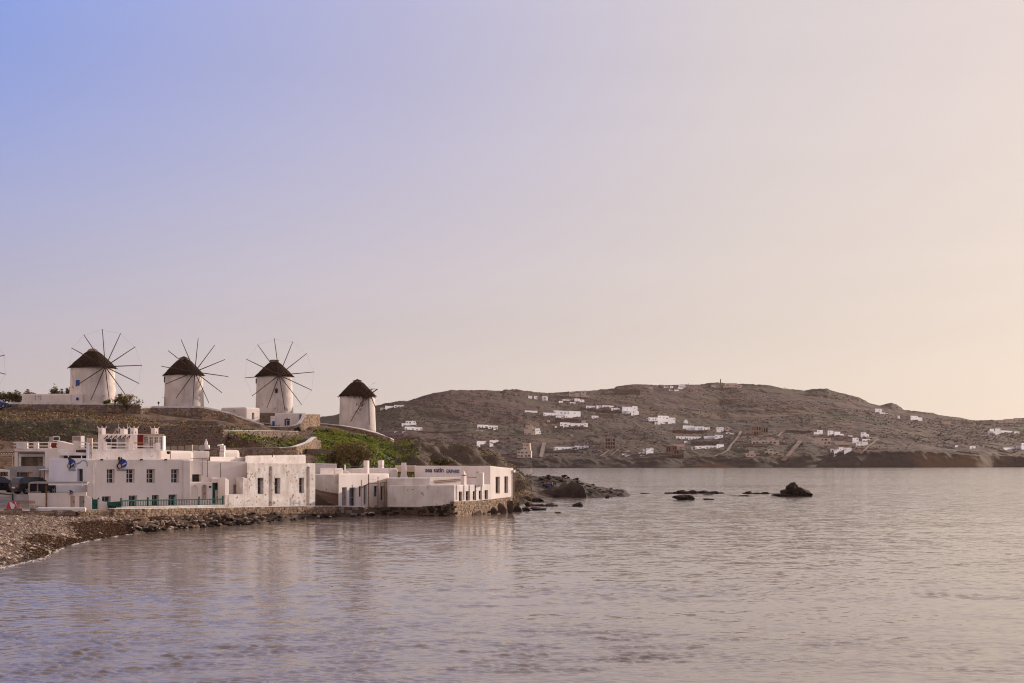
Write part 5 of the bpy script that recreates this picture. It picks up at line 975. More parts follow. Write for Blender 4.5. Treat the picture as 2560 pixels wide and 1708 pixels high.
wl = Wall(216, 124.2, 30, 229.5); block(wl, .3, .8, (1238, 1247), W1, o, 'wing_wall', (), .05)
o = newb('low_wall', 'long low white plastered bank between the bench and the quay wall', 150, 1280, 119.5, 'wall'); wl = Wall(91, 118.6, 12, 214); block(wl, .8, gz(1281, 118.6), (1269, 1269.5), W1B, o, 'wall', (), .12)
# ================================================================== FAR HILL HOUSES, TRACKS, MASTS
Z = {1: (920, 960), 2: (1240, 940), 3: (1560, 940), 4: (1880, 940), 5: (2200, 980)}
def zp(z, x, y): return Z[z][0] + x / 6.528, Z[z][1] + y / 6.528
FH = 'villas on the far hillside'
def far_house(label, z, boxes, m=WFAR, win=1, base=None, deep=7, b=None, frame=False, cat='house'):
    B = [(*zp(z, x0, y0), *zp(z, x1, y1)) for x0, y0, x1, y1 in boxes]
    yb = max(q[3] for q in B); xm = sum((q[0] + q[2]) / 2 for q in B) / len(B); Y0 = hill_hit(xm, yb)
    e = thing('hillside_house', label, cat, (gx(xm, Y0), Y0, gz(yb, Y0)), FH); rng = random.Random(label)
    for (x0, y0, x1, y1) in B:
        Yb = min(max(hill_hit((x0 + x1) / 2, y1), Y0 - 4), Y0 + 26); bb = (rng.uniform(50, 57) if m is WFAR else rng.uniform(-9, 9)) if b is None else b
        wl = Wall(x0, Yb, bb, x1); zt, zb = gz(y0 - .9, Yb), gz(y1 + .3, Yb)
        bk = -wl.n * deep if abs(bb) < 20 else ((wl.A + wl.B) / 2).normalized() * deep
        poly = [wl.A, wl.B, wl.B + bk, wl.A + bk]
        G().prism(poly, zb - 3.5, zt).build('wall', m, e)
        g = G(); n_ = wl.n * .25; t_ = wl.t * .25
        g.prism([wl.A - t_ * .4 + n_ * .4, wl.B + t_ * .4 + n_ * .4, wl.B + t_ * .4 + bk, wl.A - t_ * .4 + bk], zt + .004, zt + .22); g.build('parapet', m, e)
        if frame:                                                                # unfinished concrete skeleton: brick plates and dark ones painting the shade of open bays
            nb = max(2, int((x1 - x0) / 5)); nr = max(1, int((y1 - y0) / 8))
            for i in range(nb):
                for j in range(nr):
                    s0, s1 = wl.len * (i + .14) / nb, wl.len * (i + .86) / nb; za, zc = zb + (zt - zb) * (j + .12) / nr, zb + (zt - zb) * (j + .84) / nr
                    G().obox(wl.p((s0 + s1) / 2, .03, (za + zc) / 2), T3(wl.t) * (s1 - s0) / 2, T3(wl.n) * .06, (0, 0, (zc - za) / 2)).build('bay_plate', WOODD if rng.random() < .5 else BRK, e)
            continue
        if not win: continue
        w_ = x1 - x0; nr = 1 if (y1 - y0) < 11 else 2
        for j in range(nr):
            n = max(1, int(w_ / 7.5))
            for i in range(n):
                if rng.random() < .30: continue
                s = wl.len * (i + .5 + rng.uniform(-.22, .22)) / n; hw = rng.choice((.8, .9, 1.2, 2.0)); hh = min(rng.choice((.45, .55, .75)), (zt - zb) / nr * .32)
                zc = zb + (zt - zb) * (j + rng.uniform(.42, .6)) / nr; hw = min(hw, wl.len / n * .38)
                G().obox(wl.p(s, .02, zc), T3(wl.t) * hw, T3(wl.n) * .07, (0, 0, hh)).build('window', FARW, e)
        if base and y1 > yb - 2: wb_ = wl.shift(.5); G().prism([wb_.A, wb_.B, wb_.B - wb_.n * 3, wb_.A - wb_.n * 3], zb - base - 2, zb - .25).build('stone_base', FARB, e)
    if rng.random() < .5 and win:
        q = B[0]; Yb = Y0 + 4; p = at(q[0] + (q[2] - q[0]) * .7, q[1], Yb); G().box(p.x - .4, p.x + .4, Yb, Yb + .8, p.z, p.z + 1.3).build('chimney', m, e)
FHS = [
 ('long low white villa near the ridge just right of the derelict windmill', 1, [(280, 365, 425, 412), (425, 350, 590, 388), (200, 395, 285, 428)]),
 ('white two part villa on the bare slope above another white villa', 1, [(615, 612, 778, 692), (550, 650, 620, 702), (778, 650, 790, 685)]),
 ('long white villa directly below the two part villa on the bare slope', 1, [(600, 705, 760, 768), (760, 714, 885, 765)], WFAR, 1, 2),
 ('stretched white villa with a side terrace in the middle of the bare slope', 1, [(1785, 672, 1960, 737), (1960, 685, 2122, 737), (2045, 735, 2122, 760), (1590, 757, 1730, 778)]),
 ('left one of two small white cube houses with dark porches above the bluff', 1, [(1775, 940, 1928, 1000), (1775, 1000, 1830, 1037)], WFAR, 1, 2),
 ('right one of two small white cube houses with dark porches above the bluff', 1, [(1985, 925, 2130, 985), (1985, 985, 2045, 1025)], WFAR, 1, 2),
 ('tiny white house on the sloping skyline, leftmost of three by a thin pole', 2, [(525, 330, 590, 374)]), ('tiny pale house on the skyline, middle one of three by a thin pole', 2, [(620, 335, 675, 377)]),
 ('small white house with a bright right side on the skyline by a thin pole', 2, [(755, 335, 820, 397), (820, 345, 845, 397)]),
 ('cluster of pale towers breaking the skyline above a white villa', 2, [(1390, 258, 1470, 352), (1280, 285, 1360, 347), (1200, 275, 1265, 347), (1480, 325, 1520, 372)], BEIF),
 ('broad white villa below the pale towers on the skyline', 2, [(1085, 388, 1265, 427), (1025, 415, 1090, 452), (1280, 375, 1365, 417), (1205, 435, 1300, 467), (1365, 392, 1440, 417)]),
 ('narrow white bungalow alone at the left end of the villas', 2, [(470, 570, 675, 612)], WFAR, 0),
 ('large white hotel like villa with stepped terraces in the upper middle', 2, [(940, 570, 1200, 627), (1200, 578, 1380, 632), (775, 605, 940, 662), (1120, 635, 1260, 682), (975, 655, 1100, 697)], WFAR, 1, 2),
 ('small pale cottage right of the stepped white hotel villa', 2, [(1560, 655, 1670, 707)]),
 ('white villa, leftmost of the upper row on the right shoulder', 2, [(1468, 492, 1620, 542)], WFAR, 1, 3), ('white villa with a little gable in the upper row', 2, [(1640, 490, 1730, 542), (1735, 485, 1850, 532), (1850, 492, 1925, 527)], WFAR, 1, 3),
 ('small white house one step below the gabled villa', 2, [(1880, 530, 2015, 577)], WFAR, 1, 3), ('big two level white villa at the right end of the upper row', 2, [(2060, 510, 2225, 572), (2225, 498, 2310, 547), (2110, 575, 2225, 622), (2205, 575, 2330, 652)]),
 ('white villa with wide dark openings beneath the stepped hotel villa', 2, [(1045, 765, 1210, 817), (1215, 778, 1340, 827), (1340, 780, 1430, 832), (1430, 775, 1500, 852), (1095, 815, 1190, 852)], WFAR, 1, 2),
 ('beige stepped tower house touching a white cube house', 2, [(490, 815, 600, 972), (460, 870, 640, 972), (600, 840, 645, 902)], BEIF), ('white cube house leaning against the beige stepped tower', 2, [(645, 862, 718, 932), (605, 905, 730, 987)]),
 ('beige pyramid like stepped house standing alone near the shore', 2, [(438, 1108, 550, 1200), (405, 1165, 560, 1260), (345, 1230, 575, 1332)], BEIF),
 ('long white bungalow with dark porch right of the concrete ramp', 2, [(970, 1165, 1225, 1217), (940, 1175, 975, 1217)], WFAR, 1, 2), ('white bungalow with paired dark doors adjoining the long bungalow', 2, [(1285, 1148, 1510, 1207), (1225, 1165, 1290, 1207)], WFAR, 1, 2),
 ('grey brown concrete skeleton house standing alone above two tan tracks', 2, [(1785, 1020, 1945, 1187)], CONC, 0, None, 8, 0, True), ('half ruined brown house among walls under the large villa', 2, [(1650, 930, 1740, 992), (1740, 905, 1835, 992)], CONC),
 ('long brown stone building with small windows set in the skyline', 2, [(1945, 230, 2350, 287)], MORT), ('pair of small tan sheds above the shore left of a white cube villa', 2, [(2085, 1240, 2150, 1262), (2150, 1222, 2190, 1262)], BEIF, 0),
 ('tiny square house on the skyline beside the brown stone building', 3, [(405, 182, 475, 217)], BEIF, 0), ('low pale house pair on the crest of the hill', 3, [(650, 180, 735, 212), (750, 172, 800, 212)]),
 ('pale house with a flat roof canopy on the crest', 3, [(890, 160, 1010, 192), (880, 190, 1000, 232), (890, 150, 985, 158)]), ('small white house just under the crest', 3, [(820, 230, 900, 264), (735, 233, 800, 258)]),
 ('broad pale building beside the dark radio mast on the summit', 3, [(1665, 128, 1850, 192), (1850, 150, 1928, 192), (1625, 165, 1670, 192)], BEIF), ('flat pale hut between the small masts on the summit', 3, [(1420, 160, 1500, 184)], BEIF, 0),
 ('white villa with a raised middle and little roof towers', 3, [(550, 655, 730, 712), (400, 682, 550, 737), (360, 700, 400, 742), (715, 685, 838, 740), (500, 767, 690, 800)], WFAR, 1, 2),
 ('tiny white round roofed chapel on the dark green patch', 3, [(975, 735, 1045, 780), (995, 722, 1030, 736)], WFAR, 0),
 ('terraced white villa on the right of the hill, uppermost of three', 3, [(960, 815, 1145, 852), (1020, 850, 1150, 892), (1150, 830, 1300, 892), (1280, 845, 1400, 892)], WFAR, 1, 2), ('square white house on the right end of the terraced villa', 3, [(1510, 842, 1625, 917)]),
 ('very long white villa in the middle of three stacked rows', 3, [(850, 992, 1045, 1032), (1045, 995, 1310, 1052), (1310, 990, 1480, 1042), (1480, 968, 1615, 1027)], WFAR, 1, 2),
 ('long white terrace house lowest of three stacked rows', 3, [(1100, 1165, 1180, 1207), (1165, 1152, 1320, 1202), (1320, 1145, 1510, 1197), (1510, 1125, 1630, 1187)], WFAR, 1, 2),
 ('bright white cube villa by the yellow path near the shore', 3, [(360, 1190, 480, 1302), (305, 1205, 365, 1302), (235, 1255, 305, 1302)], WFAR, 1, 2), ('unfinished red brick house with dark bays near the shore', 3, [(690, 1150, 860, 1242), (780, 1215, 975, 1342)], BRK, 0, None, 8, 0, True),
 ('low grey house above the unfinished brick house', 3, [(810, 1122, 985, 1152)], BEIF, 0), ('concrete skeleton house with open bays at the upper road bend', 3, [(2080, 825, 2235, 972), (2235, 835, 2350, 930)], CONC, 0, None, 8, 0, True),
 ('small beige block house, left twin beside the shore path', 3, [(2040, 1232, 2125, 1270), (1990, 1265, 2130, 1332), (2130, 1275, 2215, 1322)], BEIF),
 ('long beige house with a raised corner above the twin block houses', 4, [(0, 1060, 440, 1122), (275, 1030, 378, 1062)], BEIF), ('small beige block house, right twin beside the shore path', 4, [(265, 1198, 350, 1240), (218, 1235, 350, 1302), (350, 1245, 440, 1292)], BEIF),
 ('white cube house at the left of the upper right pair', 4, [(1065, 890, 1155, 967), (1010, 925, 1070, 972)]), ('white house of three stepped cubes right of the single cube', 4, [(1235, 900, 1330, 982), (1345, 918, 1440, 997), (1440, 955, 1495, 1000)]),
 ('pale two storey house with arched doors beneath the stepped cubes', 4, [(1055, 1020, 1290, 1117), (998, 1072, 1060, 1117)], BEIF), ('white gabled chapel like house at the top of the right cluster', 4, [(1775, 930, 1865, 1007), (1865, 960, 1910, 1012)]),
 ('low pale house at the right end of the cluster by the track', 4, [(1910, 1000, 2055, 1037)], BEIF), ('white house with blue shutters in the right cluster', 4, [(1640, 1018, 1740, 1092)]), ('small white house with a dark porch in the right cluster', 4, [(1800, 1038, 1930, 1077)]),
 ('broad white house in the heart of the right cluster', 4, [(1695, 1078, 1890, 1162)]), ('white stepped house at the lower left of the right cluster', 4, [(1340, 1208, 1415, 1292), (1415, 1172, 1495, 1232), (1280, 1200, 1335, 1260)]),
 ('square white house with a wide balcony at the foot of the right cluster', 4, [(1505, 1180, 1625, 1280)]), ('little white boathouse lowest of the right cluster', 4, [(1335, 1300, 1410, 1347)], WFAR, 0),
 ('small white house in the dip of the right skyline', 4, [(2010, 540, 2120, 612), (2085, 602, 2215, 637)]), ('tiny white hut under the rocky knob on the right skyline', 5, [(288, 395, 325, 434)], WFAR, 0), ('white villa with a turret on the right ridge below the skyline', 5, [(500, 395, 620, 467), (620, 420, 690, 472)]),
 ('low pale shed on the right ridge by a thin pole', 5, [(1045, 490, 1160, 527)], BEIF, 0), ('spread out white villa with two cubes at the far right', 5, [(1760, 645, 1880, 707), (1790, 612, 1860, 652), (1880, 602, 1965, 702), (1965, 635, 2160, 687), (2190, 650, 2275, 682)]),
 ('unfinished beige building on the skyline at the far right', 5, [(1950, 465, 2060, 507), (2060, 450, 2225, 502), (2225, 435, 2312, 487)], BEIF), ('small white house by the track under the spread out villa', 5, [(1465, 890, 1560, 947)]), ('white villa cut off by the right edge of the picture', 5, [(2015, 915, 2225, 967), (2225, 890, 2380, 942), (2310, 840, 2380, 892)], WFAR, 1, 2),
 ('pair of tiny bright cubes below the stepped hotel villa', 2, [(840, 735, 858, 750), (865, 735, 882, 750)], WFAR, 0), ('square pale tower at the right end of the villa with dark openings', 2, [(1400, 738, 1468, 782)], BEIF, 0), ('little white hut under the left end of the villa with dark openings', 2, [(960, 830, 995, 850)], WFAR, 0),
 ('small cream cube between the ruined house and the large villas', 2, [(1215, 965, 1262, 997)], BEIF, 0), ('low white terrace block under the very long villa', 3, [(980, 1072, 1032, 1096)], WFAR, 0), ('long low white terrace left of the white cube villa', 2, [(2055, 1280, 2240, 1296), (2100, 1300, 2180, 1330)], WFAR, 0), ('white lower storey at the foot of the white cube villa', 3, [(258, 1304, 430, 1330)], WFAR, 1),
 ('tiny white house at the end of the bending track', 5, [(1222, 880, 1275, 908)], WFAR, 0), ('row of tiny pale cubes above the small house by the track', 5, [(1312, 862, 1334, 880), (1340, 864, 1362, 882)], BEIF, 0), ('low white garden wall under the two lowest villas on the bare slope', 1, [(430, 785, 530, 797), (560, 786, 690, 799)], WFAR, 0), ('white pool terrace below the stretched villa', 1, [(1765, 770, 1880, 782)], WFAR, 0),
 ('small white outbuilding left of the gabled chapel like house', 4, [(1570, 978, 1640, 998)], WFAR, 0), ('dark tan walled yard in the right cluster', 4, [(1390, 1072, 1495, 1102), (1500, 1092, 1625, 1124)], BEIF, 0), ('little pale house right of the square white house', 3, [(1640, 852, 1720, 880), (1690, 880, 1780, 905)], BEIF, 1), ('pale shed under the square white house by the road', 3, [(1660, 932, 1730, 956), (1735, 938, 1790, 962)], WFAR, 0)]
for h in FHS: far_house(*h)
o = thing('hillside_pergola', 'dark open pergola on the skyline at the far right', 'pergola', at(*zp(5, 1790, 515), 1900)); Yp = hill_hit(zp(5, 1790, 520)[0], 1061)
for x in (1740, 1775, 1808, 1840): p = at(*zp(5, x, 497), Yp); G().box(p.x - .3, p.x + .3, Yp, Yp + .6, p.z - 6, p.z).build('post', CONC, o)
p0, p1 = at(*zp(5, 1733, 500), Yp), at(*zp(5, 1846, 493), Yp); G().box(p0.x, p1.x, Yp - .5, Yp + 4, p0.z, p1.z).build('roof_slab', CONC, o)
def track(label, z, pts, wpx, m=ROADT):
    P_ = [zp(z, *q) for q in pts]; g = G(); vs = []
    Q = []
    for (a, b) in zip(P_[:-1], P_[1:]):
        n = max(2, int(math.hypot(b[0] - a[0], b[1] - a[1]) / 4)); Q += [(a[0] + (b[0] - a[0]) * k / n, a[1] + (b[1] - a[1]) * k / n) for k in range(n)]
    Q.append(P_[-1]); L_ = []
    for (x, y) in Q: Y = hill_hit(x, y); L_.append(Vector((gx(x, Y), Y)))
    for i, c in enumerate(L_):
        d = L_[min(i + 1, len(L_) - 1)] - L_[max(i - 1, 0)]; d = d.normalized() if d.length > 0 else Vector((0, 1)); n = Vector((d.y, -d.x)); h = wpx / 6.528 / F * c.y / 2
        h = h / max(.30, abs(n.x)); wq = [c - n * h, c, c + n * h]
        for q in wq: px_ = CX + q.x / q.y * F; zz_ = float(hill_z(px_, q.y)); vs.append((q.x, q.y, zz_ + 1.0 + max(0, float(hill_detail(np.array(px_), np.array(q.y)))) * .5))
    fs = []
    for i in range(len(L_) - 1):
        for k in range(2): fs.append((i * 3 + k, i * 3 + k + 1, i * 3 + k + 4, i * 3 + k + 3))
    g.add(vs, fs); o = g.build('hillside_track', m); tag(o, label, 'track', kind='structure')
for t in [('broad grey concrete ramp beside the beige stepped house', 2, [(790, 1105), (770, 1180), (755, 1260), (735, 1345)], 62, ROADG), ('pale road curving along the skyline', 2, [(1720, 350), (1700, 372), (1840, 390), (2000, 398), (2150, 395), (2250, 372), (2350, 345), (2450, 322)], 9),
          ('dusty road descending diagonally across the middle', 3, [(0, 705), (120, 745), (230, 815), (370, 885), (560, 915), (740, 935)], 16, ROADG), ('pale road winding down on the right of the stacked rows', 3, [(1905, 920), (1880, 985), (1820, 1065), (1740, 1160), (1690, 1240), (1600, 1285), (1480, 1330)], 42, ROADG),
          ('wide pale path descending to the shore', 4, [(790, 1078), (690, 1195), (600, 1310), (510, 1412)], 78), ('short pale path above the wide path', 4, [(510, 925), (460, 965), (425, 1010)], 40), ('track beside the right cluster of houses', 4, [(2060, 1050), (1960, 1120), (1860, 1210), (1760, 1290)], 40), ('thin tan track right of the cluster', 4, [(2060, 1050), (2130, 1035), (2240, 1040)], 9),
          ('thin pale track bending over the cliff top', 5, [(450, 955), (500, 890), (570, 830), (690, 833), (880, 850)], 9), ('thin brown path across the upper slope', 3, [(430, 640), (500, 602), (640, 600), (830, 620), (1050, 645), (1118, 660), (1105, 735), (1400, 735)], 9), ('tan track, left of two above the shore', 2, [(1840, 1240), (1770, 1290), (1695, 1335)], 34), ('tan track, right of two above the shore', 2, [(2010, 1210), (1940, 1265), (1865, 1330)], 20),
          ('yellowish path by the white cube villa', 3, [(130, 1155), (210, 1200), (280, 1250)], 16), ('thin diagonal path below the white villa', 2, [(1500, 760), (1600, 840), (1660, 890)], 10)]: track(*t)
def hill_wall(label, z, pts, h=1.5, m=None):
    Q = [zp(z, *p) for p in pts]; g = G(); L_ = []
    for a, b in zip(Q[:-1], Q[1:]):
        n = max(1, int(math.hypot(b[0] - a[0], b[1] - a[1]) / 6)); L_ += [(a[0] + (b[0] - a[0]) * k / n, a[1] + (b[1] - a[1]) * k / n) for k in range(n)]
    L_.append(Q[-1]); W_ = []
    for x, y in L_: Y = hill_hit(x, y); W_.append(Vector((gx(x, Y), Y, float(hill_z(x, Y)))))
    for a, b in zip(W_[:-1], W_[1:]): g.prism([a.xy, b.xy, b.xy + Vector((0, .8)), a.xy + Vector((0, .8))], [a.z - 1.5, b.z - 1.5, b.z - 1.5, a.z - 1.5], [a.z + h, b.z + h, b.z + h, a.z + h])
    o = g.build('terrace_wall', m or FARB); tag(o, label, 'terrace wall', 'dry stone terrace walls on the far hillside')
for a in [('dry wall in front of the large stepped hotel villa', 2, [(960, 730), (1150, 745), (1330, 735)], 3), ('long terrace wall under the upper row of villas', 2, [(1370, 560), (1640, 590), (1900, 605), (2040, 600)], 3), ('terrace wall above the half ruined brown house', 2, [(1100, 880), (1300, 885), (1500, 872)], 2.5), ('low terrace wall above the two tan tracks', 2, [(1510, 1128), (1650, 1127), (1785, 1130)]), ('terrace wall below the long white bungalow', 2, [(800, 1255), (1000, 1258), (1300, 1255)], 1.5), ('terrace wall beneath the very long villa', 3, [(1090, 1110), (1300, 1118), (1560, 1100)], 2.5), ('terrace wall under the uppermost of three stacked rows', 3, [(790, 925), (1050, 935), (1400, 930)], 3),
          ('thin wall above the twin beige block houses', 3, [(1950, 1180), (2150, 1172), (2350, 1165)]), ('thin wall left of the wide pale path', 4, [(20, 990), (200, 1010), (420, 1000)]), ('thin wall crossing below the stepped cubes', 4, [(550, 905), (800, 915), (1000, 920)]), ('thin wall below the right cluster', 4, [(1010, 1380), (1100, 1290), (1210, 1275)]), ('wall line on the dark slope above the right cliff', 5, [(700, 830), (1000, 860), (1280, 885)], 1.2), ('curved wall line at the far right above the cliff', 5, [(1250, 985), (1500, 1015), (1620, 1030)], 1.2), ('thin wall line on the bare left slope', 1, [(800, 790), (1100, 800), (1560, 790)], 1.2), ('wall line above the lower left shore', 1, [(1900, 1190), (2100, 1180), (2300, 1165)], 1.2)]: hill_wall(*a)
POLES = [(3, 1575, 52, 190, 1.0, 'dark radio mast with dishes beside the broad summit building'), (3, 1055, 122, 210, .55, 'pale mast on the crest right of the canopied house'), (3, 1303, 135, 195, .55, 'short grey mast on the crest between two others'), (4, 97, 150, 212, .22, 'thin pole on the ridge right of the summit'), (4, 532, 180, 262, .28, 'thin pole lower on the ridge, left of the rock outcrop'), (5, 843, 328, 412, .25, 'thin pole on the right ridge above a pale shed'), (5, 1400, 455, 498, .22, 'thin pole near the dip at the far right'), (2, 850, 268, 340, .25, 'thin pole beside the three tiny skyline houses'), (3, 2190, 150, 215, .2, 'thin pole on the right side of the summit')]
for z, x, y0, y1, r, lab in POLES:
    x_, a_ = zp(z, x, y0); _, b_ = zp(z, x, y1); Y = float(ip(RIDGE, x_)) - 6; p = at(x_, a_, Y); o = thing('radio_mast' if r > .4 else 'utility_pole', lab, 'mast' if r > .4 else 'pole', at(x_, b_, Y), 'masts and poles on the skyline')
    G().tube(p, (p.x, p.y, gz(b_, Y) - 4), r * .7, r, 6).build('pole', BLACK if r > .9 else GREY, o)
    if r > .9:
        for q, (dx, dz) in enumerate(((.9, -6), (-.9, -9), (1.0, -15), (1.3, -21))): G().tube(p + Vector((dx, 0, dz - .8)), p + Vector((dx, 0, dz + .8)), .6, .6, 8).build('dish', GREY, o)
    else: G().tube(p + Vector((-1.2, 0, -1.2)), p + Vector((1.2, 0, -1.2)), .14, .14, 5).build('cross_arm', GREY, o)
# rocky fort-like outcrops on the ridge
for lab, pts in (('square rock outcrop like a fort on the right skyline', [(2037, 978, 9), (2048, 975, 9), (2060, 974.5, 10), (2068, 975, 8)]), ('pointed rock knob in the dip of the right skyline', [(2215, 1019, 9), (2228, 1016, 9), (2240, 1020, 8)]), ('low rock hump on the left skyline', [(1128, 983, 8), (1140, 982, 9), (1165, 984, 8)])):
    e = thing('rock_outcrop', lab, 'rock', at(pts[0][0], pts[0][1] + 6, float(ip(RIDGE, pts[0][0]))))
    for x, y, s in pts:
        Y = float(ip(RIDGE, x)) - 5; k = Y / F; V, Fc, _ = blobs(np.array([at(x, y + s * .55, Y)[:]]), np.array([[s * k * .9, s * k * .9, s * k * .75]]), base=ICO2, jit=.10); link('boulder', np_mesh('boulder', V, Fc, bpy.data.materials['hill_boulder']), e)

# ================================================================== ROCKS
def rock_mesh(seed, sub=ICO3, amp=.34, mat_=ROCK, cuts=15, lo=.38, smooth=False):
    v, f = sub; r = np.random.default_rng(seed); d = np.zeros(len(v))
    for k in range(cuts):                                                            # planes that slice facets off
        n = r.normal(size=3); n /= np.linalg.norm(n); h = r.uniform(lo, .80); q = v @ n; v = v - np.clip(q - h, 0, None)[:, None] * n[None] * .92
    d = amp * .35 * (fbm(v[:, 0] * 2.2 + seed, v[:, 1] * 2.2 + v[:, 2] * 1.7, 3, seed % 17)); v = v * (1 + d[:, None])
    return np_mesh('rock', v, f, mat_, smooth=smooth)
RM = [rock_mesh(s) for s in (3, 8, 13, 21, 34, 55)]; RMD = [rock_mesh(s, mat_=ROCKD) for s in (4, 9, 14, 22)]; RMS = [rock_mesh(s, ICO3, .6, ROCKM, 7, .55, True) for s in (71, 72, 73)]; RML = [rock_mesh(s, ICO2, mat_=m) for s, m in ((5, PEB[1]), (6, STN[1]), (7, STN[0]))]
def rock(me, loc, s, rz=0., tilt=0., name='boulder', label=None, cat='rock', group=None, parent=None):
    o = bpy.data.objects.new(name, me); C.objects.link(o)
    if parent: o.parent = parent; o.location = Vector(loc) - parent.location
    else: o.location = loc
    o.scale = s; o.rotation_euler = (tilt, tilt * .6, rz)
    if label: tag(o, label, cat, group)
    return o
def rockpx(px0, px1, py0, py1, Y, me, label=None, parent=None, rz=None, dep=.8, name='sea_rock', sink=.35, tilt=0.):
    """rock filling a photo rectangle, its foot at the bottom row"""
    k = Y / F; w_ = (px1 - px0) * k / 2; h = (py1 - py0) * k; c = at((px0 + px1) / 2, py1, Y); zc = c.z + h * (.5 - sink * .5)
    return rock(me, (c.x, Y + w_ * dep * .5, zc), (w_ * 1.14, w_ * dep * 1.14, h * (.5 + sink * .5) * 1.22), random.uniform(-.3, .3) if rz is None else rz, tilt, name, label, 'rock', None, parent)
def wl_Y(py): return F * HC / (py - HY)
# big rock island
Yb = wl_Y(1241.5); e = thing('rock_island', 'big dark jagged rock with a leaning peak, largest in the open water', 'rock', (gx(1987, Yb), Yb, 0))
for (a, b, t, q, i, tl, dp) in ((1944, 1990, 1216, 1242, 0, .0, 1.), (1968, 2002, 1206, 1241.5, 1, -.35, .8), (1984, 2012, 1218, 1242, 3, -.3, .9), (2000, 2036, 1221, 1242, 2, .1, .8), (1934, 2038, 1233.5, 1243, 2, 0, .35)): rockpx(a, b, t, q, Yb + .4, RMD[i], None, e, name='crag', tilt=tl, dep=dp)
SR = [(1656, 1688, 1229.5, 1235.5, 1234.5, 'thin left tail of the long dark reef'), (1682, 1736, 1238, 1251.5, 1250.5, 'rounded dark rock alone in front of the long reef'), (1759, 1791, 1246, 1251, 1250.5, 'flat little rock right of the rounded one'), (1847, 1876, 1238, 1242, 1241, 'small flat rock left of the big jagged rock'), (1820, 1846, 1238.5, 1240.8, 1240, 'sliver of rock between the reef and the jagged rock'), (1757, 1784, 1236, 1239, 1238.3, 'thin rock just under the right end of the long reef'), (1603, 1628, 1232.5, 1235.5, 1234.8, 'tiny dark rock left of the long reef'),
      (1433, 1457.5, 1258, 1267.5, 1266.5, 'loaf shaped dark rock between the point and the open water'), (1443, 1456, 1254.8, 1259, 1257.8, 'small flat rock just behind the loaf shaped one'), (1385, 1402, 1279, 1284, 1283, 'low brown rock nearest to the viewer off the point'), (1520, 1548, 1233, 1235.5, 1235, 'thin skerry right of the headland tip'), (1513, 1523, 1240, 1246.5, 1245.8, 'stubby rock off the headland tip'), (1463, 1512, 1243.5, 1246.5, 1245.8, 'string of flat rock left of the stubby one'), (1477, 1485, 1236.5, 1240.5, 1239.8, 'little dark stone close to the headland tip'), (1380, 1394, 1251.5, 1253.5, 1253, 'tiny dark stone in the calm inlet'),
      (1301, 1330, 1241.5, 1256, 1255, 'left part of the dark rock pair in the inlet'), (1322, 1361, 1240.5, 1256, 1255, 'right part of the dark rock pair in the inlet'), (1311, 1325, 1256, 1267, 1266, 'round dark rock at the head of the log like slab'), (1328, 1373, 1268, 1277, 1276, 'dark slab just below the log like one'), (1276, 1306, 1266, 1281, 1280, 'dark broken rock at the foot of the point house'), (1300, 1326, 1264, 1279, 1278, 'sloping dark rock right of the point house'), (1287, 1299, 1250, 1277, 1276.5, 'pale upright stone block beside the point house')]
for i, (a, b, t, q, wy, lab) in enumerate(SR): rockpx(a, b, t, q, wl_Y(wy) + (.6 if i > 14 else .2), RM[1] if 'pale' in lab or 'brown' in lab else RMD[i % 4], lab, None, rz=random.uniform(-.4, .4))
e = thing('rock_reef', 'long low dark reef with a flat top in the open water', 'rock', (gx(1733, wl_Y(1234.5)), wl_Y(1234.5), 0))
for j, x in enumerate(np.linspace(1690, 1800, 9)): rockpx(x - 13, x + 13, 1225 + 5.5 * abs((x - 1735) / 70) ** 2 + random.uniform(-.8, 1.5), 1236, wl_Y(1234.5) + random.uniform(0, 2), RMD[j % 4], None, e, name='crag')
e = thing('rock_reef', 'low broken reef touching the big jagged rock on its left', 'rock', (gx(1885, wl_Y(1235)), wl_Y(1235), 0))
for j, x in enumerate(np.linspace(1862, 1934, 8)): rockpx(x - 9, x + 9, 1228.5 + random.uniform(0, 3.5) + (4 if x > 1918 else 0), 1236, wl_Y(1235) + random.uniform(0, 1.5), RMD[j % 4], None, e, name='crag')
e = thing('rock_slab', 'long log like rock slab pointing right in the inlet', 'rock', (gx(1362, wl_Y(1266)), wl_Y(1266), 0))
for j, x in enumerate(np.linspace(1334, 1390, 6)): rockpx(x - 11, x + 11, 1258 + random.uniform(0, 1), 1267.5, wl_Y(1266) + .5, RM[j % 6], None, e, name='crag')
e = thing('rock_mound', 'broad smooth whale backed rock sloping into the inlet', 'rock', (gx(1400, 231), 231, 0))
for (a, b, t, q, dep) in ((1336, 1420, 1224, 1246, .5), (1372, 1452, 1212, 1246, .6), (1405, 1464, 1206.5, 1246, .8), (1440, 1465, 1222, 1246, .7)): rockpx(a, b, t, q, 231.5, RMS[int(dep * 10) % 3], None, e, rz=.1, dep=dep, name='hump', sink=.5)
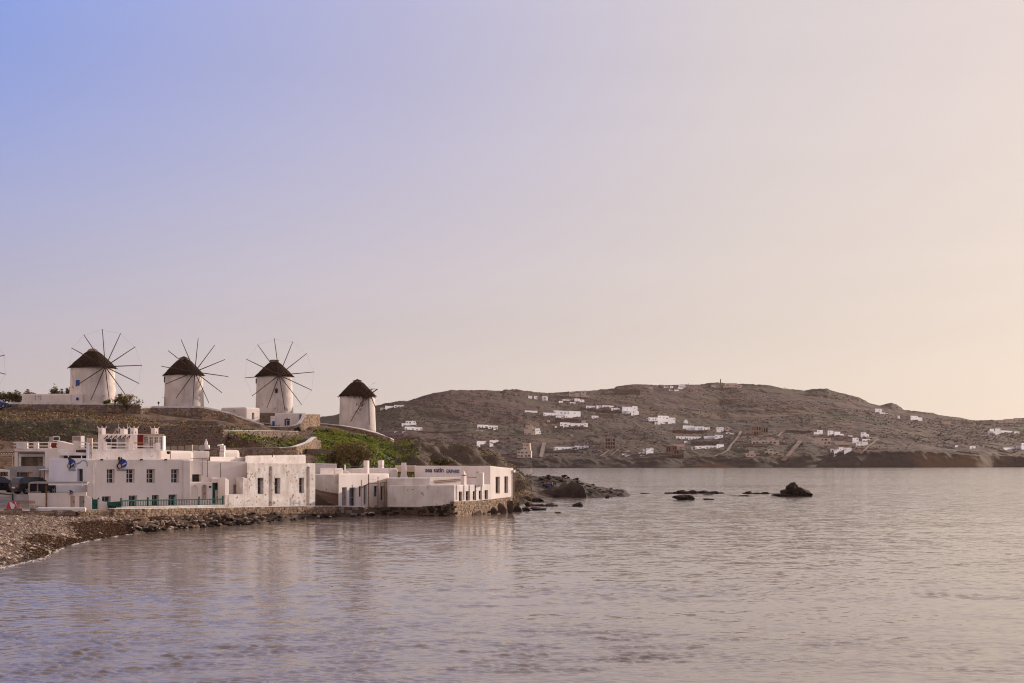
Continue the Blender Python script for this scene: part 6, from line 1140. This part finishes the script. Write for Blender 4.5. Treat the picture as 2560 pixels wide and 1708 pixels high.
# boulders along the dark ridge of the headland and on the shore under the houses
for i in range(64):
    t = random.random(); px = 1350 + 200 * t ** 1.1; Y = random.uniform(240, 262) - 6 * t; z = gnd(px, Y); s = random.uniform(.2, .55) * (1.1 - .4 * t)
    if z < -.4: continue
    rock(RMD[i % 4] if i % 3 else RM[i % 6], (gx(px, Y), Y, z + s * .25), (s * 1.3, s, s * .8), random.random() * 6, 0, 'boulder', 'dark boulder heaped on the headland ridge, ' + ('behind the seated people' if px < 1400 else 'near the middle of the spit' if px < 1470 else 'near the low tip of the spit'), 'rock', 'dark boulders along the headland ridge')
ZN = [(420, 'where the pebble beach ends'), (520, 'below the green railing'), (640, 'below the weathered house near its left end'), (790, 'below the weathered house near its right end'), (2000, 'below the low sunlit house and restaurant')]
rb = []
for i in range(620):
    px = random.uniform(330, 968) if i > 260 else random.uniform(330, 640); col = land_z(px + 0 * _YS[:160], _YS[:160]); y0 = float(np.interp(.0, col, _YS[:160])); y1 = float(np.interp(.9, col, _YS[:160])); t = random.random() ** 1.3; Y = y0 - .5 + (y1 - y0) * t; z = gnd(px, Y)
    s = random.lognormvariate(-1.85, .5); pale = random.random() < (.36 if px < 520 else .13)
    if s < .21: rb.append((gx(px, Y), Y, z + s * .2, s, 2 if pale else (0 if t > .25 else 1))); continue
    me = random.choice(RML) if pale else random.choice(RM if t > .25 else RMD); zn = [b for a_, b in ZN if px < a_][0]
    rock(me, (gx(px, Y), Y, z + s * .15), (s * 1.35, s, s * .72), random.random() * 6, random.uniform(-.3, .3), 'boulder', '%s boulder %s %s' % ('pale' if pale else 'dark', 'at the water' if t < .35 else 'on the upper shore', zn), 'rock', 'boulders along the shore ' + zn)
rb = np.array(rb); V, Fc, idx = blobs(rb[:, :3], np.stack([rb[:, 3] * 1.35, rb[:, 3], rb[:, 3] * .75], 1), jit=.22); link('shore_rubble', np_mesh('shore_rubble', V, Fc, [ROCK, ROCKD, PEB[1]], rb[idx, 4].astype(int)))['kind'] = 'stuff'
for i, (a, b, t, q, Y, lab) in enumerate(((399, 413, 1299, 1323, 123.5, 'tall pale leaning boulder where the pebble beach ends'), (463, 475, 1306, 1323, 126.5, 'upright pale block in the rocky shore'), (640, 668, 1287, 1311, 136.6, 'large rounded brown boulder in the middle of the rocky shore'), (503, 516, 1313, 1321, 130.3, 'pale wedge shaped stone at the water'), (378, 396, 1311, 1324, 121, 'flat pale boulder beside the leaning one'), (273, 290, 1300, 1318, 118, 'long pale slab lying slanted on the upper beach'))): rockpx(a, b, t, q, Y, RML[i % 2] if i != 2 else RM[2], lab, name='boulder', tilt=.25 if i < 2 else 0)
for (a, b, t, q, lab) in ((786, 822, 1236, 1268, 'brown natural rock filling the recess, left block'), (812, 846, 1252, 1269, 'low brown rock step filling the recess, right block')): rockpx(a, b, t, q, 152.3, RM[a % 6], lab, name='boulder', dep=.6)
for i, (px, py, r) in enumerate(((1256, 1258, 11), (1275, 1243, 10), (1236, 1266, 11), (1222, 1277, 8))): rockpx(px - r, px + r, py, py + (1283 - py), 159 + i * .5 + (2 if i < 2 else 0), RM[i % 4], ('dark rock clinging to the stone base of the point house', 'tall dark rock leaning on the corner of the point house', 'dark bulge of rock in the stone base', 'low black rock at the foot of the stone base')[i])

# ================================================================== VEGETATION
def plant(name, label, cat, px, py, Y, wpx, hpx, mats, n, leaf, group=None, trunk=True, lobes=7, flat=.6, up=.1, z0=None):
    k = Y / F; base = at(px, py, Y); Wd, H = wpx * k / 2, hpx * k; e = thing(name, label, cat, base, group); rng = np.random.default_rng(int(px * 7 + py))
    g = G(); tips = []
    for i in range(lobes):
        a = rng.uniform(0, 6.28); rr = Wd * rng.uniform(.15, .72); tz = H * rng.uniform(.45, .86); tp = base + Vector((math.cos(a) * rr, math.sin(a) * rr * .8, tz)); tips.append(tp)
        mid = base + (tp - base) * .5 + Vector((rng.normal() * .1, rng.normal() * .1, H * .06)); rad = max(.02, H * .022); g.tube(base - Vector((0, 0, .4)), mid, rad * 1.5, rad, 5); g.tube(mid, tp, rad, rad * .4, 5)
    g.build('trunk', TRUNK, e)
    Pp = []
    for tp in tips:
        m_ = n // lobes; d = rng.normal(size=(m_, 3)); d /= np.linalg.norm(d, axis=1)[:, None]; r_ = rng.random(m_) ** .75
        Pp.append(np.array(tp)[None] + d * r_[:, None] * np.array([Wd * .50, Wd * .50, H * .34])[None])
    Pp = np.concatenate(Pp); V, Fc = leaves(Pp, leaf, flat, up); mi = rng.integers(0, len(mats), len(Pp))
    link('crown', np_mesh('crown', V, Fc, mats, mi), e); return e
TG = 'trees showing over the wall at the upper left'
for i, (px, top, wd, lab) in enumerate(((3, 987, 20, 'small tree at the left frame edge above the blue car'), (19, 984, 22, 'taller feathery tree behind the blue car'), (37, 991, 16, 'low gap filling bush between the trees by the annex'), (48, 983, 20, 'dark tree against the left end of the annex'), (74, 976, 26, 'bushy tree rising behind the left part of the annex roof'), (139, 972, 24, 'tree peeping over the middle of the annex roof'), (157, 981, 10, 'tiny bush behind the annex roof'), (171, 974, 11, 'narrow bush beside the largest windmill'))):
    plant('small_tree', lab, 'tree', px, 1016, 229, wd * 1.5, 1019 - top, TREEL, 520, .20, TG, lobes=7)
plant('feathery_shrub', 'brown feathery shrub spilling over the wall right of the largest windmill', 'shrub', 318, 1019, 220.5, 74, 30, [TREEL[1], LEAFB[1], TREEL[1]], 900, .17, lobes=12, up=.3)
plant('feathery_shrub', 'upright feathery shrub at the right foot of the largest windmill', 'shrub', 297, 1018, 222.5, 24, 36, [TREEL[1], LEAFB[1]], 300, .17, lobes=6, up=.5)
plant('round_shrub', 'dark green round shrub on the white wall top before the largest windmill', 'shrub', 267, 1013, 218.2, 22, 12, [LEAFG[2], LEAFG[0]], 300, .16, lobes=6)
plant('round_shrub', 'small dark green shrub beside the right edge of the largest windmill', 'shrub', 288, 1012, 219.5, 11, 14, [LEAFG[2], LEAFG[0]], 160, .15, lobes=5)
plant('bare_shrub', 'large brown twiggy shrub at the foot of the green slope', 'shrub', 888, 1172, 174, 104, 60, LEAFB + [LEAFB[1]], 4600, .15, lobes=22, up=.3)
plant('bare_shrub', 'darker brown twiggy shrub beside the stone block of steps', 'shrub', 846, 1172, 175.5, 66, 46, [LEAFB[0], LEAFG[2]], 3200, .16, lobes=14, up=.3)
plant('dark_shrub', 'dark olive shrub under the brow of the brown bluff', 'shrub', 1100, 1168, 196, 60, 18, [LEAFG[2], LEAFB[1]], 900, .2, lobes=10)
plant('garden_plant', 'small dark plant in front of the sunlit curved parapet', 'plant', 745, 1082, 238, 16, 12, [LEAFG[2]], 260, .2, lobes=5)

# ================================================================== VEHICLES AND SMALL THINGS
def car(label, ref, Y, heading, m, L_=4.4, H=1.55, Wd=1.8, z=None):
    p = at(*ref, Y); z = p.z if z is None else z; e = thing('parked_car', label, 'car', (p.x, p.y, z), 'cars parked on the shore road' if m is CARB else None)
    Mx = Matrix.Translation((p.x, p.y, z)) @ Matrix.Rotation(R(heading), 4, 'Z'); T = lambda x, y, q: Mx @ Vector((x, y, q))
    # x forward (rear at 0), y to the far side
    low = [(0.02, .42), (.0, .62), (.06, .95), (.55, .98), (3.15, .95), (4.1, .80), (4.38, .62), (4.4, .40), (4.2, .24), (.25, .24)]
    cab = [(.10, .95, 0), (.34, 1.46, .16), (.75, H, .2), (2.0, H, .2), (2.45, 1.46, .18), (3.2, .95, 0)]
    g = G(); n = len(low); rows = []
    for y, sc_ in ((-.90, .965), (-.78, 1), (.78, 1), (.90, .965)): rows.append([T(2.2 + (x - 2.2) * sc_, y, .58 + (q - .58) * sc_) for x, q in low])
    g.add([v for r_ in rows for v in r_], [tuple(range(n))[::-1], tuple(range(3 * n, 4 * n))] + [(k * n + i, k * n + (i + 1) % n, (k + 1) * n + (i + 1) % n, (k + 1) * n + i) for k in range(3) for i in range(n)])
    g.build('body', m, e); g = G(); k_ = len(cab); vs = [T(x, -.84 + i_, q) for x, q, i_ in cab] + [T(x, .84 - i_, q) for x, q, i_ in cab]
    g.add(vs, [tuple(range(k_))[::-1], tuple(range(k_, 2 * k_))] + [(i, (i + 1) % k_, k_ + (i + 1) % k_, k_ + i) for i in range(k_)]); g.build('cabin', m, e)
    for (x0, x1, x2, x3) in ((.42, .55, 1.25, 1.25), (1.32, 1.32, 2.18, 2.0), (2.1, 2.1, 2.95, 2.42)):
        for s in (-1, 1):
            g = G(); pts = [(x0, .99, .835), (x2, .99, .835), (x3 if x3 > x1 + .2 else x2, 1.42, .715), (x1, 1.42, .715)]; vs = [T(x, s * y, q) for x, q, y in pts] + [T(x, s * (y - .03), q) for x, q, y in pts]; f = [(0, 1, 2, 3), (7, 6, 5, 4), (0, 4, 5, 1), (1, 5, 6, 2), (2, 6, 7, 3), (3, 7, 4, 0)]; g.add(vs, f if s < 0 else [q[::-1] for q in f]); g.build('side_window', PANE, e)
    g = G(); vs = [T(.13, -.7, 1.02), T(.13, .7, 1.02), T(.33, .58, 1.42), T(.33, -.58, 1.42)]; vs2 = [v - (Mx.to_3x3() @ Vector((.03, 0, 0))) for v in vs]; g.add(vs2 + vs, [(0, 3, 2, 1), (4, 5, 6, 7), (0, 1, 5, 4), (2, 3, 7, 6), (0, 4, 7, 3), (1, 2, 6, 5)]); g.build('rear_window', PANE, e)
    ax, ay = Mx.to_3x3() @ Vector((1, 0, 0)), Mx.to_3x3() @ Vector((0, 1, 0))
    for s in (-1, 1): G().obox(T(.10, s * .72, .83), ax * .11, ay * .16, (0, 0, .11)).build('tail_light', LAMPR, e); G().obox(T(4.28, s * .66, .66), ax * .08, ay * .18, (0, 0, .07)).build('headlight', WHT, e)
    G().obox(T(-.005, 0, .60), ax * .02, ay * .26, (0, 0, .06)).build('number_plate', WHT, e)
    for x in (.82, 3.48):
        for s in (-1, 1):
            t = G().tube(T(x, s * .70, .33), T(x, s * .915, .33), .335, .335, 20).build('wheel', TYRE, e); g = G()
            g.tube(T(x, s * .90, .33), T(x, s * .925, .33), .07, .07, 10)
            for q in range(5): a = q * 1.2566; c_ = T(x + math.cos(a) * .13, s * .92, .33 + math.sin(a) * .13); d = (T(x + math.cos(a), s * .92, .33 + math.sin(a)) - T(x, s * .92, .33)); g.obox(c_, d * .11, ay * .012, d.cross(ay).normalized() * .035)
            g.build('rim', RIM, t)
    return e
car('dark family car parked with its tail light towards us above the white terrace wall', (34, 1236), 128.6, 48, CARB)
car('dark car cut off by the left edge, in front of the brush lettered wall', (-58, 1233), 132.4, 44, CARB)
car('blue car on the road by the trees at the upper left edge', (-46, 1021), 216.5, 4, CARU)
o = newb('ramp_wall', 'pale panelled ramp wall below the parked cars', 36, 1266, 123.5, 'wall'); wl = Wall(-40, 122.5, 14, 72); block(wl, .4, 1.2, (1243.5, 1236.5), GREY, o, 'wall', (), .03)
for y in (1248, 1254, 1260): G().obox(wl.p(wl.len / 2, .02, wl.z(20, y)), T3(wl.t) * wl.len / 2, T3(wl.n) * .03, (0, 0, .09)).build('panel', BGREY if y == 1254 else GREY, o)
G().obox(wl.p(wl.hit(32), .05, wl.z(32, 1243)), T3(wl.t) * .05, T3(wl.n) * .05, (0, 0, .3)).build('bracket', BLACK, o); G().tube(wl.p(wl.hit(33.5), .05, wl.z(33, 1247)), wl.p(wl.hit(33.5), .05, wl.z(33, 1258)), .035, .035, 6).build('post', RUST, o)
o = newb('road_barrier', 'red and white plastic road barrier tipped beside the bench', 27, 1272, 119, 'barrier'); k = 119 / F
pr = [(15, 1273), (20.5, 1255), (37, 1254.5), (40.5, 1265), (44, 1270), (42, 1273)]; g = G(); vs = [at(x, y, 118.6) for x, y in pr] + [at(x + 1.5, y, 119.3) for x, y in pr]; n = len(pr); g.add(vs, [tuple(range(n))[::-1], tuple(range(n, 2 * n))] + [(i, (i + 1) % n, n + (i + 1) % n, n + i) for i in range(n)]); g.build('barrier_body', REDB, o)
for (x0, y0, x1, y1, x2, y2, x3, y3) in ((23, 1256, 30, 1256, 36, 1272, 28, 1272), (31, 1259, 36, 1260, 38, 1268, 34, 1267)): g = G(); vs = [at(x, y, 118.57) for x, y in ((x0, y0), (x1, y1), (x2, y2), (x3, y3))] + [at(x, y, 118.63) for x, y in ((x0, y0), (x1, y1), (x2, y2), (x3, y3))]; g.add(vs, [(0, 1, 2, 3), (7, 6, 5, 4), (0, 4, 5, 1), (1, 5, 6, 2), (2, 6, 7, 3), (3, 7, 4, 0)]); g.build('white_panel', WHT, o)
o = newb('wooden_bench', 'brown wooden bench on grey trestles beside the road barrier', 64, 1270, 119.5, 'bench')
for i, (y0, y1, Y) in enumerate(((1252.6, 1254.8, 119.9), (1256.2, 1259.3, 119.5))): g = G(); a_, b_ = at(38, y0, Y), at(89, y1 - (y1 - y0), Y + .5); g.prism([(a_.x, Y - .06), (b_.x, Y + .44), (b_.x, Y + .62), (a_.x, Y + .12)], gz(y1, Y), gz(y0, Y)); g.build('plank', WOODB, o)
for x in (46, 79): p = at(x, 1258, 119.7); G().tube(p + Vector((-.08, 0, 0)), (p.x - .14, p.y - .05, gz(1271, 119.6)), .05, .05, 6).build('leg', GREY, o); G().tube(p + Vector((.08, .1, 0)), (p.x + .12, p.y + .3, gz(1270, 119.7)), .05, .05, 6).build('leg', GREY, o)
for i, (x0, x1, y0, y1) in enumerate(((9, 40, 1272.5, 1278), (39, 56, 1269, 1277.5), (74, 90, 1269, 1277.5))): o = newb('stone_block', ('long flat dark slab under the road barrier', 'dark stepped block at the left foot of the bench', 'dark stepped block at the right foot of the bench')[i], (x0 + x1) / 2, y1, 118.2, 'block'); pbox(o, 'block', x0, x1, y0 + (2.2 if i else 0), y1, 118.0, .5, STN[2], 12, .03); i and pbox(o, 'step', x0 + 2.5, x1 - 5, y0, y0 + 2.6, 118.15, .3, STN[2], 12, .02)
stone_wall('low_stone_bank', 'crumbling low stone bank at the top of the pebble beach under the bench', [(-20, 117.4, 1277, 1287), (60, 117.7, 1278, 1288), (140, 118.3, 1279, 1290)], .5, .2, None, [STN[1], STN[0]])
def person(label, px, py, Y, face, shirt, trousers, lean=.15, arm=0, child=1.0):
    """seated figure: joints skinned into one continuous body"""
    b = at(px, py, Y); sc_ = child; fx, fy = math.cos(R(face)), math.sin(R(face)); sx, sy = -fy, fx
    J = lambda f, s, z: (b.x + (fx * f + sx * s) * sc_, b.y + (fy * f + sy * s) * sc_, b.z + z * sc_)
    V = [J(0, 0, .12), J(lean * .4, 0, .32), J(lean * .9, 0, .52), J(lean * 1.05, 0, .64), J(lean * 1.2, 0, .72)]; E_ = [(0, 1), (1, 2), (2, 3), (3, 4)]; rad = [.15, .145, .165, .06, .055]
    for s in (-1, 1):
        i = len(V); V += [J(.06, s * .10, .10), J(.44, s * .14, .34 + .05 * s), J(.50, s * .13, -.05), J(.64, s * .14, -.09)]; E_ += [(0, i), (i, i + 1), (i + 1, i + 2), (i + 2, i + 3)]; rad += [.095, .065, .048, .04]
        i = len(V); hx = .42 + arm * s * .1; V += [J(lean * .85, s * .20, .53), J(lean + .10, s * .26, .30), J(hx, s * .16, .33 + .05 * arm), J(hx + .09, s * .15, .33 + .05 * arm)]; E_ += [(2, i), (i, i + 1), (i + 1, i + 2), (i + 2, i + 3)]; rad += [.062, .048, .036, .03]
    me = bpy.data.meshes.new('body'); me.from_pydata(V, E_, []); o = bpy.data.objects.new('t', me); C.objects.link(o); o.modifiers.new('s', 'SKIN'); 
    for k_, r_ in enumerate(rad): me.skin_vertices[0].data[k_].radius = (r_ * sc_, r_ * sc_)
    me.skin_vertices[0].data[0].use_root = True; md = o.modifiers.new('u', 'SUBSURF'); md.levels = 2
    m2 = bpy.data.meshes.new_from_object(o.evaluated_get(bpy.context.evaluated_depsgraph_get())); bpy.data.objects.remove(o); m2.materials.clear()
    for m in (shirt, trousers, SKIN): m2.materials.append(m)
    for p in m2.polygons:
        c = p.center; q = Vector((c.x - b.x, c.y - b.y)); f = q.dot(Vector((fx, fy))); z = (c.z - b.z) / sc_
        p.material_index = 2 if z > .62 or (f > .36 and .22 < z < .40 and abs(q.dot(Vector((sx, sy)))) < .2 and f > .40 and z > .30) else (1 if (z < .20 or f > .22) else 0); p.use_smooth = True
    e = thing('person', label, 'person', b, 'people sitting on the rocks'); link('body', m2, e)
    h = Vector(J(lean * 1.3 + .02, 0, .83)); V, Fc = ICO2; V = V * np.array([.095, .085, .12]) * sc_; ca, sa = fx, fy; V = np.stack([V[:, 0] * ca - V[:, 1] * sa, V[:, 0] * sa + V[:, 1] * ca, V[:, 2]], 1) + np.array(h); link('head', np_mesh('head', V, Fc, SKIN, smooth=True), e)
    ho = e.children[-1]; nose = h + Vector((fx, fy, 0)) * .095 * sc_; G().obox(nose, Vector((fx, fy, 0)) * .02, Vector((sx, sy, 0)) * .012, (0, 0, .018)).build('nose', SKIN, ho)
    V = ICO2[0][:, :] * np.array([.108, .10, .125]) * sc_; k_ = (ICO2[0][:, 0] < .35) | (ICO2[0][:, 2] > .55); V = np.where(k_[:, None], V, V * .8); V = np.stack([V[:, 0] * ca - V[:, 1] * sa, V[:, 0] * sa + V[:, 1] * ca, V[:, 2]], 1) + np.array(h + Vector((-fx * .015, -fy * .015, .018))); link('hair', np_mesh('hair', V, ICO2[1], BLACK if arm == 0 else WOODR, smooth=True), e)
person('person in dark clothes sitting hunched on the rocks, left of the blue one', 1357.5, 1218, 231.0, -25, CLOTHK, CLOTHK, .22)
person('person in black with knees drawn up between the other seated people', 1363.5, 1220, 229.8, 10, CLOTHK, CLOTHK, .16)
person('person with a blue top sitting on the rocks', 1371, 1219, 230.4, -70, CLOTHB, CLOTHB, .12, 1)
person('person with a pale top and dark trousers sitting highest on the rocks', 1381.5, 1215, 232.5, -150, CLOTHW, CLOTHK, .18, 1)
o = newb('flying_bird', 'tiny bird flying high above the far hill', 1420, 803, 300, 'bird'); p = at(1420, 803, 300); g = G(); g.add([p + Vector(q) for q in ((-.22, 0, .05), (-.1, -.03, .08), (0, .1, .01), (0, -.12, 0), (.1, -.03, .08), (.22, 0, .03), (0, 0, -.04))], [(0, 1, 3), (1, 2, 3), (2, 4, 3), (4, 5, 3), (2, 6, 3), (1, 0, 2), (4, 2, 5)]); g.build('body', GREY, o)
# fence of woven panels between the roofs
o = newb('screen_fence', 'row of woven brown screen panels between posts behind the roofs', 455, 1127, 152, 'fence')
for i in range(5): x0, x1 = 411 + i * 17.6, 411 + i * 17.6 + 15; pbox(o, 'panel', x0, x1, 1116.5 - i * .9, 1127, 152 + i * .9, .06, TAN, 20, 0); pbox(o, 'post', x1 + .4, x1 + 2.0, 1114.5 - i * .9, 1127.5, 152.1 + i * .9, .12, WOODD if i != 3 else WHT, 0, 0)
# overhead cable across the roofs
o = newb('overhead_cable', 'thin cable sagging over the low roofs to the point', 900, 1166, 168, 'cable'); g = G(); pr = None
for i in range(15): t = i / 14; q = at(762 + 210 * t, 1158 + 6 * t + 5 * math.sin(math.pi * t), 150 + 14 * t); (pr is not None) and g.tube(pr, q, .018, .018, 4); pr = q
g.build('cable', BLACK, o)
# ================================================================== AIR
g = G(); g.box(-8200, 8200, -300, 3700, -7, 260); hz = g.build('haze', []); hz['kind'] = 'stuff'
hm = bpy.data.materials.new('sea_haze'); hm.use_nodes = True; hm.node_tree.nodes.remove(hm.node_tree.nodes['Principled BSDF'])
pv_ = hm.node_tree.nodes.new('ShaderNodeVolumePrincipled'); pv_.inputs['Color'].default_value = (.95, .78, .72, 1); pv_.inputs['Density'].default_value = .000022; pv_.inputs['Anisotropy'].default_value = .35
hm.node_tree.links.new(pv_.outputs[0], hm.node_tree.nodes['Material Output'].inputs['Volume']); hz.data.materials.append(hm)
